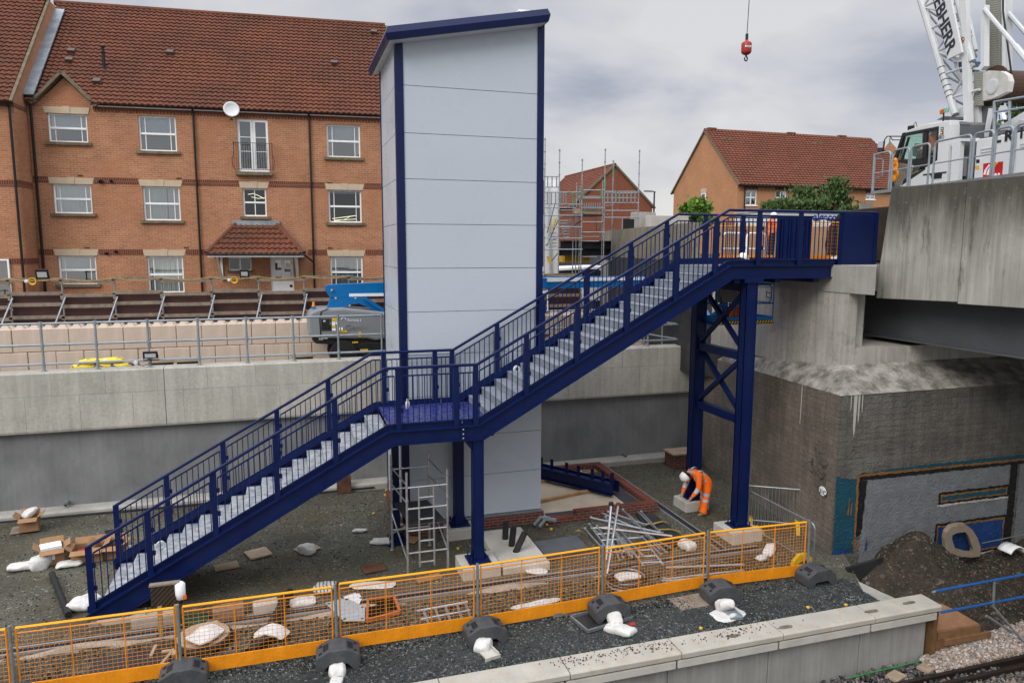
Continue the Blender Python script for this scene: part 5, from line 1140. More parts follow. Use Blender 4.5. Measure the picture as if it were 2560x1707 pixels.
mb.tube(arc((Rx-.62, yb0-.02, zt-.12), .1, PI, PI/2, 4, (1, 0, 0), (0, 0, 1))+arc((Rx-.18, yb0-.02, zt-.12), .1, PI/2, 0, 4, (1, 0, 0), (0, 0, 1))+[(Rx-.08, yb0-.02, zm+.1)]+[(Rx-.18, yb0-.02, zm), (Rx-.62, yb0-.02, zm), (Rx-.72, yb0-.02, zm+.1), (Rx-.72, yb0-.02, zt-.12)], .017, 6)
mb.build('basket_rail', SKY, bl); p = bx(1240, 420, 16.4); MB().cbox(p, (.5, .2, .35)).build('control_box', mat('grey_box', (.16, .15, .13), .6), bl)
MB().tube([bx(1130, 580, 16.5), bx(1090, 700, 16.5), bx(1140, 800, 16.3), bx(1200, 700, 16.3), bx(1150, 450, 16.3)], .02, 5).build('hose', BLACK, bl); MB().tube([bx(2040, 380, 16.02), bx(1970, 350, 16.02), bx(1970, 450, 16.02), bx(2040, 460, 16.02)], .012, 5).build('lanyard_hoop', BLACK, bl)
reach = dict(stand); reach.update(elR=(-.12, .18, 1.16), wrR=(-.22, .1, 1.36), elL=(.18, -.24, 1.12), wrL=(.30, -.1, 1.28)); p = bx(1440, 800, 16.4)
person('person in orange hi-vis suit working in the blue boom lift basket', (p.x, 16.4, zf+.03), reach, dict(HV, B=ORANGE_HV), facing=(.6, -.5, 0), hood=False)
# ================================================================ crawler crane on the bridge
CA = math.radians(10.3); CO = V((16.92, 18.0, 0)); CUX = V((-math.sin(CA), -math.cos(CA), 0)); CVX = V((math.cos(CA), -math.sin(CA), 0))
def cw(u, v, z): p = CO+CUX*u+CVX*v; return V((p.x, p.y, z))
def cu(px, py, v):
    d = ray(px, py); t = (CO+CVX*v).dot(CVX)/d.dot(CVX); P = d*t; return ((P-CO).dot(CUX), P.z)
zc = lambda x, y, v=0.: cu(2170+x*390/2352, 260+y*390/2352, v)
z8 = lambda x, y, v=0.: cu(2060+x*500/1568, y*500/1568, v)
cr = thing('crawler_crane', 'white crawler crane with lattice boom standing on the road bridge', 'crane', cw(3, 1.5, -.4))
CWH = mat('crane_white', (.68, .69, .70), .38, 0, .05, 1.2, dirt=(.4, .39, .37), dirtamt=.15); CGR = mat('crane_grey', (.10, .108, .12), .5, 0, .1); LAT = mat('lattice_white', (.56, .58, .58), .45, 0, .08, 2, dirt=(.30, .30, .28), dirtamt=.25)
def cprism(pts, v0, v1, nm, m, bevel=0.): MB().prism(pts, 'y', v0, v1, to=lambda a, b, c: cw(a, b, c)).build(nm, m, cr, bevel=bevel)
def cpanel(pts, v, nm, m, d=.008): cprism(pts, v-d, v+.01, nm, m)
def ctube(pts, r, nm='tube', m=LAT, n=8): MB().tube([cw(*p) for p in pts], r, n).build(nm, m, cr)
def ub(p, v): return (p[0], v, p[1])
VC = .80
# walkway and hoop rails
u0, zd = zc(40, 1318); u1 = 7.5
cprism([(u0, zd-.09), (u1, zd-.09), (u1, zd), (u0, zd)], 0, .78, 'walkway', GALV)
for a, b, t in ((60, 300, 765), (335, 580, 725), (612, 885, 680), (960, 1505, 645), (1545, 1835, 612), (1870, 2125, 580), (2165, 2420, 545)):
    r0 = 1310-.135*(a-40); ua, ubb = zc(a, r0)[0], zc(b, 1310-.135*(b-40))[0]; h = 1.08
    ctube([(q.x, 0.02, q.z) for q in [V((p.x, 0, p.z)) for p in hoop((ua, 0, zd), (ubb, 0, zd), h, .12)]], .027, 'hoop_rail', GALVM)
    ctube([(ua, .02, zd+.52), (ubb, .02, zd+.52)], .018, 'hoop_rail', GALVM)
ua = zc(60, 1310)[0]; ctube([(ua, .02, zd), (ua, .02, zd+1.1)], .04, 'hoop_rail', GALVM); ctube([(ua, .1, zd+.95), (ua+.3, .1, zd+.9), (ua+.3, .1, zd+.42), (ua, .1, zd+.38)], .02, 'hoop_rail', GALVM)
# cab
A, B, Cc, D_ = zc(560, 412, VC), zc(1235, 245, VC), zc(1180, 1215, VC), zc(470, 1245, VC); E_ = zc(330, 1250, VC); W = 1.05
top = [A, zc(700, 360, VC), zc(900, 300, VC), B]
cprism(top+[zc(1235, 330, VC), zc(1060, 345, VC), zc(800, 395, VC), zc(545, 445, VC)], VC, VC+W, 'cab', CWH, .02)
cprism([zc(1072, 335, VC), zc(1235, 325, VC), zc(1185, 1215, VC), zc(860, 1215, VC), zc(860, 965, VC), zc(985, 890, VC), zc(1040, 840, VC)], VC, VC+.08, 'cab', CWH)
cprism([zc(1175, 325, VC), zc(1235, 325, VC), zc(1185, 1215, VC), zc(1120, 1215, VC)], VC+.08, VC+W, 'cab', CWH)
cprism([zc(480, 1243, VC), zc(545, 1140, VC), zc(862, 968, VC), zc(862, 1240, VC)], VC, VC+W, 'cab', CWH)
for pts in ([zc(520, 440, VC), zc(560, 430, VC), zc(420, 850, VC), zc(380, 850, VC)], [zc(380, 850, VC), zc(420, 850, VC), zc(360, 1250, VC), zc(325, 1250, VC)], [zc(545, 445, VC), zc(1068, 340, VC), zc(1068, 385, VC), zc(545, 490, VC)], [zc(840, 400, VC), zc(900, 390, VC), zc(880, 830, VC), zc(815, 845, VC)],
            [zc(400, 850, VC), zc(1040, 800, VC), zc(1040, 850, VC), zc(985, 890, VC), zc(860, 960, VC), zc(400, 870, VC)], [zc(1040, 400, VC), zc(1070, 385, VC), zc(1045, 850, VC), zc(1015, 850, VC)], [zc(600, 500, VC), zc(620, 500, VC), zc(520, 840, VC), zc(495, 840, VC)]):
    cprism(pts, VC-.005, VC+.04, 'window_frame', BLACK)
for pts in ([zc(545, 1140, VC), zc(860, 962, VC), zc(870, 985, VC), zc(500, 1235, VC)],): cprism(pts, VC-.006, VC+.03, 'window_frame', BLACK)
for pts in ([zc(545, 470, VC+W), zc(585, 460, VC+W), zc(400, 1250, VC+W), zc(350, 1250, VC+W)], [zc(840, 400, VC+W), zc(900, 390, VC+W), zc(880, 900, VC+W), zc(830, 900, VC+W)]): cprism(pts, VC+W-.04, VC+W, 'window_frame', BLACK)
def tint():
    t = NT('tinted_glass'); t.t.nodes.remove(t.p); tr = t.n('ShaderNodeBsdfTransparent'); tr.inputs[0].default_value = (.62, .80, .72, 1); gl = t.n('ShaderNodeBsdfGlossy'); gl.inputs['Roughness'].default_value = .03; mx = t.n('ShaderNodeMixShader'); mx.inputs[0].default_value = .10
    t.l(tr.outputs[0], mx.inputs[1]); t.l(gl.outputs[0], mx.inputs[2]); t.l(mx.outputs[0], t.out.inputs[0]); return t.m
TINT = tint()
MB().add([cw(*ub(p, VC+.02)) for p in (zc(555, 450, VC), zc(1060, 350, VC), zc(1040, 850, VC), zc(860, 962, VC), zc(540, 1150, VC), zc(480, 1240, VC), zc(350, 1248, VC), zc(400, 850, VC))], [tuple(range(8))]).build('side_glass', TINT, cr, recalc=False)
a, b, c_ = zc(540, 440, VC), zc(400, 850, VC), zc(335, 1250, VC)
for p, q in ((a, b), (b, c_)): MB().add([cw(*ub(p, VC+.03)), cw(*ub(q, VC+.03)), cw(*ub(q, VC+W-.03)), cw(*ub(p, VC+W-.03))], [(0, 1, 2, 3)]).build('windscreen', TINT, cr, recalc=False)
cpanel([zc(1098, 352, VC), zc(1142, 350, VC), zc(1142, 400, VC), zc(1098, 404, VC)], VC, 'first_aid_sign', SGREEN); cpanel([zc(1112, 372, VC), zc(1130, 372, VC), zc(1130, 384, VC), zc(1112, 384, VC)], VC-.004, 'first_aid_sign', UPVC, .012); cpanel([zc(1098, 412, VC), zc(1140, 410, VC), zc(1140, 455, VC), zc(1098, 458, VC)], VC, 'fire_sign', RED); cpanel([zc(1108, 424, VC), zc(1118, 424, VC), zc(1118, 446, VC), zc(1108, 446, VC)], VC-.004, 'fire_sign', UPVC, .012)
c0 = zc(1110, 510, VC); cc = cw(c0[0], VC-.01, c0[1]); MB().tube([cc+CUX*(.10*math.cos(k*PI/8))+V((0, 0, .10*math.sin(k*PI/8))) for k in range(17)], .006, 4).build('round_decal', BLACK, cr)
text('lettering', '85', .13, frame3(cc+CUX*-.075+V((0, 0, -.03)), CUX, (0, 0, 1)), BLACK, cr, .001)
cprism([zc(835, 1060, VC), zc(1185, 1020, VC), zc(1185, 1040, VC), zc(835, 1080, VC)], VC-.012, VC+.01, 'vent_panel', BLACK); cprism([zc(945, 1065, VC), zc(1120, 1045, VC), zc(1110, 1120, VC), zc(965, 1135, VC)], VC-.015, VC+.01, 'vent_panel', BLACK)
# beacons, lamp, mirror, cover
p = zc(985, 255, VC); ctube([(p[0], VC+.3, p[1]-.1), (p[0], VC+.3, p[1]+.22)], .02, 'beacon_mast', BLACK); pp = cw(p[0], VC+.3, p[1]+.2)
MB().lathe([(.06, 0), (.065, .1), (.03, .14)], pp-CUX*.07, 10).build('beacon', mat('orange_beacon', (.6, .12, .01), .25), cr); MB().lathe([(.06, .02), (.065, .13), (.03, .17)], pp+CUX*.10, 10).build('beacon', mat('green_beacon', (.25, .5, .42), .2), cr)
p = zc(555, 362, VC); MB().cbox(cw(p[0], VC+.2, p[1]), (.12, .14, .12)).tube([cw(p[0], VC+.2, p[1]), cw(p[0]+.2, VC+.2, p[1]+.14), cw(p[0]+.28, VC+.2, p[1]-.05)], .01, 5).build('work_lamp', BLACK, cr)
ctube([ub(zc(500, 490, .5), .5), ub(zc(290, 490, .5), .5), ub(zc(250, 540, .5), .5), ub(zc(225, 760, .5), .5)], .018, 'mirror_arm', BLACK, 6); ctube([ub(zc(490, 545, .5), .5), ub(zc(370, 545, .5), .5), ub(zc(330, 490, .5), .5)], .015, 'mirror_arm', BLACK, 6)
a, b = zc(175, 570, .45), zc(255, 670, .45); MIRR = mat('mirror', (.7, .75, .78), .05, 1., .02)
cprism([zc(180, 575, .45), zc(255, 560, .45), zc(245, 660, .45), zc(165, 660, .45)], .40, .46, 'mirror', MIRR); cprism([zc(165, 665, .45), zc(245, 665, .45), zc(215, 760, .45), zc(155, 755, .45)], .41, .46, 'mirror', DARKSTEEL); ctube([ub(zc(330, 520, .6), .6), ub(zc(318, 720, .6), .6)], .02, 'mirror_arm', GALVM, 6)
a = zc(390, 985, .35); mb = MB(); c = cw(a[0], .35, a[1])
mb.grid(lambda u, v: c+CUX*((u-.5)*.34*(1-.7*abs(v-.5))+.06*noise.noise(V((u*3, v*4, 8))))+V((0, 0, (v-.55)*.66+.06*noise.noise(V((u*4, v*3, 3)))))+CVX*(.12*noise.noise(V((u*4, v*5, 1)))), 8, 12); mb.build('orange_bag', mat('orange_sack', (.85, .28, .01), .6), cr, solid=.05, smooth=True)
# seated operator
sit = dict(pelvis=(0, 0, 0), chest=tuple(CUX*.04+V((0, 0, .45))), neck=(0, 0, .57), head=tuple(-CUX*.05+V((0, 0, .70))), shL=tuple(-CVX*.19+V((0, 0, .44))), shR=tuple(CVX*.19+V((0, 0, .44))), elL=tuple(-CVX*.23-CUX*.08+V((0, 0, .18))), elR=tuple(CVX*.23-CUX*.08+V((0, 0, .18))), wrL=tuple(-CVX*.2-CUX*.3+V((0, 0, .16))), wrR=tuple(CVX*.2-CUX*.3+V((0, 0, .16))),
           hipL=tuple(-CVX*.1), hipR=tuple(CVX*.1), knL=tuple(-CVX*.12-CUX*.42+V((0, 0, .03))), knR=tuple(CVX*.12-CUX*.42+V((0, 0, .03))), anL=tuple(-CVX*.12-CUX*.5+V((0, 0, -.36))), anR=tuple(CVX*.12-CUX*.5+V((0, 0, -.36))), toe=tuple(-CUX))
p = zc(985, 800, VC+.3); person('person in orange jacket seated in the crane cab', cw(p[0], VC+.3, p[1]+.08), sit, HV2, facing=tuple(-CUX), helmet=None, hood=False)
cprism([zc(960, 860, VC+.5), zc(1060, 850, VC+.5), zc(1050, 1000, VC+.5), zc(940, 1000, VC+.5)], VC+.25, VC+.75, 'seat', BLACK); cprism([zc(740, 760, VC+.5), zc(800, 600, VC+.5), zc(820, 600, VC+.5), zc(790, 800, VC+.5)], VC+.3, VC+.7, 'seat', mat('teal_cover', (.02, .16, .12), .7)); cprism([zc(330, 1250, VC), zc(1185, 1215, VC), zc(1185, 1250, VC), zc(330, 1285, VC)], VC, VC+W, 'cab_floor', CGR)
# grey cooler block behind the cab, white frame, engine house
V2 = 1.1
cprism([zc(1248, 305, V2), zc(1548, 300, V2), zc(1545, 530, V2), zc(1240, 560, V2)], V2, V2+.9, 'cooler', CGR, .02); cprism([zc(1240, 240, V2), zc(1548, 285, V2), zc(1548, 315, V2), zc(1250, 300, V2)], V2-.02, V2+.9, 'cooler', mat('grey_lid', (.2, .21, .22), .5)); cprism([zc(1080, 245, V2+.3), zc(1190, 188, V2+.3), zc(1550, 205, V2+.3), zc(1500, 240, V2+.3)], V2+.2, V2+1, 'tray', CGR)
cprism([zc(1250, 600, VC), zc(1290, 520, VC), zc(1620, 515, VC), zc(1625, 570, VC), zc(1395, 560, VC), zc(1355, 1175, VC), zc(1235, 1185, VC), zc(1270, 650, VC)], VC, VC+.12, 'engine_frame', CWH)
cprism([zc(1390, 560, VC+.5), zc(1640, 570, VC+.5), zc(1600, 1150, VC+.5), zc(1350, 1170, VC+.5)], VC+.3, VC+.8, 'engine', CGR); cprism([zc(1380, 800, VC+.3), zc(1500, 790, VC+.3), zc(1480, 1090, VC+.3), zc(1365, 1100, VC+.3)], VC+.2, VC+.3, 'tank', BODYG); cprism([zc(1200, 660, VC+.3), zc(1260, 650, VC+.3), zc(1230, 1190, VC+.3), zc(1180, 1190, VC+.3)], VC+.2, VC+.3, 'tank', CGR)
V3 = .80
cprism([zc(1640, 535, V3), zc(2235, 440, V3), zc(2190, 1180, V3), zc(1590, 1180, V3)], V3, V3+2.2, 'engine_house', CWH, .02); e0 = zc(2245, 437, V3); cprism([e0, (8.5, e0[1]+.05), (8.5, zc(2195, 1180, V3)[1]), zc(2200, 1180, V3)], V3, V3+2.2, 'engine_house', CWH, .02)
for x0, x1, y in ((1700, 1945, 690), (1700, 1930, 735), (2300, 2400, 610), (2300, 2400, 655)): a, b = zc(x0, y, V3), zc(x1, y-.14*(x1-x0)*.5, V3); cprism([(a[0], a[1]-.012), (b[0], a[1]-.012), (b[0], a[1]+.012), (a[0], a[1]+.012)], V3-.02, V3+.01, 'louvre', LAT)
a = zc(1908, 588, V3); text('lettering', 'L R', .33, frame3(cw(a[0], V3-.012, a[1]), CUX, (0, 0, 1)), BLACK, cr, .003, 1.0, sx=1.25, bold=.045); a = zc(2272, 520, V3); text('lettering', '1', .33, frame3(cw(a[0], V3-.012, a[1]), CUX, (0, 0, 1)), BLACK, cr, .003, bold=.045)
# hire company mark: red square with white and yellow strokes
R0, R1, R2, R3 = zc(1742, 900, V3), zc(2038, 868, V3), zc(2022, 1130, V3), zc(1732, 1150, V3); cpanel([R0, R1, R2, R3], V3, 'company_mark', mat('mark_red', (.55, .01, .015), .4))
LQ = lambda s, t: (R3[0]+(R2[0]-R3[0])*s+(R0[0]-R3[0])*t*(1-s)+(R1[0]-R2[0])*t*s, R3[1]+(R2[1]-R3[1])*s+(R0[1]-R3[1])*t*(1-s)+(R1[1]-R2[1])*t*s)
for m, strokes in ((UPVC, [[(.10, .32), (.16, .6), (.34, .86)], [(.27, .28), (.32, .55), (.44, .75)], [(.64, .02), (.70, .34)], [(.80, .02), (.86, .34)]]), (YELLOW, [[(.47, .02), (.52, .35)], [(.50, .40), (.56, .7), (.74, .97)]])):
    for s in strokes: MB().tube([cw(*ub(LQ(*q_), V3-.012)) for q_ in s], .028, 6).build('company_mark', m, cr)
cpanel([zc(1620, 935, V3), zc(1678, 932, V3), zc(1676, 985, V3), zc(1618, 988, V3)], V3, 'warning_label', YELLOW); cpanel([zc(1635, 840, V3), zc(1682, 838, V3), zc(1680, 890, V3), zc(1633, 892, V3)], V3, 'socket_box', BLACK); cpanel([zc(1640, 1140, V3), zc(1655, 1115, V3), zc(1672, 1140, V3)], V3, 'warning_label', BLACK)
# upper right platform rail and white hood
cprism([zc(1940, 460, 1.2), zc(2500, 370, 1.2), zc(2500, 320, 1.2), zc(1940, 410, 1.2)], 1.2, 2.4, 'upper_deck', CGR); cprism([zc(1990, 330, 1.6), zc(2400, 90, 1.6), zc(2400, 340, 1.6), zc(1990, 400, 1.6)], 1.6, 2.6, 'hood', CWH); cprism([zc(2150, 385, 1.5), zc(2320, 240, 1.5), zc(2420, 260, 1.5), zc(2400, 330, 1.5)], 1.45, 1.55, 'hood', LAT)
for xa in (1900, 2130): ctube([ub(zc(xa, 460, 1.2), 1.2), ub(zc(xa+5, -40, 1.2), 1.2)], .035, 'upper_rail', GALVM)
for ya in (-40, 120): ctube([ub(zc(1900, ya+10, 1.2), 1.2), ub(zc(2420, ya-75, 1.2), 1.2)], .028, 'upper_rail', GALVM)
cprism([zc(1950, 140, 1.4), zc(2010, 130, 1.4), zc(2040, 235, 1.4), zc(1970, 245, 1.4)], 1.4, 1.5, 'sign_plate', UPVC); cprism([zc(1972, 150, 1.4), zc(1985, 148, 1.4), zc(1998, 225, 1.4), zc(1980, 230, 1.4)], 1.39, 1.4, 'sign_plate', SKY)
# boom foot, mast, mesh guards, winch
VF, VR = 1.5, 2.9
cprism([z8(1010, 905, VF), z8(1045, 860, VF), z8(1165, 810, VF), z8(1210, 820, VF), z8(1215, 1080, VF), z8(1150, 1080, VF), z8(1155, 915, VF), z8(1020, 910, VF)], VF, VF+.25, 'boom_foot', CWH); cprism([z8(1205, 830, VF), z8(1290, 840, VF), z8(1255, 1075, VF), z8(1215, 1080, VF)], VF+.1, VF+.3, 'boom_foot', CGR); cprism([z8(1290, 850, VF), z8(1310, 850, VF), z8(1262, 1075, VF), z8(1250, 1075, VF)], VF, VF+.1, 'boom_foot', CWH)
cprism([z8(1122, -260, VF), z8(1168, -260, VF), z8(1210, 1080, VF), z8(1165, 1080, VF)], VF-.25, VF-.12, 'mast', CWH)
cprism([z8(1255, 60, VF), z8(1285, 40, VF), z8(1283, 520, VF), z8(1255, 552, VF), z8(1190, 548, VF), z8(1190, 535, VF), z8(1235, 530, VF), z8(1255, 500, VF)], VF-.1, VF+.05, 'mast', CWH)
cprism([z8(1425, -260, VR), z8(1480, -260, VR), z8(1478, 570, VR), z8(1420, 560, VR)], VR-.2, VR, 'mast', LAT); ctube([ub(z8(1470, 100, VR), VR-.3), ub(z8(1462, 570, VR), VR-.3)], .05, 'mast', BLACK)
def meshm():
    t = NT('mesh_guard'); w = t.n('ShaderNodeTexChecker'); w.inputs['Scale'].default_value = 34; w.inputs['Color1'].default_value = (.30, .30, .25, 1); w.inputs['Color2'].default_value = (.16, .16, .14, 1); t.l(t.coord((1, 0, 1)), w.inputs['Vector']); return t.fin(w.outputs[0], .6)
MESHG = meshm()
cprism([z8(1290, -260, VF+.4), z8(1398, -260, VF+.4), z8(1400, 552, VF+.4), z8(1298, 545, VF+.4)], VF+.3, VF+.36, 'mesh_guard', MESHG); cprism([z8(1195, 560, VF), z8(1255, 565, VF), z8(1258, 830, VF), z8(1198, 825, VF)], VF-.08, VF-.02, 'mesh_guard', MESHG)
for x in (1283, 1408): ctube([ub(z8(x, -260, VF+.35), VF+.35), ub(z8(x+2, 560, VF+.35), VF+.35)], .05, 'mast', CWH)
ctube([ub(z8(1402, -260, VF+.3), VF+.3), ub(z8(1405, 90, VF+.3), VF+.3), ub(z8(1470, 575, VF+.3), VF+.3)], .025, 'cable', BLACK, 5)
cprism([z8(1258, 580, VF), z8(1300, 555, VF), z8(1400, 560, VF), z8(1450, 590, VF), z8(1465, 640, VF), z8(1450, 720, VF), z8(1345, 770, VF), z8(1255, 795, VF)], VF-.05, VF+.1, 'winch', mat('winch_cream', (.58, .57, .53), .5, dirt=(.3, .28, .22), dirtamt=.2))
c = z8(1470, 680, VF+.7); cc = cw(c[0], VF+.15, c[1]); m = frame3((0, 0, 0), CVX.cross(V((0, 0, 1))), (0, 0, 1)).to_3x3()
m = Matrix(((CUX.x, 0, CVX.x), (CUX.y, 0, CVX.y), (CUX.z, 1, CVX.z))); MB().lathe([(.52, 0), (.52, .05), (.40, .05), (.40, 1.1), (.52, 1.1), (.52, 1.15)], cc, 24, mtx=m).build('winch_drum', mat('rope_drum', (.085, .05, .035), .7, 0, .2, 30), cr); MB().lathe([(.20, 0), (.20, .02), (.16, .03)], cw(z8(1335, 680, VF)[0], VF-.05, z8(1335, 680, VF)[1]), 16, mtx=Matrix(((CUX.x, 0, -CVX.x), (CUX.y, 0, -CVX.y), (CUX.z, 1, -CVX.z)))).build('winch', LAT, cr)
ctube([ub(z8(1285, 75, VF), VF-.1), ub(z8(1530, 365, VF), VF-.1)], .055, 'strut', LAT); ctube([ub(z8(1530, 365, VF), VF-.1), ub(z8(1640, 500, VF), VF-.1)], .075, 'strut', LAT); ctube([ub(z8(1465, 100, VR), VR-.1), ub(z8(1640, 300, VR), VR-.1)], .06, 'strut', LAT)
# lattice boom: four chords with lacing
def chord(p0, p1, v, r=.085): ctube([ub(z8(*p0, v), v), ub(z8(*p1, v), v)], r, 'boom_chord', LAT, 10); return z8(*p0, v), z8(*p1, v)
vA, vB = 1.35, 2.9
cA = chord((680, -260), (1030, 900), vA, .10); cB = chord((830, -260), (1085, 640), vB, .09); cC = chord((985, -260), (1165, 480), vA, .085); cD = chord((1060, -180), (1185, 400), vB, .08)
def on(c, t): return (c[0][0]+(c[1][0]-c[0][0])*t, c[0][1]+(c[1][1]-c[0][1])*t)
def tz(c, z): t = (z-c[0][1])/(c[1][1]-c[0][1]); return on(c, t)
z_ = z8(860, 300, vA)[1]; zlo, zhi = cA[1][1]+.5, cA[0][1]; k = 0; step = .72
z = zlo
while z < zhi-.3:
    for ca, va, cb_, vb in ((cA, vA, cC, vA), (cB, vB, cD, vB), (cA, vA, cB, vB), (cC, vA, cD, vB)):
        pa, pb = (ca, va), (cb_, vb)
        a = tz(ca, z); b = tz(cb_, z); ctube([ub(a, va), ub(b, vb)], .035, 'boom_lacing', LAT, 6)
        z2 = z+step; a2 = tz(ca if k % 2 else cb_, z2); s = tz(cb_ if k % 2 else ca, z); ctube([ub(s, vb if k % 2 else va), ub(a2, va if k % 2 else vb)], .032, 'boom_lacing', LAT, 6)
    z += step; k += 1
for y in (545, 600, 650, 700, 745, 785): t = tz(cA, z8(900, y, vA)[1]); d = V((cA[1][0]-cA[0][0], 0, cA[1][1]-cA[0][1])).normalized(); a, b = (t[0]-d.x*.012, t[1]-d.z*.012), (t[0]+d.x*.012, t[1]+d.z*.012); ctube([ub(a, vA), ub(b, vA)], .106, 'band', BLACK, 10)
# name board on the boom
vS = vA-.2; S = [z8(828, -330, vS), z8(925, -345, vS), z8(1085, 412, vS), z8(972, 468, vS)]
cprism(S, vA-.22, vA-.16, 'name_board', CWH)
o0 = z8(905, -20, vS); o1 = z8(1022, 425, vS); dirv = V(cw(*ub(o1, vS)))-V(cw(*ub(o0, vS))); dirv.normalize()
rd = CUX*1.0; rd = (rd-dirv*rd.dot(dirv)).normalized()
# letters run down the board, their tops towards the right
hgt = (V(cw(*ub(z8(1060, 380, vA), vA)))-V(cw(*ub(z8(970, 415, vA), vA)))).length
end = cw(*ub(z8(975, 432, vS), vA-.232)); size = hgt*1.15
text('lettering', 'LIEBHERR', size, frame3(end, dirv, rd), mat('navy_letters', (.012, .018, .035), .5), cr, .004, 1., 'RIGHT', bold=.018)
cprism([z8(1075, 290, vA+.7), z8(1130, 275, vA+.7), z8(1138, 400, vA+.7), z8(1090, 440, vA+.7), z8(1040, 420, vA+.7)], vA+.6, vA+.8, 'sheave_guard', LAT); cprism([z8(1000, 490, vA), z8(1070, 480, vA), z8(1080, 540, vA), z8(1015, 568, vA)], vA+.2, vA+.6, 'winch_motor', mat('motor_blue', (.02, .09, .20), .4)); cprism([z8(1022, 462, vA), z8(1118, 458, vA), z8(1118, 484, vA), z8(1022, 488, vA)], vA-.05, vA, 'maker_plate', UPVC)
cc = cw(*ub(z8(1152, 318, VF), VF-.26)); MB().tube([cc+CUX*(.07*math.cos(k*PI/8))+V((0, 0, .07*math.sin(k*PI/8))) for k in range(17)], .01, 4).bar(cc+CUX*-.05+V((0, 0, .05)), cc+CUX*.05+V((0, 0, -.05)), .015, .015).build('prohibition_sign', RED, cr)
# crawler and turntable
for v in (-.1, 3.0):
    T = [(-2.3, .15), (-2.1, .75), (-1.6, 1.12), (-.8, 1.22), (6, 1.22), (6.4, .8), (6.4, -.1), (5.9, -.38), (-1.6, -.38), (-2.2, -.2)]
    cprism(T, v, v+.95, 'crawler_track', mat('dark_track', (.035, .026, .02), .7, 0, .3, 4), .04)
cprism([(0.2, 1.25), (7, 1.25), (7, zd-.1), (0.2, zd-.1)], .6, 3.2, 'turntable', CGR)
for x, y in ((1860, 60), (1960, 130)): p = at(1700+x/4, 500+y/4, y=19.5); MB().cbox(p, (.42, .1, .2), -.2).build('side_vent', mat('vent_tan', (.28, .26, .22), .6), cr)
# hook block hanging on its rope
hk = thing('hook_block', 'red hook ball hanging on a single rope against the clouds', 'crane hook', at(1866, 154, y=22))
c = at(1866, 121, y=22); s = .215
MB().lathe([(.0, .26), (.05, .255), (.08, .22), (.155, .175), (.17, .13), (.17, -.11), (.155, -.16), (.09, -.21), (.0, -.22)], c, 20).build('ball_weight', mat('red_weight', (.38, .035, .022), .45, 0, .15, 5, dirt=(.14, .02, .015), dirtamt=.2), hk, smooth=True)
MB().cbox(c+V((0, 0, .36)), (.075, .06, .20)).cbox(c+V((-.02, 0, .25)), (.02, .05, .12)).cbox(c+V((.03, 0, .25)), (.02, .05, .12)).build('rope_socket', DARKSTEEL, hk)
MB().tube([c+V((0, 0, .4)), c+V((.22, 0, 9))], .012, 6).build('rope', BLACK, hk)
MB().tube([c+V((0, 0, -.2)), c+V((0, 0, -.27))]+[c+V((.055*math.sin(a), 0, -.345+.07*math.cos(a))) for a in [k*PI/8 for k in range(1, 15)]], [.035, .03]+[.022]*13+[.01], 8).build('hook', BLACK, hk)
a = c+V((-.08, -.172, .0)); MB().cbox(c+V((-.045, -.163, .015)), (.2, .02, .055), -.2).build('label_plate', UPVC, hk); MB().cbox(c+V((-.045, -.174, .015)), (.16, .004, .022), -.2).build('label_plate', BLACK, hk)
# ================================================================ ground sheets
def gravelmat(name, dark, mid, light, s=26., patch=None, amt=.4, b=.6):
    t = NT(name); v = t.n('ShaderNodeTexVoronoi'); v.inputs['Scale'].default_value = s; t.l(t.coord(), v.inputs['Vector'])
    sp = t.n('ShaderNodeSeparateColor'); t.l(v.outputs['Color'], sp.inputs[0])
    col = t.ramp(sp.outputs[0], [(0., dark), (.55, mid), (.90, mid), (.97, light)])
    v2 = t.n('ShaderNodeTexVoronoi'); v2.inputs['Scale'].default_value = s*2.7; t.l(t.coord(), v2.inputs['Vector']); s2 = t.n('ShaderNodeSeparateColor'); t.l(v2.outputs['Color'], s2.inputs[0])
    col2 = t.ramp(s2.outputs[1], [(0., sc(dark, .8)), (.6, mid), (.95, sc(mid, 1.4)), (.985, light)])
    big = t.noise(.55, 7, rough=.65)
    col = t.mix(t.gray(t.noise(1.7, 6, rough=.7), .42, .58), col, col2)
    if patch: col = t.mix(t.gray(big, 1-amt-.13, 1-amt+.13, 0, .85), col, patch)
    col = t.mix(1., col, t.gray(t.noise(.33, 6, rough=.6), .32, .66, .5, 1.1), 'MULTIPLY')
    n = t.bump(v.outputs['Distance'], b, .03); n = t.bump(t.noise(70, 4), b*.6, .02, n)
    return t.fin(col, t.gray(big, .35, .65, .62, .95), 0, n, .35)
GRAVEL = gravelmat('compacted_gravel', (.060, .060, .045), (.105, .104, .078), (.33, .32, .27), 24, (.098, .076, .047), .42)
DGRAVEL = gravelmat('dark_crushed_stone', (.022, .026, .026), (.048, .054, .052), (.18, .185, .18), 20, None, b=1.)
BALLAST = gravelmat('track_ballast', (.028, .029, .032), (.062, .062, .066), (.24, .22, .20), 15, (.10, .085, .07), .3, 1.)
def hz(x, y): return .025*noise.noise(V((x*.6, y*.6, 0)))+.012*noise.noise(V((x*2.3, y*2.3, 5)))
def edge(y): return 11.75+.35*(y-10.7)/2.4 if y < 13 else 12.1+(y-13)*.10
mb = MB(); nx, ny = 150, 46
def gp(u, v):
    y = 10.72+(20.9-10.72)*v; xr = 12.0 if y > 10.9 else 12.0; x = -34+(edge(y)+34)*u
    z = G+hz(x, y)-.012
    if y < 12.9 and x > 10.6: z -= .5*min(1, (x-10.6)/1.6)**1.5*(1-max(0, y-12.3)/.6 if y > 12.3 else 1)
    if y < 11.0: z = min(z, -6.985)
    return V((x, y, z))
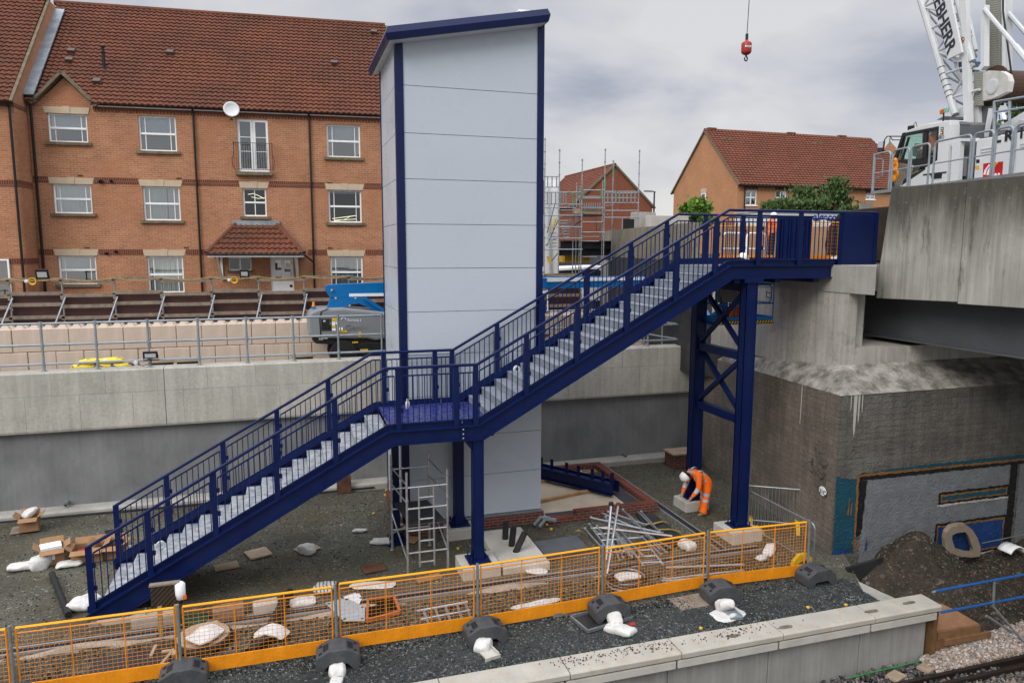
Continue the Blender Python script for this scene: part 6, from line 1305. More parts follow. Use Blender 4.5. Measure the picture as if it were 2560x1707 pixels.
mb.grid(gp, nx, ny); gr_o = struct('ground', mb, GRAVEL, smooth=True)
mb = MB(); mb.grid(lambda u, v: V((-34+(11.9+34)*u, 10.74+(12.15-10.74+.15*math.sin(u*40))*v, G+hz(-34+45.9*u, 10.74+1.4*v)+.012+.015*math.sin(PI*v)-(.5*max(0, min(1, (u*45.9-44.6)/1.6))**1.5)-(.03 if v in (0, 1) else 0))), 160, 10); struct('gravel_strip', mb, DGRAVEL, smooth=True)
struct('ground_upper', MB().add([(-60, 21.3, -3.62), (12.7, 21.3, -3.62), (14.9, 34, -3.62), (14.9, 75, -3.62), (-60, 75, -3.62)], [(0, 1, 2, 3, 4)]), mat('sandy_ground', (.17, .135, .10), .95, 0, .25, 1.5, bump=.5, bscale=25))
struct('ground_terrace', MB().add([(-60, 24.72, -2.38), (11, 24.72, -2.38), (9, 60, -2.38), (-60, 60, -2.38)], [(0, 1, 2, 3)]), mat('terrace_soil', (.10, .085, .06), .95, 0, .2, 2))
struct('ground_far', MB().add([(-900, 74, -2.6), (900, 74, -2.6), (900, 1500, -2.6), (-900, 1500, -2.6)], [(0, 1, 2, 3)]), mat('far_grass', (.06, .075, .035), .95, 0, .3, .05))
struct('ground_far', MB().add([(49, -60, -2.8), (900, -60, -2.8), (900, 74, -2.8), (49, 74, -2.8)], [(0, 1, 2, 3)]), mat('far_grass_side', (.06, .075, .035), .95, 0, .3, .05))
struct('ground_far', MB().add([(-900, -60, -3.0), (-60, -60, -3.0), (-60, 74, -3.0), (-900, 74, -3.0)], [(0, 1, 2, 3)]), mat('far_grass_left', (.06, .075, .035), .95, 0, .3, .05))
mb = MB(); mb.grid(lambda u, v: V((-60+110*u, -60+73.2*v, -8.32)), 4, 4); struct('ground_trackbed', mb, BALLAST)
mb = MB(); mb.grid(lambda u, v: V((-6+28*u, 8.9+(10.5-8.9)*v, -8.16+.05*noise.noise(V((u*90, v*7, 3)))-.10*abs(v-.5)*2)), 160, 14); struct('ballast_shoulder', mb, BALLAST)
# loose stones
def stones(name, n, pos, size, m, seed, kind='stuff'):
    rr = random.Random(seed); mb = MB()
    base = [(1, 0, 0), (-1, 0, 0), (0, 1, 0), (0, -1, 0), (0, 0, 1), (0, 0, -1)]
    fs = [(0, 2, 4), (2, 1, 4), (1, 3, 4), (3, 0, 4), (2, 0, 5), (1, 2, 5), (3, 1, 5), (0, 3, 5)]
    for i in range(n):
        p = V(pos(rr)); s = size*rr.uniform(.45, 1.3); q = Matrix.Rotation(rr.uniform(0, 6.28), 3, (rr.uniform(-1, 1), rr.uniform(-1, 1), rr.uniform(-1, 1)))
        mb.add([p+q@V((b[0]*s*rr.uniform(.55, 1.1), b[1]*s*rr.uniform(.5, 1), b[2]*s*rr.uniform(.4, .8))) for b in base], fs, rr.choice(range(len(m))))
    return tag(mb.build(name, m, recalc=False), kind=kind)
ST = [mat('stone_dark', (.036, .042, .041), .8), mat('stone_mid', (.078, .085, .082), .8), mat('stone_pale', (.17, .175, .165), .8), mat('stone_deep', (.014, .016, .016), .8), mat('stone_mid2', (.058, .065, .063), .8)]
def slope(x, y): return -.5*max(0, min(1, (x-10.6)/1.6))**1.5
stones('crushed_stone', 26000, lambda r: (lambda x, y: (x, y, G+.012+hz(x, y)+slope(x, y)))(r.uniform(-4.5, 11.7), 10.82+(1.35 if r.random() < .72 else 2.7)*r.random()), .031, ST, 1)
SG = [mat('gravel_grey', (.085, .084, .070), .85), mat('gravel_pale', (.22, .21, .18), .85), mat('gravel_dark', (.042, .042, .036), .85), mat('gravel_buff', (.15, .13, .10), .85)]
gauss = [(r_, ) for r_ in ()]
def gpos(r):
    while 1:
        x, y = r.uniform(-8, 11.6), r.uniform(12.1, 20.6)
        if noise.noise(V((x*.45, y*.45, 9)))+r.uniform(-.35, .35) > -.05: return (x, y, G+hz(x, y)+.002)
stones('loose_gravel', 9000, gpos, .022, SG, 2)
PB = [mat('ballast_pink', (.40, .32, .28), .85), mat('ballast_pale', (.52, .47, .42), .85), mat('ballast_grey', (.26, .25, .24), .85), mat('ballast_brown', (.28, .20, .15), .85)]
def ppos(r):
    t = r.random(); a = r.random(); x = 11.7+3.9*t; y = 9.98+(.45+.75*t)*a; return (x, y, -8.08+.12*math.sin(PI*a)*t+r.uniform(0, .05))
stones('pale_ballast', 5200, ppos, .050, PB, 3)
TB = [mat('ballast_dark', (.05, .051, .055), .85), mat('ballast_mid', (.10, .098, .098), .85), mat('ballast_light', (.20, .18, .165), .85)]
stones('dark_ballast', 5200, lambda r: (r.uniform(4, 13), r.uniform(8.9, 10.48), -8.14+r.uniform(-.02, .05)), .05, TB, 4)
stones('cess_ballast', 2200, lambda r: (r.uniform(11, 16), r.uniform(8.4, 9.62), -8.16+r.uniform(-.01, .05)), .055, [TB[1], TB[2], PB[3], SG[3]], 5)
# ================================================================ platform edge
pe = thing('platform_edge', 'white platform edge of coping slabs over grey panels beside the track', 'platform edge', (5, 10.5, -8.2))
COPE = mat('white_coping', (.43, .405, .35), .8, 0, .10, 2.5, 60, .1, .12, 60, dirt=(.36, .28, .19), dirtamt=.36, streak=0)
PANELM = mat('grey_panel', (.33, .325, .305), .85, 0, .1, 2, 50, .08, dirt=(.24, .235, .22), dirtamt=.3, streak=.22)
js = [-8.25+2.07*i for i in range(10)]
js[-1] = 12.04
js = [-8.25, -6.18, -4.11, -2.04, .03, 2.10, 4.21, 6.28, 8.36, 10.42, 12.04]
for i, (a, b) in enumerate(zip(js, js[1:])):
    MB().prism([(10.30, -7.03), (10.30, -6.945), (10.33, -6.92), (10.80, -6.915), (10.80, -7.03)], 'x', a+.008, b-.008).build('coping_slab', COPE, pe, bevel=.006)
    MB().box((a-.06, 10.315, -7.21), (b-.10, 10.75, -7.065)).build('corbel_beam', CONC_L, pe, bevel=.012)
    MB().box((a-.15, 10.50, -8.4), (b-.17, 10.72, -7.19)).build('wall_panel', PANELM, pe)
MB().box((-8, 10.42, -7.06), (11.95, 10.74, -7.03)).build('gap_shadow_strip', DARKSTEEL, pe)  # dark strip in the gap, put in as the shadow line under the coping
PATCH = mat('mortar_patch', (.16, .14, .11), .9, 0, .3, 9)
rr = random.Random(8)
for px, py in ((1833, 1588), (1965, 1566), (2178, 1527), (2272, 1506)):
    p = at(px, py, z=-6.912); mb = MB(); n = 12; mb.add([(p.x+.19*math.cos(a)*rr.uniform(.7, 1.1), min(10.79, max(10.36, p.y+.06*math.sin(a)*rr.uniform(.7, 1.1))), -6.9125) for a in [2*PI*k/n for k in range(n)]], [tuple(range(n))]); mb.build('mortar_patch', PATCH, pe, recalc=False)
stones('coping_debris', 260, lambda r: (lambda x: (x, min(10.78, max(10.36, r.gauss(10.6, .09))), -6.905))(r.choice([r.gauss(5.2, .35), r.gauss(6.0, .25), r.gauss(4.4, .4), r.gauss(7.5, .5)])), .018, [ST[3], RUST], 6)
# timber end box, blue rail, track
tb = thing('timber_end_box', 'new timber and plywood box closing the end of the platform edge', 'timber box', (12.4, 10.8, -8.1))
MB().box((12.0, 10.42, -8.3), (12.09, 10.60, -7.24)).box((12.0, 10.75, -8.3), (12.09, 10.95, -7.24)).build('post', mat('brown_post', (.17, .095, .045), .75, 0, .2, 6), tb)
q7 = lambda X, Y, z: at(2160+X*400/1469, 1280+Y*427/1568, z=z)
P = [q7(668, 1088, -7.62), q7(1055, 1022, -7.66), q7(845, 898, -7.42), q7(700, 832, -7.30)]
MB().add(P+[p-V((0, 0, .05)) for p in P], [(0, 1, 2, 3), (7, 6, 5, 4), (0, 4, 5, 1), (1, 5, 6, 2), (2, 6, 7, 3), (3, 7, 4, 0)]).build('plywood_lid', mat('orange_plywood', (.30, .165, .09), .7, 0, .12, 3, streak=.12), tb)
MB().bar(P[0]-V((.02, .02, .09)), P[1]-V((0, .02, .09)), .05, .16).bar(P[0]+V((.15, -.06, -.24)), P[1]+V((.22, -.08, -.22)), .06, .12).bar(P[0]-V((.05, .0, .30)), P[0]+V((.5, .02, -.33)), .05, .26).build('board', mat('brown_board', (.23, .125, .062), .75, 0, .2, 5, streak=.1), tb)
bb = thing('blue_handrail', 'blue tubular handrail on grey stands beside the track', 'handrail', (12.4, 9.9, -8.1))
BR = mat('bright_blue_tube', (.012, .09, .30), .4, 0, .15, 6, dirt=(.30, .36, .42), dirtamt=.16); yb = 9.75
for a, b in (((2338, 1477), (2600, 1428)), ((2352, 1530), (2600, 1483))): MB().tube([at(*a, y=yb), at(*b, y=yb)], .024, 8).build('rail', BR, bb)
a = at(2331, 1480, y=yb); MB().tube([a, at(2342, 1476.5, y=yb)], .02, 8).build('rail_end', GALV, bb)
t_ = at(2486, 1452, y=yb); l_ = at(2483, 1515, y=yb); MB().tube([t_, l_], .024, 8).tube([l_, at(2560, 1605, y=yb-.25)], .022, 8).tube([at(2466, 1538, y=yb), at(2530, 1580, y=yb-.1)], .022, 8).build('stand', GALV, bb)
tr_ = thing('railway_track', 'dark steel rails on timber sleepers at the lower right', 'railway track', (10, 9.3, -8.2))
RAILM = mat('worn_rail', (.045, .032, .026), .5, .4, .2, 6)
for y in (9.86, 9.62, 8.3):
    mb = MB(); mb.prism([(y-.07, -8.17), (y+.07, -8.17), (y+.07, -8.155), (y+.012, -8.14), (y+.012, -8.055), (y+.036, -8.045), (y+.036, -8.012), (y-.036, -8.012), (y-.036, -8.045), (y-.012, -8.055), (y-.012, -8.14), (y-.07, -8.155)], 'x', -20, 40); mb.build('rail', RAILM, tr_)
for i in range(26): MB().box((3.2+.65*i, 7.6, -8.32), (3.45+.65*i, 10.22, -8.18)).build('sleeper', WOOD, tr_)
tag(MB().tube([at(2120+40*i, 1694-9.5*i-(.6*i*i if i > 6 else 0), z=-8.07) for i in range(12)], .014, 5).build('green_cable', mat('green_cable_m', (.04, .25, .06), .5)), 'thin green cable lying alongside the railway rail', 'cable')
for i, (px, py) in enumerate(((2240, 1690), (2318, 1668))): p = at(px, py, z=-8.08); tag(MB().cbox(p, (.34, .24, .05), .3).build('plywood_offcut', PLY), ['pale plywood offcut by the rail, farther left one', 'pale plywood offcut by the rail, nearer the pale ballast'][i], 'board')
p = at(2225, 1641, z=-8.05); tag(MB().lathe([(.0, -.05), (.05, -.02), (.05, .02), (.0, .05)], p, 10).build('white_ball', UPVC), 'small white ball in the dark ballast below the platform wall', 'ball')
# spoil heap below the graffiti
HEAP = gravelmat('spoil_soil', (.026, .021, .015), (.060, .050, .037), (.20, .175, .14), 13, (.045, .036, .026), .45, 1.)
def bump2(x, y):
    h = 1.45*math.exp(-((x-13.6)/1.05)**2-((y-12.6)/.85)**2)+.70*math.exp(-((x-17.6)/2.2)**2-((y-12.9)/1.15)**2)+.62*math.exp(-((x-14.8)/2.4)**2-((y-11.7)/.75)**2)+.35*math.exp(-((x-12.35)/.5)**2-((y-12.4)/.5)**2)
    return h*(1+.12*noise.noise(V((x*2, y*2, 1))))+.07*noise.noise(V((x*3.5, y*3.5, 4)))
mb = MB(); mb.grid(lambda u, v: (lambda x, y: V((x, y, -8.1+bump2(x, y)*(.75+.25*min(1, 4*v)))))(11.75+9*u, 10.75+2.32*v), 130, 44); hp_ = tag(mb.build('spoil_heap', HEAP, smooth=True), 'dark heap of soil and stones against the graffiti wall', 'spoil heap', kind='stuff')
stones('heap_stones', 2600, lambda r: (lambda x, y: (x, y, -8.1+bump2(x, y)))(r.uniform(11.9, 19), r.uniform(10.9, 13.0)), .035, [SG[0], SG[2], SG[2], RUST, SG[3]], 7)
# concrete ring leaning on the wall, and the bits beside it
cr_ = thing('concrete_frame_ring', 'rounded concrete ring with rectangular hole leaning against the graffiti wall', 'concrete ring', at(2420, 1380, y=12.7))
def rp(px, py): return at(2160+px*400/1469, 1280+py*427/1568, y=12.72)
outer = [(745, 330), (742, 250), (755, 190), (800, 140), (870, 120), (935, 120), (1000, 165), (1045, 240), (1072, 320), (1066, 405), (985, 415), (860, 400), (780, 370)]
inner = [(835, 330), (808, 245), (812, 210), (860, 188), (930, 180), (955, 210), (985, 290), (1005, 350), (1000, 385), (950, 380), (890, 365), (850, 350), (842, 340)]
o3, i3 = [rp(*p) for p in outer], [rp(*p) for p in inner]; n = len(o3); back = V((.03, .12, .03))
MB().add(o3+i3+[p+back for p in o3]+[p+back for p in i3], [f for k in range(n) for f in ((k, (k+1) % n, n+(k+1) % n, n+k), (2*n+k, 3*n+k, 3*n+(k+1) % n, 2*n+(k+1) % n), (k, 2*n+k, 2*n+(k+1) % n, (k+1) % n), (n+k, n+(k+1) % n, 3*n+(k+1) % n, 3*n+k))]).build('ring', mat('beige_precast', (.27, .22, .17), .85, 0, .1, 4), cr_)
p = at(2530, 1368, y=12.5); tag(MB().grid(lambda u, v: p+V((.27*math.cos(PI*(.1+.75*u)), (v-.5)*.35, .27*math.sin(PI*(.1+.75*u))-.2)), 12, 3).build('pipe_offcut', UPVC, solid=.03, smooth=True), 'white curved pipe offcut lying on the spoil heap', 'pipe offcut')
tag(MB().tube([at(2455, 1357, y=12.6), at(2560, 1335, y=12.6)], .012, 5).build('thin_rod', GALV), 'thin pale rod lying across the spoil heap', 'rod')
a, b = at(2100, 1418, z=-7.2), at(2182, 1402, z=-7.2); tag(MB().prism([(a.x, -7.5), (b.x, -7.55), (b.x, -7.0), (a.x, -7.12)], 'y', 12.55, 12.62).build('shutter_board', DARKSTEEL), 'dark board standing in the soil below the graffiti corner', 'board')
pts = [at(px, py, z=-7.12) for px, py in ((2145, 1452), (2205, 1480), (2262, 1505), (2178, 1515))]; tag(MB().add(pts+[p-V((0, 0, .06)) for p in pts], [(0, 1, 2, 3), (7, 6, 5, 4), (0, 4, 5, 1), (1, 5, 6, 2), (2, 6, 7, 3), (3, 7, 4, 0)]).build('concrete_slab', CONC), 'wedge of pale concrete at the platform end beside the soil', 'slab')
# ================================================================ orange barrier line with feet and bags
bx_ = [-4.22, -1.88, .59, 3.10, 5.62, 8.01, 10.41]; by_ = [12.12, 12.10, 12.10, 12.10, 12.20, 12.32, 12.22]
lb = ['leftmost orange mesh barrier, cut by the picture edge', 'orange mesh barrier in front of the stair toe', 'orange mesh barrier second from the stair toe, white panel lying behind it', 'orange mesh barrier with a ladder frame lying behind it', 'orange mesh barrier in front of the loose scaffold tubes', 'orange mesh barrier at the right end, in front of the tall steel column']
lb = ['orange mesh barrier in front of the staircase toe, at the left', 'orange mesh barrier with the round sack covered tub behind it', 'orange mesh barrier with the steel plates and ladder frame behind it', 'orange mesh barrier in front of the concrete slab with three pipes', 'orange mesh barrier in front of the loose scaffold tubes', 'orange mesh barrier at the right end, in front of the tall steel column']
bx_ = [-6.6]+bx_; by_ = [12.2]+by_; lb = ['orange mesh barrier cut by the left picture edge']+lb
FOOTM = mat('recycled_rubber', (.068, .071, .076), .52, 0, .25, 6, 60, .15, .3, 50, dirt=(.10, .10, .10), dirtamt=.25)
def footblock(loc, rz, label):
    o = thing('rubber_block', label, 'barrier foot', loc, rz, 'black rubber feet of the orange barriers')
    L = lambda m: m
    mb = MB(); pr_ = [(-.33, 0), (-.36, .05), (-.36, .21), (-.34, .245), (-.13, .35), (.13, .35), (.34, .245), (.36, .21), (.36, .05), (.33, 0), (.25, 0), (.15, .11), (-.15, .11), (-.25, 0)]
    mb.prism(pr_, 'y', -.21, .21)
    m2 = mb
    for sx in (-1, 1):
        for y in (-.11, .11): m2.cbox((sx*.285, y, .274), (.055, .05, .02), 0, 1, mtx=Matrix.Rotation(sx*.46, 3, 'Y'))
        m2.cbox((sx*.20, 0, .317), (.10, .20, .008), 0, 1, mtx=Matrix.Rotation(sx*.46, 3, 'Y'))
    mb.build('block', [FOOTM, BLACK], o, local=True, bevel=.012)
    return o
posts_lab = ['at the left picture edge, left of the stair toe', 'right of the slatted board at the stair toe', 'in front of the bolted steel plates', 'in front of the near middle column pad', 'by the leaning tubes, above the metal tray', 'between the tube pile and the tall column', 'at the right end of the barrier line']
for i in range(len(bx_)-1):
    a = V((bx_[i]+.07, by_[i]+.02, 0)); b = V((bx_[i+1]-.06, by_[i+1]+.02, 0)); o = thing('mesh_barrier', lb[i], 'barrier', (a.x, a.y, G), group='orange mesh barriers along the platform')
    meshpanel(o, a, b, -6.93+.02*(i % 2), -5.755+.04*(i in (3, 4)), .235, 31, 13, wire=.0042)
flab = ['black rubber barrier foot at the left picture edge', 'black rubber barrier foot at the bottom edge, without a sandbag', 'black rubber barrier foot with a knotted sack, second from the bottom edge', 'black rubber barrier foot with a sack on a pale channel offcut', 'black rubber barrier foot standing on a metal tray', 'black rubber barrier foot with sacks and a grey plate beside it', 'black rubber barrier foot at the right end of the barrier line']
fy = [11.95, 11.93, 11.80, 11.80, 11.86, 11.88, 11.95]
for i, (x, y) in enumerate(zip(bx_[1:], by_[1:])):
    footblock((x+.06*(i % 2), fy[i], G+.02+(.04 if i == 4 else 0)), .06*math.sin(i*2.3), flab[i])
    o = thing('barrier_post', 'grey tube post of the orange barrier line, standing in its rubber foot', 'post', (x, y, G), group='grey posts of the orange barrier line')
    o['label'] = 'grey barrier post '+posts_lab[i]
    MB().tube([(x, y-.03, G+.30), (x, y, -5.70+.04*(i in (3, 4)))], .026, 10).build('tube', GALV, o)
# ---------------------------------------------------------------- sacks
def sack(px, py, l, w, h, rz, label, seed, z=None, neck=0., m=BAGW, droop=0., group=None, y=None, tilt=0.):
    l *= .9; w *= .9; h *= .72; p = at(px, py, y=y) if y is not None else at(px, py, z=G if z is None else z); cr2, sr2 = math.cos(rz), math.sin(rz); ct, st_ = math.cos(tilt), math.sin(tilt)
    def fn(u, v):
        a, b = 2*PI*u, PI*(v-.5); sg = lambda q, e: math.copysign(abs(q)**e, q)
        x, y_, z_ = l/2*sg(math.cos(b), .55)*sg(math.cos(a), .6), w/2*sg(math.cos(b), .55)*sg(math.sin(a), .6), h/2*sg(math.sin(b), .8)
        if neck and x > l*.2: k = 1-neck*min(1, (x-l*.2)/(l*.3)); y_ *= k; z_ *= max(.35, k)
        nn = V((x*6, y_*6, z_*6+seed*3.1)); rid = lambda q: (1-abs(noise.noise(q))*2.2)
        q_ = noise.ridged_multi_fractal(nn*.55, 1., 2.1, 4, 1., 2.); d = h*(.16*noise.noise(nn*.8)+.20*(q_-1.1)); k9 = 1+.16*noise.noise(V((math.cos(a)*1.6+seed, math.sin(a)*1.6, 7))); x *= k9; y_ *= k9
        ear = max(0, abs(math.cos(a)*math.sin(a))*2-.72)*math.cos(b); x *= 1+.22*ear; y_ *= 1+.22*ear; z_ *= 1-.6*ear
        z_ += d+(-droop*(x/l)**2 if droop else 0); x += .05*l*noise.noise(nn*.9+V((9, 0, 0))); y_ += .08*w*noise.noise(nn*.9)
        x, z_ = x*ct-z_*st_, x*st_+z_*ct
        return V((p.x+x*cr2-y_*sr2, p.y+x*sr2+y_*cr2, max(p.z-.01, p.z+h*.42+z_) if not tilt else p.z+h*.42+z_))
    return tag(MB().grid(fn, 46, 24).build('sack', m, smooth=True), label, 'sack', group)
dz = lambda x, y: (x/.91875, y/.91875)
sack(*dz(50, 1306), .60, .36, .20, .15, 'flattened white sack at the far left of the litter group', 1)
sack(*dz(98, 1300), .62, .42, .42, .4, 'white sack bunched up in front of the open cardboard box', 2, neck=.5, tilt=.55)
sack(*dz(150, 1282), .50, .30, .30, 1.0, 'white sack propped upright between the two cardboard boxes', 3, neck=.5, tilt=.7)
sack(*dz(162, 1298), .58, .34, .16, .1, 'flat white sack right of the open cardboard box', 4)
sack(*dz(192, 1392), .62, .52, .26, 1.2, 'large white sack under the toe of the staircase rail', 5)
sack(*dz(282, 1268), .50, .32, .2, .2, 'white sack behind the first railing post of the stair', 6)
sack(*dz(706, 1268), .54, .34, .30, -.9, 'white sack on a board in the middle of the gravel', 7, neck=.4)
sack(*dz(826, 1221), .40, .16, .10, -.2, 'small twisted white sack near the alloy tower', 8)
sack(*dz(878, 1246), .60, .32, .14, -.35, 'white sack with a round mark beside the alloy tower', 9)
PRINTM = NT('printed_sack'); w_ = PRINTM.n('ShaderNodeTexWave'); w_.inputs['Scale'].default_value = 4.2; w_.inputs['Distortion'].default_value = 3; PRINTM.l(PRINTM.coord(), w_.inputs[0])
PRINTS = PRINTM.fin(PRINTM.mix(PRINTM.gray(w_.outputs['Fac'], .72, .8), (.46, .46, .44), (.10, .11, .13)), .8)
sack(*dz(745, 1353), .56, .46, .16, 1.35, 'grey white sack printed with dark lettering', 10, m=PRINTS)
sack(*dz(858, 1345), 1.0, .36, .07, -.22, 'long flat white sack lying behind the barrier rail', 11)
sack(*dz(470, 1462), .66, .52, .14, .9, 'white sack on the round board behind the barrier', 12, z=G+.18)
sack(*dz(624, 1452), .72, .44, .16, -.4, 'white sack draped over a black pipe', 13, z=G+.12, droop=.5)
sack(*dz(697, 1388), .60, .36, .2, .1, 'white sack beside the black ducts under the barrier rail', 14)
sack(*dz(1232, 1314), .52, .24, .10, -.35, 'white sack on a board by the corner of the pipe slab', 15)
sack(*dz(1440, 1328), .60, .34, .14, -.05, 'white sack lying on the coiled cable', 16, z=G+.22)
sack(*dz(1578, 1260), .36, .42, .3, .3, 'white sack below the end of the tube pile', 17)
sack(*dz(1768, 1268), .50, .26, .22, .5, 'upright white sack behind the last orange barrier', 18, neck=.6, tilt=.4)
sack(*dz(1748, 1284), .3, .2, .12, .2, 'small white sack below the upright one at the last barrier', 19)
sack(*dz(1892, 1356), .56, .26, .10, -.6, 'white sack sliding off the rubber foot at the right end', 20, z=G-.08)
sack(*dz(1665, 1398), .40, .34, .30, 1.3, 'white sack hanging over the rubber foot by the tube pile', 21, neck=.7, tilt=-.5, z=G+.05)
sack(*dz(1672, 1414), .78, .50, .09, .25, 'wide flat white sack in front of the grey plate', 22)
sack(*dz(1412, 1425), .40, .30, .22, 1.4, 'knotted white sack on the rubber foot above the tray', 23, neck=.7, tilt=.5, z=G+.10)
sack(*dz(1424, 1452), .62, .34, .22, -.75, 'white sack folded under a brown board in front of the tray', 24)
sack(*dz(1110, 1490), .42, .32, .30, .9, 'white sack leaning on the rubber foot above the pale channel', 25, neck=.5, tilt=.4)
sack(*dz(775, 1548), .36, .30, .26, 1.5, 'knotted white sack on the rubber foot near the bottom edge', 26, neck=.6, tilt=.4)
sack(*dz(772, 1572), .34, .24, .14, 1.2, 'white sack hanging off the bottom edge rubber foot', 27)
sack(*dz(1230, 1390), 1.15, .20, .10, .08, 'long torn white sack along the foot of the orange barrier', 28)
sack(*dz(70, 1182), .42, .30, .20, .7, 'white sack spilling out of the cardboard box near the wall', 29, z=G+.36, tilt=.45, neck=.4)
# ---------------------------------------------------------------- cardboard boxes
def carton(px, py, sx, sy, h, rz, label, z=None):
    p = at(px, py, z=G if z is None else z); o = thing('cardboard_box', label, 'box', p, rz, 'cardboard boxes on the gravel'); t = .012; mb = MB()
    mb.box((-sx/2, -sy/2, 0), (sx/2, sy/2, t)); mb.box((-sx/2, -sy/2, t), (sx/2, -sy/2+t, h)).box((-sx/2, sy/2-t, t), (sx/2, sy/2, h)).box((-sx/2, -sy/2+t, t), (-sx/2+t, sy/2-t, h)).box((sx/2-t, -sy/2+t, t), (sx/2, sy/2-t, h)); mb.build('carton', CARD, o, local=True)
    for k, (a, b, c, d) in enumerate((((-sx/2, -sy/2, h), (sx/2, -sy/2, h), (sx/2, -sy/2-.16, h-.05), (-sx/2, -sy/2-.16, h-.05)), ((-sx/2, sy/2, h), (sx/2, sy/2, h), (sx/2, sy/2+.1, h+.12), (-sx/2, sy/2+.1, h+.12)), ((-sx/2, -sy/2, h), (-sx/2, sy/2, h), (-sx/2-.12, sy/2, h+.1), (-sx/2-.12, -sy/2, h+.1)), ((sx/2, -sy/2, h), (sx/2, sy/2, h), (sx/2+.13, sy/2, h+.08), (sx/2+.13, -sy/2, h+.08)))):
        MB().add([a, b, c, d], [(0, 1, 2, 3)]).build('flap', CARD, o, local=True, solid=.008)
    return o
c1 = carton(*dz(122, 1290), .46, .42, .36, .25, 'open cardboard box with a white pack on top, among sacks'); MB().cbox((-.02, -.03, .37), (.40, .34, .09), .1).build('white_pack', NET, c1, local=True); MB().cbox((-.05, -.217, .2), (.2, .006, .13)).build('label_sheet', NET, c1, local=True)
c2 = carton(*dz(205, 1283), .62, .46, .30, .05, 'open cardboard box with red contents, left of the stair rail'); MB().cbox((.0, 0, .18), (.4, .3, .08), .3).build('red_contents', RED, c2, local=True)
c3 = carton(*dz(255, 1276), .60, .40, .30, -.1, 'cardboard box seen through the first railing bay of the stair')
c4 = carton(*dz(70, 1215), .40, .34, .34, .1, 'cardboard box on a board beside the retaining wall', z=G+.04)
def slab(px, py, sx, sy, h, rz, label, m, nm='board', cat='board', z=None, tilt=0., group=None):
    p = at(px, py, z=G if z is None else z); mm = Matrix.Rotation(rz, 3, 'Z') @ Matrix.Rotation(tilt, 3, 'X'); return tag(MB().cbox(p+V((0, 0, h/2+.01)), (sx, sy, h), mtx=mm).build(nm, m, bevel=.006), label, cat, group)
slab(*dz(60, 1216), .62, .52, .03, .2, 'grey board under the cardboard box near the retaining wall', WOOD)
slab(*dz(593, 1273), .50, .50, .04, .35, 'pale square board lying alone on the gravel', PLY); slab(*dz(706, 1262), .5, .4, .03, .5, 'pale board under the white sack in mid gravel', PLY)
slab(*dz(520, 1302), .50, .35, .03, .2, 'pale board half hidden under the staircase stringer', PLY); slab(*dz(858, 1306), .50, .40, .03, .15, 'brown rusty plate lying near the alloy tower', RUST, 'steel_plate', 'plate')
slab(*dz(945, 1240), .36, .36, .02, .9, 'tan board leaning inside the alloy tower base', CARD); slab(*dz(1640, 1035), .52, .08, .52, .1, 'tan stone slab leaning behind the bending worker', mat('tan_stone', (.24, .19, .12), .85), 'stone_slab', 'slab', tilt=-.25)
slab(*dz(340, 1237), .5, .3, .04, .1, 'dark rubber mat near the wall under the stair rail', BLACK, 'rubber_mat', 'mat') if False else None
slab(*dz(262, 1223), .40, .22, .05, .2, 'dark flat lump on the gravel by the stair toe', BLACK, 'rubber_mat', 'mat')
bp = thing('brick_pack', 'small pack of red bricks with a board on top in the wall corner', 'brick pack', at(*dz(1612, 1045), z=G)); p = at(*dz(1610, 1050), z=G); p = V((12.1, 20.2, G))
MB().box((p.x-.5, p.y-.3, G), (p.x+.4, p.y+.3, G+.45)).build('bricks', REDBRICK, bp); MB().box((p.x-.55, p.y-.35, G+.45), (p.x+.45, p.y+.35, G+.5)).build('board', PLY, bp)
slab(*dz(1590, 1040), .3, .06, .5, -.4, 'pale board propped beside the brick pack', PLY, tilt=-.2)
# steel plates behind the second barrier
def plate(pts, label, m=mat('pale_blue_plate', (.40, .46, .50), .5, .2, .1, 4, dirt=(.3, .24, .18), dirtamt=.2), h=.02, z=G+.04):
    P = [at(*dz(*q), z=z) for q in pts]; o = thing('steel_plate', label, 'plate', P[0], group='bolted steel plates on the gravel'); n = len(P)
    MB().add(P+[p-V((0, 0, h)) for p in P], [tuple(range(n)), tuple(range(2*n-1, n-1, -1))]+[(k, (k+1) % n, n+(k+1) % n, n+k) for k in range(n)]).build('plate', m, o)
    c = sum(P, V())/n
    for q in P: MB().lathe([(.03, .002), (.03, .004)], q.lerp(c, .16), 8).build('bolt_hole', BLACK, o)
plate([(747, 1383), (795, 1372), (838, 1393), (838, 1424), (790, 1425)], 'pale bolted steel plate right of the barrier post, on top of another', z=G+.08); plate([(782, 1372), (822, 1358), (832, 1372), (822, 1392), (795, 1384)], 'white bolted steel plate partly under the pale blue one', WHITE)
# draw pit with orange frame
pt = thing('drawpit', 'open square draw pit with a rusty orange rim behind the barrier', 'draw pit', at(*dz(870, 1410), z=G)); P = [at(*dz(*q), z=G+.06) for q in ((843, 1425), (918, 1405), (905, 1370), (845, 1378))]
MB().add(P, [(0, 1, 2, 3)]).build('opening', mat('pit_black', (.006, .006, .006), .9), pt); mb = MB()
for a, b in zip(P, P[1:]+P[:1]): mb.bar(a, b, .05, .07)
mb.build('rim', mat('orange_rim', (.42, .13, .05), .6), pt)
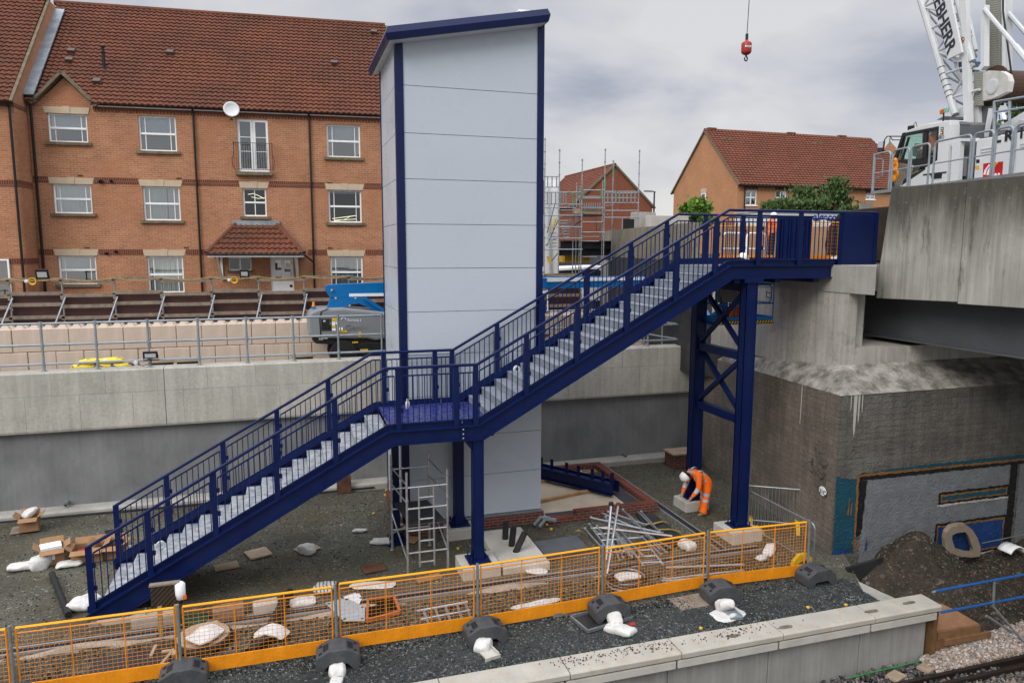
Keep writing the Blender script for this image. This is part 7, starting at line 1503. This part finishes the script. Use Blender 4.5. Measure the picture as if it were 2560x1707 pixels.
# drainage channels
dr = thing('drain_channel', 'long slotted drain channel running behind the orange barriers', 'drain', (2, 13.85, G))
MB().box((-9, 13.72, G-.02), (10.4, 13.76, G+.035)).box((-9, 13.92, G-.02), (10.4, 13.96, G+.035)).build('edge_bar', GALVM, dr); MB().box((-9, 13.765, G-.02), (10.4, 13.915, G+.018)).build('channel', BLACK, dr)
mb = MB()
for i in range(320): x = -8.9+i*.06; mb.bar((x, 13.77, G+.026), (x+.02, 13.91, G+.026), .016, .012)
mb.build('grate', DARKSTEEL, dr)
MB().grid(lambda u, v: V((-6+12.5*u, 13.68-.19*v*(1+.9*noise.noise(V((u*22, v*2, 3)))), G+.012+.05*math.sin(PI*min(1, v*1.2))*(.7+.6*noise.noise(V((u*25, 0, 8))))-.015+.13*noise.noise(V((u*8, v*.5, 4)))-.04*v)), 120, 6).build('concrete_haunch', mat('buff_haunch', (.33, .29, .235), .9, 0, .2, 6, bump=.4, bscale=30), dr)
d2 = thing('drain_channel', 'dark drain channel running from the worker towards the barrier', 'drain', (9.5, 16, G)); MB().box((9.44, 14.0, G-.02), (9.58, 20.6, G+.02)).build('channel', BLACK, d2); MB().box((9.40, 14.0, G-.02), (9.43, 20.6, G+.03)).box((9.59, 14.0, G-.02), (9.62, 20.6, G+.03)).build('edge_bar', GALVM, d2)
d3 = thing('drain_channel', 'short galvanised drain channel under the first steps of the stair', 'drain', (-3.9, 15.5, G)); a, b = at(*dz(215, 1440), z=G), at(*dz(345, 1285), z=G); MB().bar(a+V((0, 0, .03)), b+V((0, 0, .03)), .18, .05).build('channel', GALVM, d3)
# slab with three ducts, dark cover, second plinth with steelwork
ds = thing('duct_slab', 'pale concrete slab with three dark ducts standing in it', 'concrete slab', (4.75, 15.3, G)); MB().box((4.22, 14.22, G-.2), (5.30, 16.36, G+.16)).build('slab', CONC_L, ds, bevel=.02)
for (x, y, dx, h) in ((4.72, 15.75, 0, .42), (4.74, 15.32, .04, .44), (4.72, 14.98, .22, .44)): MB().tube([(x, y, G+.1), (x+dx, y-.04, G+.16+h)], .075, 12).lathe([(.062, .0), (.062, .002)], (x+dx, y-.04, G+.163+h), 12, 1).build('duct', [mat('black_duct', (.02, .021, .022), .5), BLACK], ds)
tag(MB().prism([(5.36, 14.62), (6.46, 14.74), (6.47, 15.58), (5.36, 15.52)], 'z', G+.0, G+.10).build('cover_plate', mat('slate_cover', (.085, .092, .105), .6, 0, .15, 4)), 'dark grey flat cover right of the slab with three ducts', 'cover')
fr_ = thing('brick_footing', 'rectangular low red brick footing filled with pale screed right of the lift tower', 'footing', (7.8, 18.6, G)); zb = G+.19
MB().box((6.12, 16.62, G-.1), (9.24, 16.86, G+.14)).box((6.9, 16.62, G+.14), (9.24, 16.86, G+.27)).box((9.02, 16.861, G-.1), (9.26, 20.5, G+.27)).box((6.12, 20.3, G-.1), (9.02, 20.52, G+.27)).build('brick_wall', REDBRICK, fr_)
MB().box((6.10, 16.87, G-.1), (9.01, 20.29, G+.12)).build('screed', mat('sandy_screed', (.46, .38, .29), .9, 0, .12, 2, dirt=(.25, .21, .17), dirtamt=.3), fr_)
MB().box((8.55, 16.88, G+.12), (8.98, 20.2, G+.135)).box((6.2, 16.88, G+.12), (8.5, 17.1, G+.135)).build('membrane', mat('dark_membrane', (.04, .043, .05), .45), fr_)
sb = thing('spare_stringer', 'navy blue steel section with paired upright plates lying on timber in the brick footing', 'steel section', (7.7, 18.9, G)); a, b = V((6.75, 20.05, G+.38)), V((8.45, 17.75, G+.34)); d = (b-a).normalized()
MB().bar(a, b, .04, .32).bar(a+V((0, 0, .15)), b+V((0, 0, .15)), .2, .03).bar(a-V((0, 0, .15)), b-V((0, 0, .15)), .2, .03).bar(a+V((.28, .2, 0)), b+V((.28, .2, 0)), .04, .32).build('section', BLUE, sb)
for t in (.15, .28, .46, .60, .76, .88, .98): MB().cbox(a.lerp(b, t)+V((.02, 0, .32)), (.10, .025, .3), math.atan2(d.y, d.x)).build('upright_plate', BLUE, sb)
for (x0, y0, x1, y1, lab) in ((6.3, 17.9, 8.9, 18.55, 'front timber bearer under the navy steel section'), (6.3, 19.4, 8.9, 19.9, 'rear timber bearer under the navy steel section')): tag(MB().bar((x0, y0, G+.165), (x1, y1, G+.165), .10, .08).build('timber_bearer', WOOD_N), lab, 'timber')
# alloy access tower
at_ = thing('alloy_tower', 'small aluminium access tower with ladder frame under the landing', 'access tower', (2.65, 15.5, G)); zt = -4.72; FX = [(2.26, 14.85), (3.14, 14.85), (2.12, 16.25), (3.0, 16.25)]
for x, y in FX: MB().tube([(x, y, G+.02), (x, y, zt)], .027, 8).lathe([(.05, .0), (.05, .015), (.03, .02), (.03, .2)], (x, y, G), 8).lathe([(.036, -.03), (.036, .03)], (x, y, -5.35), 8).build('upright', ALU, at_)
def rung(a, b, nm='rung', r=.022): MB().tube([a, b], r, 8).build(nm, ALU, at_)
for z in (-5.06, -5.53, -6.02, -6.52): rung((2.26, 14.85, z), (3.14, 14.85, z)); rung((2.12, 16.25, z), (3.0, 16.25, z))
for x in (2.52, 2.84): rung((x, 14.85, -5.06), (x, 14.85, -6.85), 'ladder_stile')
for z in (-5.3, -5.78, -6.27, -6.75): rung((2.52, 14.85, z), (2.84, 14.85, z))
for (a, b) in (((2.26, 14.85, -5.0), (2.12, 16.25, -5.0)), ((2.26, 14.85, -5.4), (2.12, 16.25, -5.4)), ((3.14, 14.85, -4.95), (3.0, 16.25, -4.9)), ((2.26, 14.85, -5.9), (2.12, 16.25, -6.6)), ((3.14, 14.85, -6.55), (3.0, 16.25, -5.85)), ((3.14, 14.85, -5.3), (3.0, 16.25, -5.3)), ((2.26, 14.85, -6.7), (2.12, 16.25, -6.1))): rung(a, b, 'brace', .018)
MB().add([(2.33, 14.9, -5.85), (3.08, 14.9, -5.85), (2.94, 16.2, -5.85), (2.18, 16.2, -5.85), (2.33, 14.9, -5.90), (3.08, 14.9, -5.90), (2.94, 16.2, -5.90), (2.18, 16.2, -5.90)], [(0, 1, 2, 3), (7, 6, 5, 4), (0, 4, 5, 1), (1, 5, 6, 2), (2, 6, 7, 3), (3, 7, 4, 0)]).build('platform_board', DARKSTEEL, at_)
# ---------------------------------------------------------------- loose scaffold tubes and frames
zz4 = lambda x, y, z: at(1440+x*420/1937, 1220+y*340/1568, z=z)
tubes = [((100, 465), (300, 690)), ((150, 415), (390, 640)), ((240, 440), (380, 620)), ((340, 335), (640, 790)), ((390, 350), (700, 700)), ((540, 250), (860, 570)), ((600, 290), (880, 600)), ((700, 260), (930, 480)), ((750, 270), (960, 500)), ((280, 280), (640, 440)), ((370, 275), (800, 420)), ((170, 340), (990, 515)), ((640, 380), (960, 700)), ((700, 420), (1040, 740)), ((440, 520), (620, 790)), ((560, 560), (760, 770)), ((760, 560), (980, 760)), ((480, 600), (540, 800)), ((420, 600), (500, 830)), ((840, 560), (1080, 680))]
for i, (a, b) in enumerate(tubes):
    z = G+.05+.035*(i % 6); o = thing('scaffold_tube', 'grey metal tube in the jumbled pile on the gravel', 'tube', zz4(*a, z), group='jumbled tubes and braces in the pile'); MB().tube([zz4(*a, z), zz4(*b, z+.02)], .026, 8).build('tube', ALU if i % 3 == 0 else GALV, o)
    for q in (zz4(*a, z), zz4(*b, z+.02)): MB().lathe([(.034, -.03), (.034, .03)], q, 8, mtx=Matrix.Rotation(PI/2, 3, 'Y')).build('end_fitting', GALV, o)
o = thing('scaffold_tube', 'red banded metal tube lying across the jumbled pile', 'tube', zz4(290, 455, G+.3)); MB().tube([zz4(290, 455, G+.3), zz4(1110, 550, G+.26)], .027, 8).build('tube', mat('red_marked_tube', (.45, .40, .40), .4, .6, .2, 30, dirt=(.30, .05, .07), dirtamt=.4), o)
for i, (a, b, ya, yb_, lab) in enumerate((((487, 195), (355, 990), 1.35, .05, 'long raised tube leaning across the barrier, darker foot end uppermost'), ((405, 185), (345, 830), 1.2, .05, 'raised tube crossing behind the longest leaning tube'))):
    pa = at(1440+a[0]*420/1937, 1220+a[1]*340/1568, y=14.2); pb = at(1440+b[0]*420/1937, 1220+b[1]*340/1568, y=12.7 if i == 0 else 13.4); o = thing('scaffold_tube', lab, 'tube', pb); MB().tube([pa, pb], .028, 8).build('tube', ALU, o); MB().lathe([(.05, -.05), (.06, 0), (.05, .05)], pa, 10).build('foot', RUST if i == 0 else BLACK, o)
for i, (q, lab) in enumerate((((230, 590, 780, 470), 'upper tubular frame with cross rungs in the jumbled pile'), ((590, 710, 1000, 640), 'lower tubular frame with cross rungs in the jumbled pile'))):
    o = thing('ladder_frame', lab, 'frame', zz4(q[0], q[1], G+.1)); z = G+.12
    A0, A1 = (q[0], q[1]), (q[2], q[3])
    for k in range(5): a = (q[0]-60+55*k, q[1]-130+70*k); MB().tube([zz4(*a, z), zz4(a[0]+230, a[1]-15, z)], .02, 6).build('rung', ALU, o)
    MB().tube([zz4(q[0]-60, q[1]-150, z), zz4(q[0]+190, q[1]+190, z)], .025, 6).tube([zz4(q[0]+170, q[1]-165, z), zz4(q[0]+420, q[1]+170, z)], .025, 6).build('stile', ALU, o)
for i, (a, b, lab) in enumerate((((1035, 915), (1940, 880), 'single bright tube lying behind the two right hand barriers'), ((1010, 1050), (1940, 950), 'upper tube of the pair lying close behind the orange barrier'), ((1000, 1075), (1940, 990), 'lower tube of the pair lying close behind the orange barrier'))):
    o = thing('scaffold_tube', lab, 'tube', zz4(*a, G+.04)); MB().tube([zz4(*a, G+.05), zz4(*b, G+.05)], .027, 8).build('tube', ALU, o)
    if i: MB().lathe([(.05, -.04), (.05, .04)], zz4(*a, G+.06), 8, mtx=Matrix.Rotation(PI/2, 3, 'Y')).build('coupler', GALV, o)
for i, (q, lab) in enumerate((((860, 290, 1250, 590), 'dark slatted mat beside the tube pile with yellow straps'),)):
    o = thing('walkway_board', lab, 'board', zz4(900, 400, G)); P = [zz4(*c, G+.05) for c in ((690, 300), (900, 290), (1260, 590), (1060, 700))]; MB().add(P+[p-V((0, 0, .05)) for p in P], [(0, 1, 2, 3), (7, 6, 5, 4), (0, 4, 5, 1), (1, 5, 6, 2), (2, 6, 7, 3), (3, 7, 4, 0)]).build('board', DARKSTEEL, o)
STRAP = mat('yellow_webbing', (.36, .25, .05), .8)
def strap(pts, label):
    pts = [zz4(*p, G+.09+.03*(k % 2)) for k, p in enumerate(pts)]; n = len(pts); w = V((.0, .035, 0)); return tag(MB().add([p-w for p in pts]+[p+w for p in pts], [(i, i+1, n+i+1, n+i) for i in range(n-1)]).build('webbing_strap', STRAP, solid=.006), label, 'strap')
strap([(770, 415), (900, 405), (1000, 380), (1060, 400)], 'yellow webbing strap across the far end of the dark mat'); strap([(930, 475), (1080, 470), (1180, 490), (1240, 555)], 'yellow webbing strap hanging over the near end of the dark mat'); strap([(0, 490), (50, 485), (110, 530), (125, 545)], 'yellow webbing strap lying left of the jumbled tubes')
lf_ = thing('ladder_frame', 'white metal ladder frame lying behind the orange barrier', 'frame', at(*dz(1030, 1410), z=G)); L0 = [at(*dz(*q), z=G+.06) for q in ((958, 1403), (1074, 1382), (975, 1447), (1088, 1425))]
MB().tube(L0[:2], .026, 8).tube(L0[2:], .022, 8).tube([L0[0].lerp(L0[2], .45), L0[1].lerp(L0[3], .45)], .02, 8).build('stile', ALU, lf_)
for t in (.12, .35, .55, .78, .95): MB().bar(L0[0].lerp(L0[1], t), L0[2].lerp(L0[3], t), .05, .03).build('rung', ALU, lf_)
# tubs, coil, pipes, pallets
def tub(px, py, r, label, lid=True):
    p = at(*dz(px, py), z=G); o = thing('round_chamber', label, 'chamber', p); MB().lathe([(r, 0), (r+.03, .06), (r, .12), (r-.06, .13)], p, 22).build('ring', BLACK, o); MB().lathe([(r-.04, .128), (r-.04, .15)], p, 22).build('round_board', PLY, o); return p
p = tub(468, 1474, .48, 'round black chamber with a pale round board and sack on top'); tag(MB().cbox(p+V((.05, .02, .165)), (.62, .56, .03), .5).build('square_board', PLY), 'pale square board between the round board and the white sack', 'board')
p = at(*dz(1440, 1345), z=G); o = thing('cable_coil', 'coil of grey cable under a white sack behind the barrier', 'coil', p)
for k in range(7): MB().tube([(p.x+(.40+.02*math.sin(k*2.2))*math.cos(a), p.y+(.36+.02*math.cos(k*1.7))*math.sin(a), G+.03+.035*k+.01*math.sin(a*3+k)) for a in [2*PI*j/26 for j in range(27)]], .022, 6).build('turn', GALVM if k % 2 else DARKSTEEL, o)
DUCT = mat('corrugated_black', (.012, .012, .013), .5)
def duct(pts, r, label, z=.1):
    P = [at(*dz(*q[:2]), z=G+(q[2] if len(q) > 2 else z)) for q in pts]; fine = []
    for a, b in zip(P, P[1:]):
        m = max(2, int((b-a).length/.03))
        for k in range(m): fine.append(a.lerp(b, k/m))
    fine.append(P[-1]); return tag(MB().tube(fine, [r*(1.+.09*(i % 2)) for i in range(len(fine))], 10).build('corrugated_duct', DUCT), label, 'duct', 'black corrugated ducts behind the barrier')
duct([(666, 1358, .12), (650, 1395, .1), (630, 1440, .1)], .075, 'upper black corrugated duct rising behind the barrier rail'); duct([(655, 1365, .28), (640, 1400, .2), (618, 1440, .1)], .065, 'second black corrugated duct beside the first one'); duct([(640, 1448, .1), (600, 1475, .1), (572, 1500, .1)], .085, 'black corrugated duct emerging under the draped white sack')
o = thing('black_pipe', 'straight black pipe lying on the gravel left of the stair toe', 'pipe', at(*dz(135, 1365), z=G)); MB().tube([at(*dz(119, 1317), z=G+.06), at(*dz(157, 1411), z=G+.06)], .062, 12).build('pipe', BLACK, o)
for i, (x, y) in enumerate(((1238, 1192), (1250, 1196))): tag(MB().tube([at(*dz(x-10, y+12), z=G+.05), at(*dz(x+4, y-4), z=G+.25), at(*dz(x+26, y-2), z=G+.30)], .05, 8).build('grey_duct', GALVM), ['grey bent duct stub at the corner of the lift plinth', 'second grey bent duct stub just right of the first'][i], 'duct')
pl = thing('slatted_board', 'black brown slatted board standing on edge on timber legs by the stair toe', 'board', at(*dz(380, 1400), z=G)); a = at(*dz(347, 1428), z=G).lerp(at(*dz(347, 1428), z=G), 0); A0, A1 = dis(346, 1345, y=13.75), dis(411, 1339, y=13.75); B0 = dis(346, 1402, y=13.75)
MB().box((A0.x, 13.7, B0.z), (A1.x, 13.75, A0.z)).build('panel', mat('mesh_ply', (.075, .05, .03), .6), pl); mb = MB()
for k in range(-6, 12):
    x0 = A0.x+k*.09; mb.bar((max(A0.x, x0), 13.69, B0.z+max(0, A0.x-x0)), (min(A1.x, x0+A0.z-B0.z), 13.69, min(A0.z, B0.z+A1.x-x0)), .012, .014) if max(A0.x, x0) < min(A1.x, x0+A0.z-B0.z) else None
mb.build('mesh_face', BLACK, pl); MB().box((A0.x-.02, 13.68, A0.z), (A1.x+.02, 13.80, A0.z+.03)).build('top_edge', WOOD, pl)
for f in (.3, .88): x = A0.x+(A1.x-A0.x)*f; MB().box((x-.035, 13.62, G+.02), (x+.035, 13.69, B0.z+.1)).build('leg', WOOD_N, pl)
a, b = dis(372, 1497, z=G+.05), dis(408, 1492, z=G+.05); MB().bar(a, b, .05, .05).bar(dis(346, 1508, z=G+.05), dis(358, 1482, z=G+.05), .05, .05).bar(dis(398, 1506, z=G+.05), dis(406, 1480, z=G+.05), .05, .05).build('base_frame', PLY, pl)
p = dis(414, 1355, y=13.72); o = thing('plastic_canister', 'white plastic canister with orange tip hanging beside the slatted board', 'canister', p); MB().lathe([(.0, -.17), (.07, -.16), (.09, -.05), (.09, .12), (.05, .16), (.0, .17)], p, 14).build('canister', UPVC, o, smooth=True); MB().cbox(p+V((.07, -.03, -.12)), (.06, .05, .08), .3).build('tip', ORANGE_HV, o)
p = dis(345, 1412, z=G); fo = thing('kerb_block', 'pale concrete kerb block with bolt at the stair toe', 'concrete block', p); MB().prism([(-2.98, 14.05), (-2.2, 14.05), (-2.28, 14.35), (-2.95, 14.35)], 'z', G, G+.20).build('block', CONC, fo, bevel=.02); MB().tube([(-2.75, 14.2, G+.18), (-2.75, 14.2, G+.33)], .016, 6).build('bolt', GALV, fo)
slab(*dz(300, 1528), 1.2, .8, .03, .1, 'dark grey sheet lying behind the left barriers', DARKSTEEL, 'dark_sheet', 'sheet'); tag(MB().bar(dis(368, 1528, z=G+.05), dis(402, 1488, z=G+.05), .05, .04).build('timber_batten', PLY), 'pale timber batten along the edge of the dark sheet', 'timber')
o = thing('green_bucket', 'dark green lid behind the barrier left of a brown stone', 'lid', at(*dz(447, 1420), z=G)); MB().lathe([(.25, 0), (.24, .06), (.2, .08), (.0, .09)], at(*dz(450, 1425), z=G), 18).build('lid', mat('bottle_green', (.01, .06, .04), .5), o)
def rock(px, py, s, label, m, h=.6, seed=1):
    p = at(*dz(px, py), z=G); mb = MB(); mb.grid(lambda u, v: p+V((s*math.cos(2*PI*u)*math.cos(PI*(v-.5)), s*.7*math.sin(2*PI*u)*math.cos(PI*(v-.5)), s*h*(math.sin(PI*(v-.5))*.5+.4)))*1+V((1, 1, 1))*(.12*s*noise.noise(V((u*5, v*5, seed)))), 12, 8); return tag(mb.build('stone_block', m), label, 'stone')
slab(*dz(525, 1418), .55, .3, .22, .12, 'brown rough stone block right of the green lid', mat('brown_stone', (.26, .17, .12), .9, 0, .3, 9), 'stone_block', 'stone'); slab(*dz(610, 1400), .45, .26, .16, .1, 'pale broken stone block under the barrier rail', CONC_L, 'stone_block', 'stone'); slab(*dz(985, 1330), .55, .22, .04, .2, 'orange brown board behind the drain channel', CARD)
# trays, channels, plates in front of the barriers
ty = thing('metal_tray', 'grey metal tray under the rubber foot in front of the barrier', 'tray', at(*dz(1380, 1430), z=G)); P = [at(*dz(*q), z=G+.05) for q in ((1310, 1418), (1350, 1452), (1452, 1420), (1410, 1395))]; MB().add(P+[p-V((0, 0, .03)) for p in P], [(0, 1, 2, 3), (7, 6, 5, 4), (0, 4, 5, 1), (1, 5, 6, 2), (2, 6, 7, 3), (3, 7, 4, 0)]).build('tray', DARKSTEEL, ty)
mb = MB(); [mb.bar(a+V((0, 0, .02)), b+V((0, 0, .02)), .03, .06) for a, b in zip(P, P[1:]+P[:1])]; mb.build('rim', GALV, ty)
def channel(p0, p1, w, label, m=CONC_L): a, b = at(*dz(*p0), z=G+.05), at(*dz(*p1), z=G+.05); d = (b-a).normalized(); n = V((-d.y, d.x, 0))*w/2; mb = MB(); mb.bar(a, b, w, .03); mb.bar(a+n+V((0, 0, .03)), b+n+V((0, 0, .03)), .02, .06); mb.bar(b-n*1.2, b+n*1.2, .03, .06); return tag(mb.build('channel_offcut', m), label, 'channel')
channel((1110, 1488), (1132, 1510), .24, 'pale channel offcut sticking out under the sack'); channel((1672, 1402), (1692, 1420), .22, 'grey plate between the sacks in front of the barrier', GALVM); slab(*dz(1432, 1447), .30, .18, .04, -.5, 'brown board on the folded white sack', WOOD); slab(*dz(1600, 1382), 1.0, .5, .03, .05, 'weathered board under the rubber foot by the tube pile', WOOD); slab(*dz(1300, 1410), .6, .16, .10, .12, 'grey timber block under the orange toe board', WOOD)
slab(*dz(1452, 1436), .12, .08, .03, .1, 'small red plastic piece on the dark stones', RED, 'red_scrap', 'scrap')
# pedestrian barriers by the tall column
def pedbar(a, b, label, n=18, z0=.18):
    a, b = V(a), V(b); o = thing('pedestrian_barrier', label, 'barrier', a); Z = V((0, 0, 1)); f = MB(); f.tube(hoop(a+Z*.05, b+Z*.05, 1.02, .14), .02, 8); f.tube([a+Z*z0, b+Z*z0], .018, 8); f.build('frame', GALV, o); w = MB()
    for i in range(1, n): q = a.lerp(b, i/n); w.tube([q+Z*z0, q+Z*1.06], .006, 4)
    w.build('bars', GALV, o)
    for t in (.12, .85):
        q = a.lerp(b, t); d = (b-a).normalized(); e = V((-d.y, d.x, 0)); m3 = Matrix(((d.x, e.x, 0), (d.y, e.y, 0), (0, 0, 1))); pr2 = [(-.30, 0), (-.26, .12), (-.1, .26), (.1, .26), (.26, .12), (.30, 0), (.18, 0), (.08, .10), (-.08, .10), (-.18, 0)]
        MB().prism(pr2, 'x', -.045, .045, to=lambda x, y, z: q+m3@V((x, y, z))).build('foot', YELLOW, o)
    return o
pedbar((10.85, 15.15, G), (12.15, 14.35, G), 'grey pedestrian barrier with yellow feet behind the tall blue column'); pedbar((10.72, 14.75, G), (10.85, 12.55, G-.05), 'grey pedestrian barrier with yellow feet running towards the last orange barrier')
# little things: tape rolls on the stair, shackle, yellow caps
TAPE = mat('pale_tape', (.62, .70, .72), .4)
for px, py, lab in ((402, 1362, 'roll of pale tape standing on the third step of the lower flight'), (1292, 923, 'roll of pale tape standing on a lower step of the upper flight')):
    p = at(px, py, y=15.2); MB_ = MB(); m = Matrix.Rotation(PI/2, 3, 'X') @ Matrix.Rotation(.3, 3, 'Y'); c = p; k = 20; MB_.add([c+m@V((r*math.cos(2*PI*j/k), r*math.sin(2*PI*j/k), h)) for h in (-.025, .025) for r in (.045, .085) for j in range(k)], [f for j in range(k) for f in ((j, (j+1) % k, k+(j+1) % k, k+j), (2*k+j, 3*k+j, 3*k+(j+1) % k, 2*k+(j+1) % k), (j, 2*k+j, 2*k+(j+1) % k, (j+1) % k), (k+j, k+(j+1) % k, 3*k+(j+1) % k, 3*k+j))]); tag(MB_.build('tape_roll', TAPE), lab, 'tape roll')
p = at(1019, 1012, y=15.6); tag(MB().lathe([(.0, -.1), (.05, -.08), (.05, .06), (.02, .1), (.02, .14), (.0, .14)], p, 10).build('plastic_bottle', LAMPG, smooth=True), 'small clear bottle standing on the blue landing deck', 'bottle')
rr = random.Random(21)
caps = [(885, 1163), (868, 1172), (1110, 1110), (1230, 1295)]
for i, q in enumerate(((898, 1156), (966, 1225), (934, 1283), (1145, 1370), (1367, 1311), (983, 1236), (1233, 1405), (963, 1237), (1014, 1331), (1752, 1570), (1870, 1590), (2020, 1518), (2115, 1512), (1378, 1322), (480, 1657), (1017, 1213), (1026, 1250), (1010, 1310))):
    p = at(*q, z=G+.03); tag(MB().lathe([(.0, -.035), (.035, -.02), (.035, .02), (.0, .035)], p, 8).build('yellow_cap', YELLOW), 'tiny yellow plastic cap lying on the ground', 'plastic cap', 'yellow plastic caps scattered on the ground')
for i, q in enumerate(((866, 1227),)): p = at(*q, z=G+.1); tag(MB().box((p.x-.25, 20.6, G), (p.x+.15, 20.72, G+.5)).box((p.x-.1, 20.62, G+.5), (p.x+.02, 20.7, G+.9)).build('wall_anchor', RUST), 'rusty bracket standing against the retaining wall left of the lift tower', 'bracket')
# ================================================================ overcast sky and light
w = bpy.data.worlds.new('World'); SC.world = w; w.use_nodes = True; t = w.node_tree; t.nodes.clear()
N = t.nodes.new; L = t.links.new
SUN_EL, SUN_ROT = math.radians(36), math.radians(-128)
sky = N('ShaderNodeTexSky'); sky.sky_type = 'NISHITA'; sky.sun_disc = False; sky.sun_elevation = SUN_EL; sky.sun_rotation = SUN_ROT
tc = N('ShaderNodeTexCoord'); sp = N('ShaderNodeSeparateXYZ'); L(tc.outputs['Generated'], sp.inputs[0])
# cloud sheet seen in perspective: direction divided by height
mx = N('ShaderNodeMath'); mx.operation = 'MAXIMUM'; L(sp.outputs[2], mx.inputs[0]); mx.inputs[1].default_value = 0.
ad = N('ShaderNodeMath'); ad.operation = 'ADD'; L(mx.outputs[0], ad.inputs[0]); ad.inputs[1].default_value = .30
dx = N('ShaderNodeMath'); dx.operation = 'DIVIDE'; L(sp.outputs[0], dx.inputs[0]); L(ad.outputs[0], dx.inputs[1])
dy = N('ShaderNodeMath'); dy.operation = 'DIVIDE'; L(sp.outputs[1], dy.inputs[0]); L(ad.outputs[0], dy.inputs[1])
cb = N('ShaderNodeCombineXYZ'); L(dx.outputs[0], cb.inputs[0]); L(dy.outputs[0], cb.inputs[1])
mp = N('ShaderNodeMapping'); mp.inputs['Rotation'].default_value = (0, 0, .5); mp.inputs['Scale'].default_value = (1.25, 1.55, 1); mp.inputs['Location'].default_value = (1.3, .4, 0); L(cb.outputs[0], mp.inputs['Vector'])
n1 = N('ShaderNodeTexNoise'); n1.inputs['Scale'].default_value = 1.15; n1.inputs['Detail'].default_value = 9; n1.inputs['Roughness'].default_value = .52; n1.inputs['Distortion'].default_value = .35; L(mp.outputs[0], n1.inputs['Vector'])
rp = N('ShaderNodeValToRGB'); L(n1.outputs['Fac'], rp.inputs[0]); e = rp.color_ramp.elements
e[0].position = .36; e[0].color = (.43, .455, .55, 1); e[1].position = .62; e[1].color = (.76, .765, .78, 1); m_ = e.new(.48); m_.color = (.62, .635, .69, 1)
# brighter band low over the houses
hz_ = N('ShaderNodeMapRange'); hz_.inputs['From Min'].default_value = .0; hz_.inputs['From Max'].default_value = .20; hz_.inputs['To Min'].default_value = .80; hz_.inputs['To Max'].default_value = 0.; L(sp.outputs[2], hz_.inputs['Value'])
mh = N('ShaderNodeMix'); mh.data_type = 'RGBA'; L(hz_.outputs[0], mh.inputs['Factor']); L(rp.outputs[0], mh.inputs['A']); mh.inputs['B'].default_value = (.92, .90, .86, 1)
# overcast zenith is brighter than the sky near the horizon
zr_ = N('ShaderNodeMapRange'); zr_.inputs['From Min'].default_value = .36; zr_.inputs['From Max'].default_value = .95; zr_.inputs['To Min'].default_value = 1.; zr_.inputs['To Max'].default_value = 4.2; L(sp.outputs[2], zr_.inputs['Value'])
mz = N('ShaderNodeMix'); mz.data_type = 'RGBA'; mz.blend_type = 'MULTIPLY'; mz.inputs['Factor'].default_value = 1; L(mh.outputs['Result'], mz.inputs['A']); L(zr_.outputs[0], mz.inputs['B'])
b1 = N('ShaderNodeBackground'); L(mz.outputs['Result'], b1.inputs[0]); b1.inputs[1].default_value = .785
b2 = N('ShaderNodeBackground'); L(sky.outputs[0], b2.inputs[0]); b2.inputs[1].default_value = .05
ms = N('ShaderNodeMixShader'); ms.inputs[0].default_value = .93; L(b2.outputs[0], ms.inputs[1]); L(b1.outputs[0], ms.inputs[2])
o = N('ShaderNodeOutputWorld'); L(ms.outputs[0], o.inputs[0])
sl_ = bpy.data.lights.new('sun', 'SUN'); sl_.energy = 1.5; sl_.angle = math.radians(30); sl_.color = (1., .95, .88)
so = bpy.data.objects.new('sun', sl_); COL.objects.link(so); so.location = (0, 0, 30)
so.rotation_euler = V((-math.sin(SUN_ROT)*math.cos(SUN_EL), -math.cos(SUN_ROT)*math.cos(SUN_EL), -math.sin(SUN_EL))).to_track_quat('-Z', 'Y').to_euler()
vs_ = SC.view_settings; SC.display_settings.display_device = 'sRGB'; vs_.view_transform = 'Standard'; vs_.look = 'None'; vs_.exposure = .30; vs_.gamma = 1.; vs_.use_curve_mapping = False
cy = SC.cycles; cy.max_bounces = 6; cy.diffuse_bounces = 3; cy.glossy_bounces = 3; cy.transparent_max_bounces = 8; cy.use_denoising = True
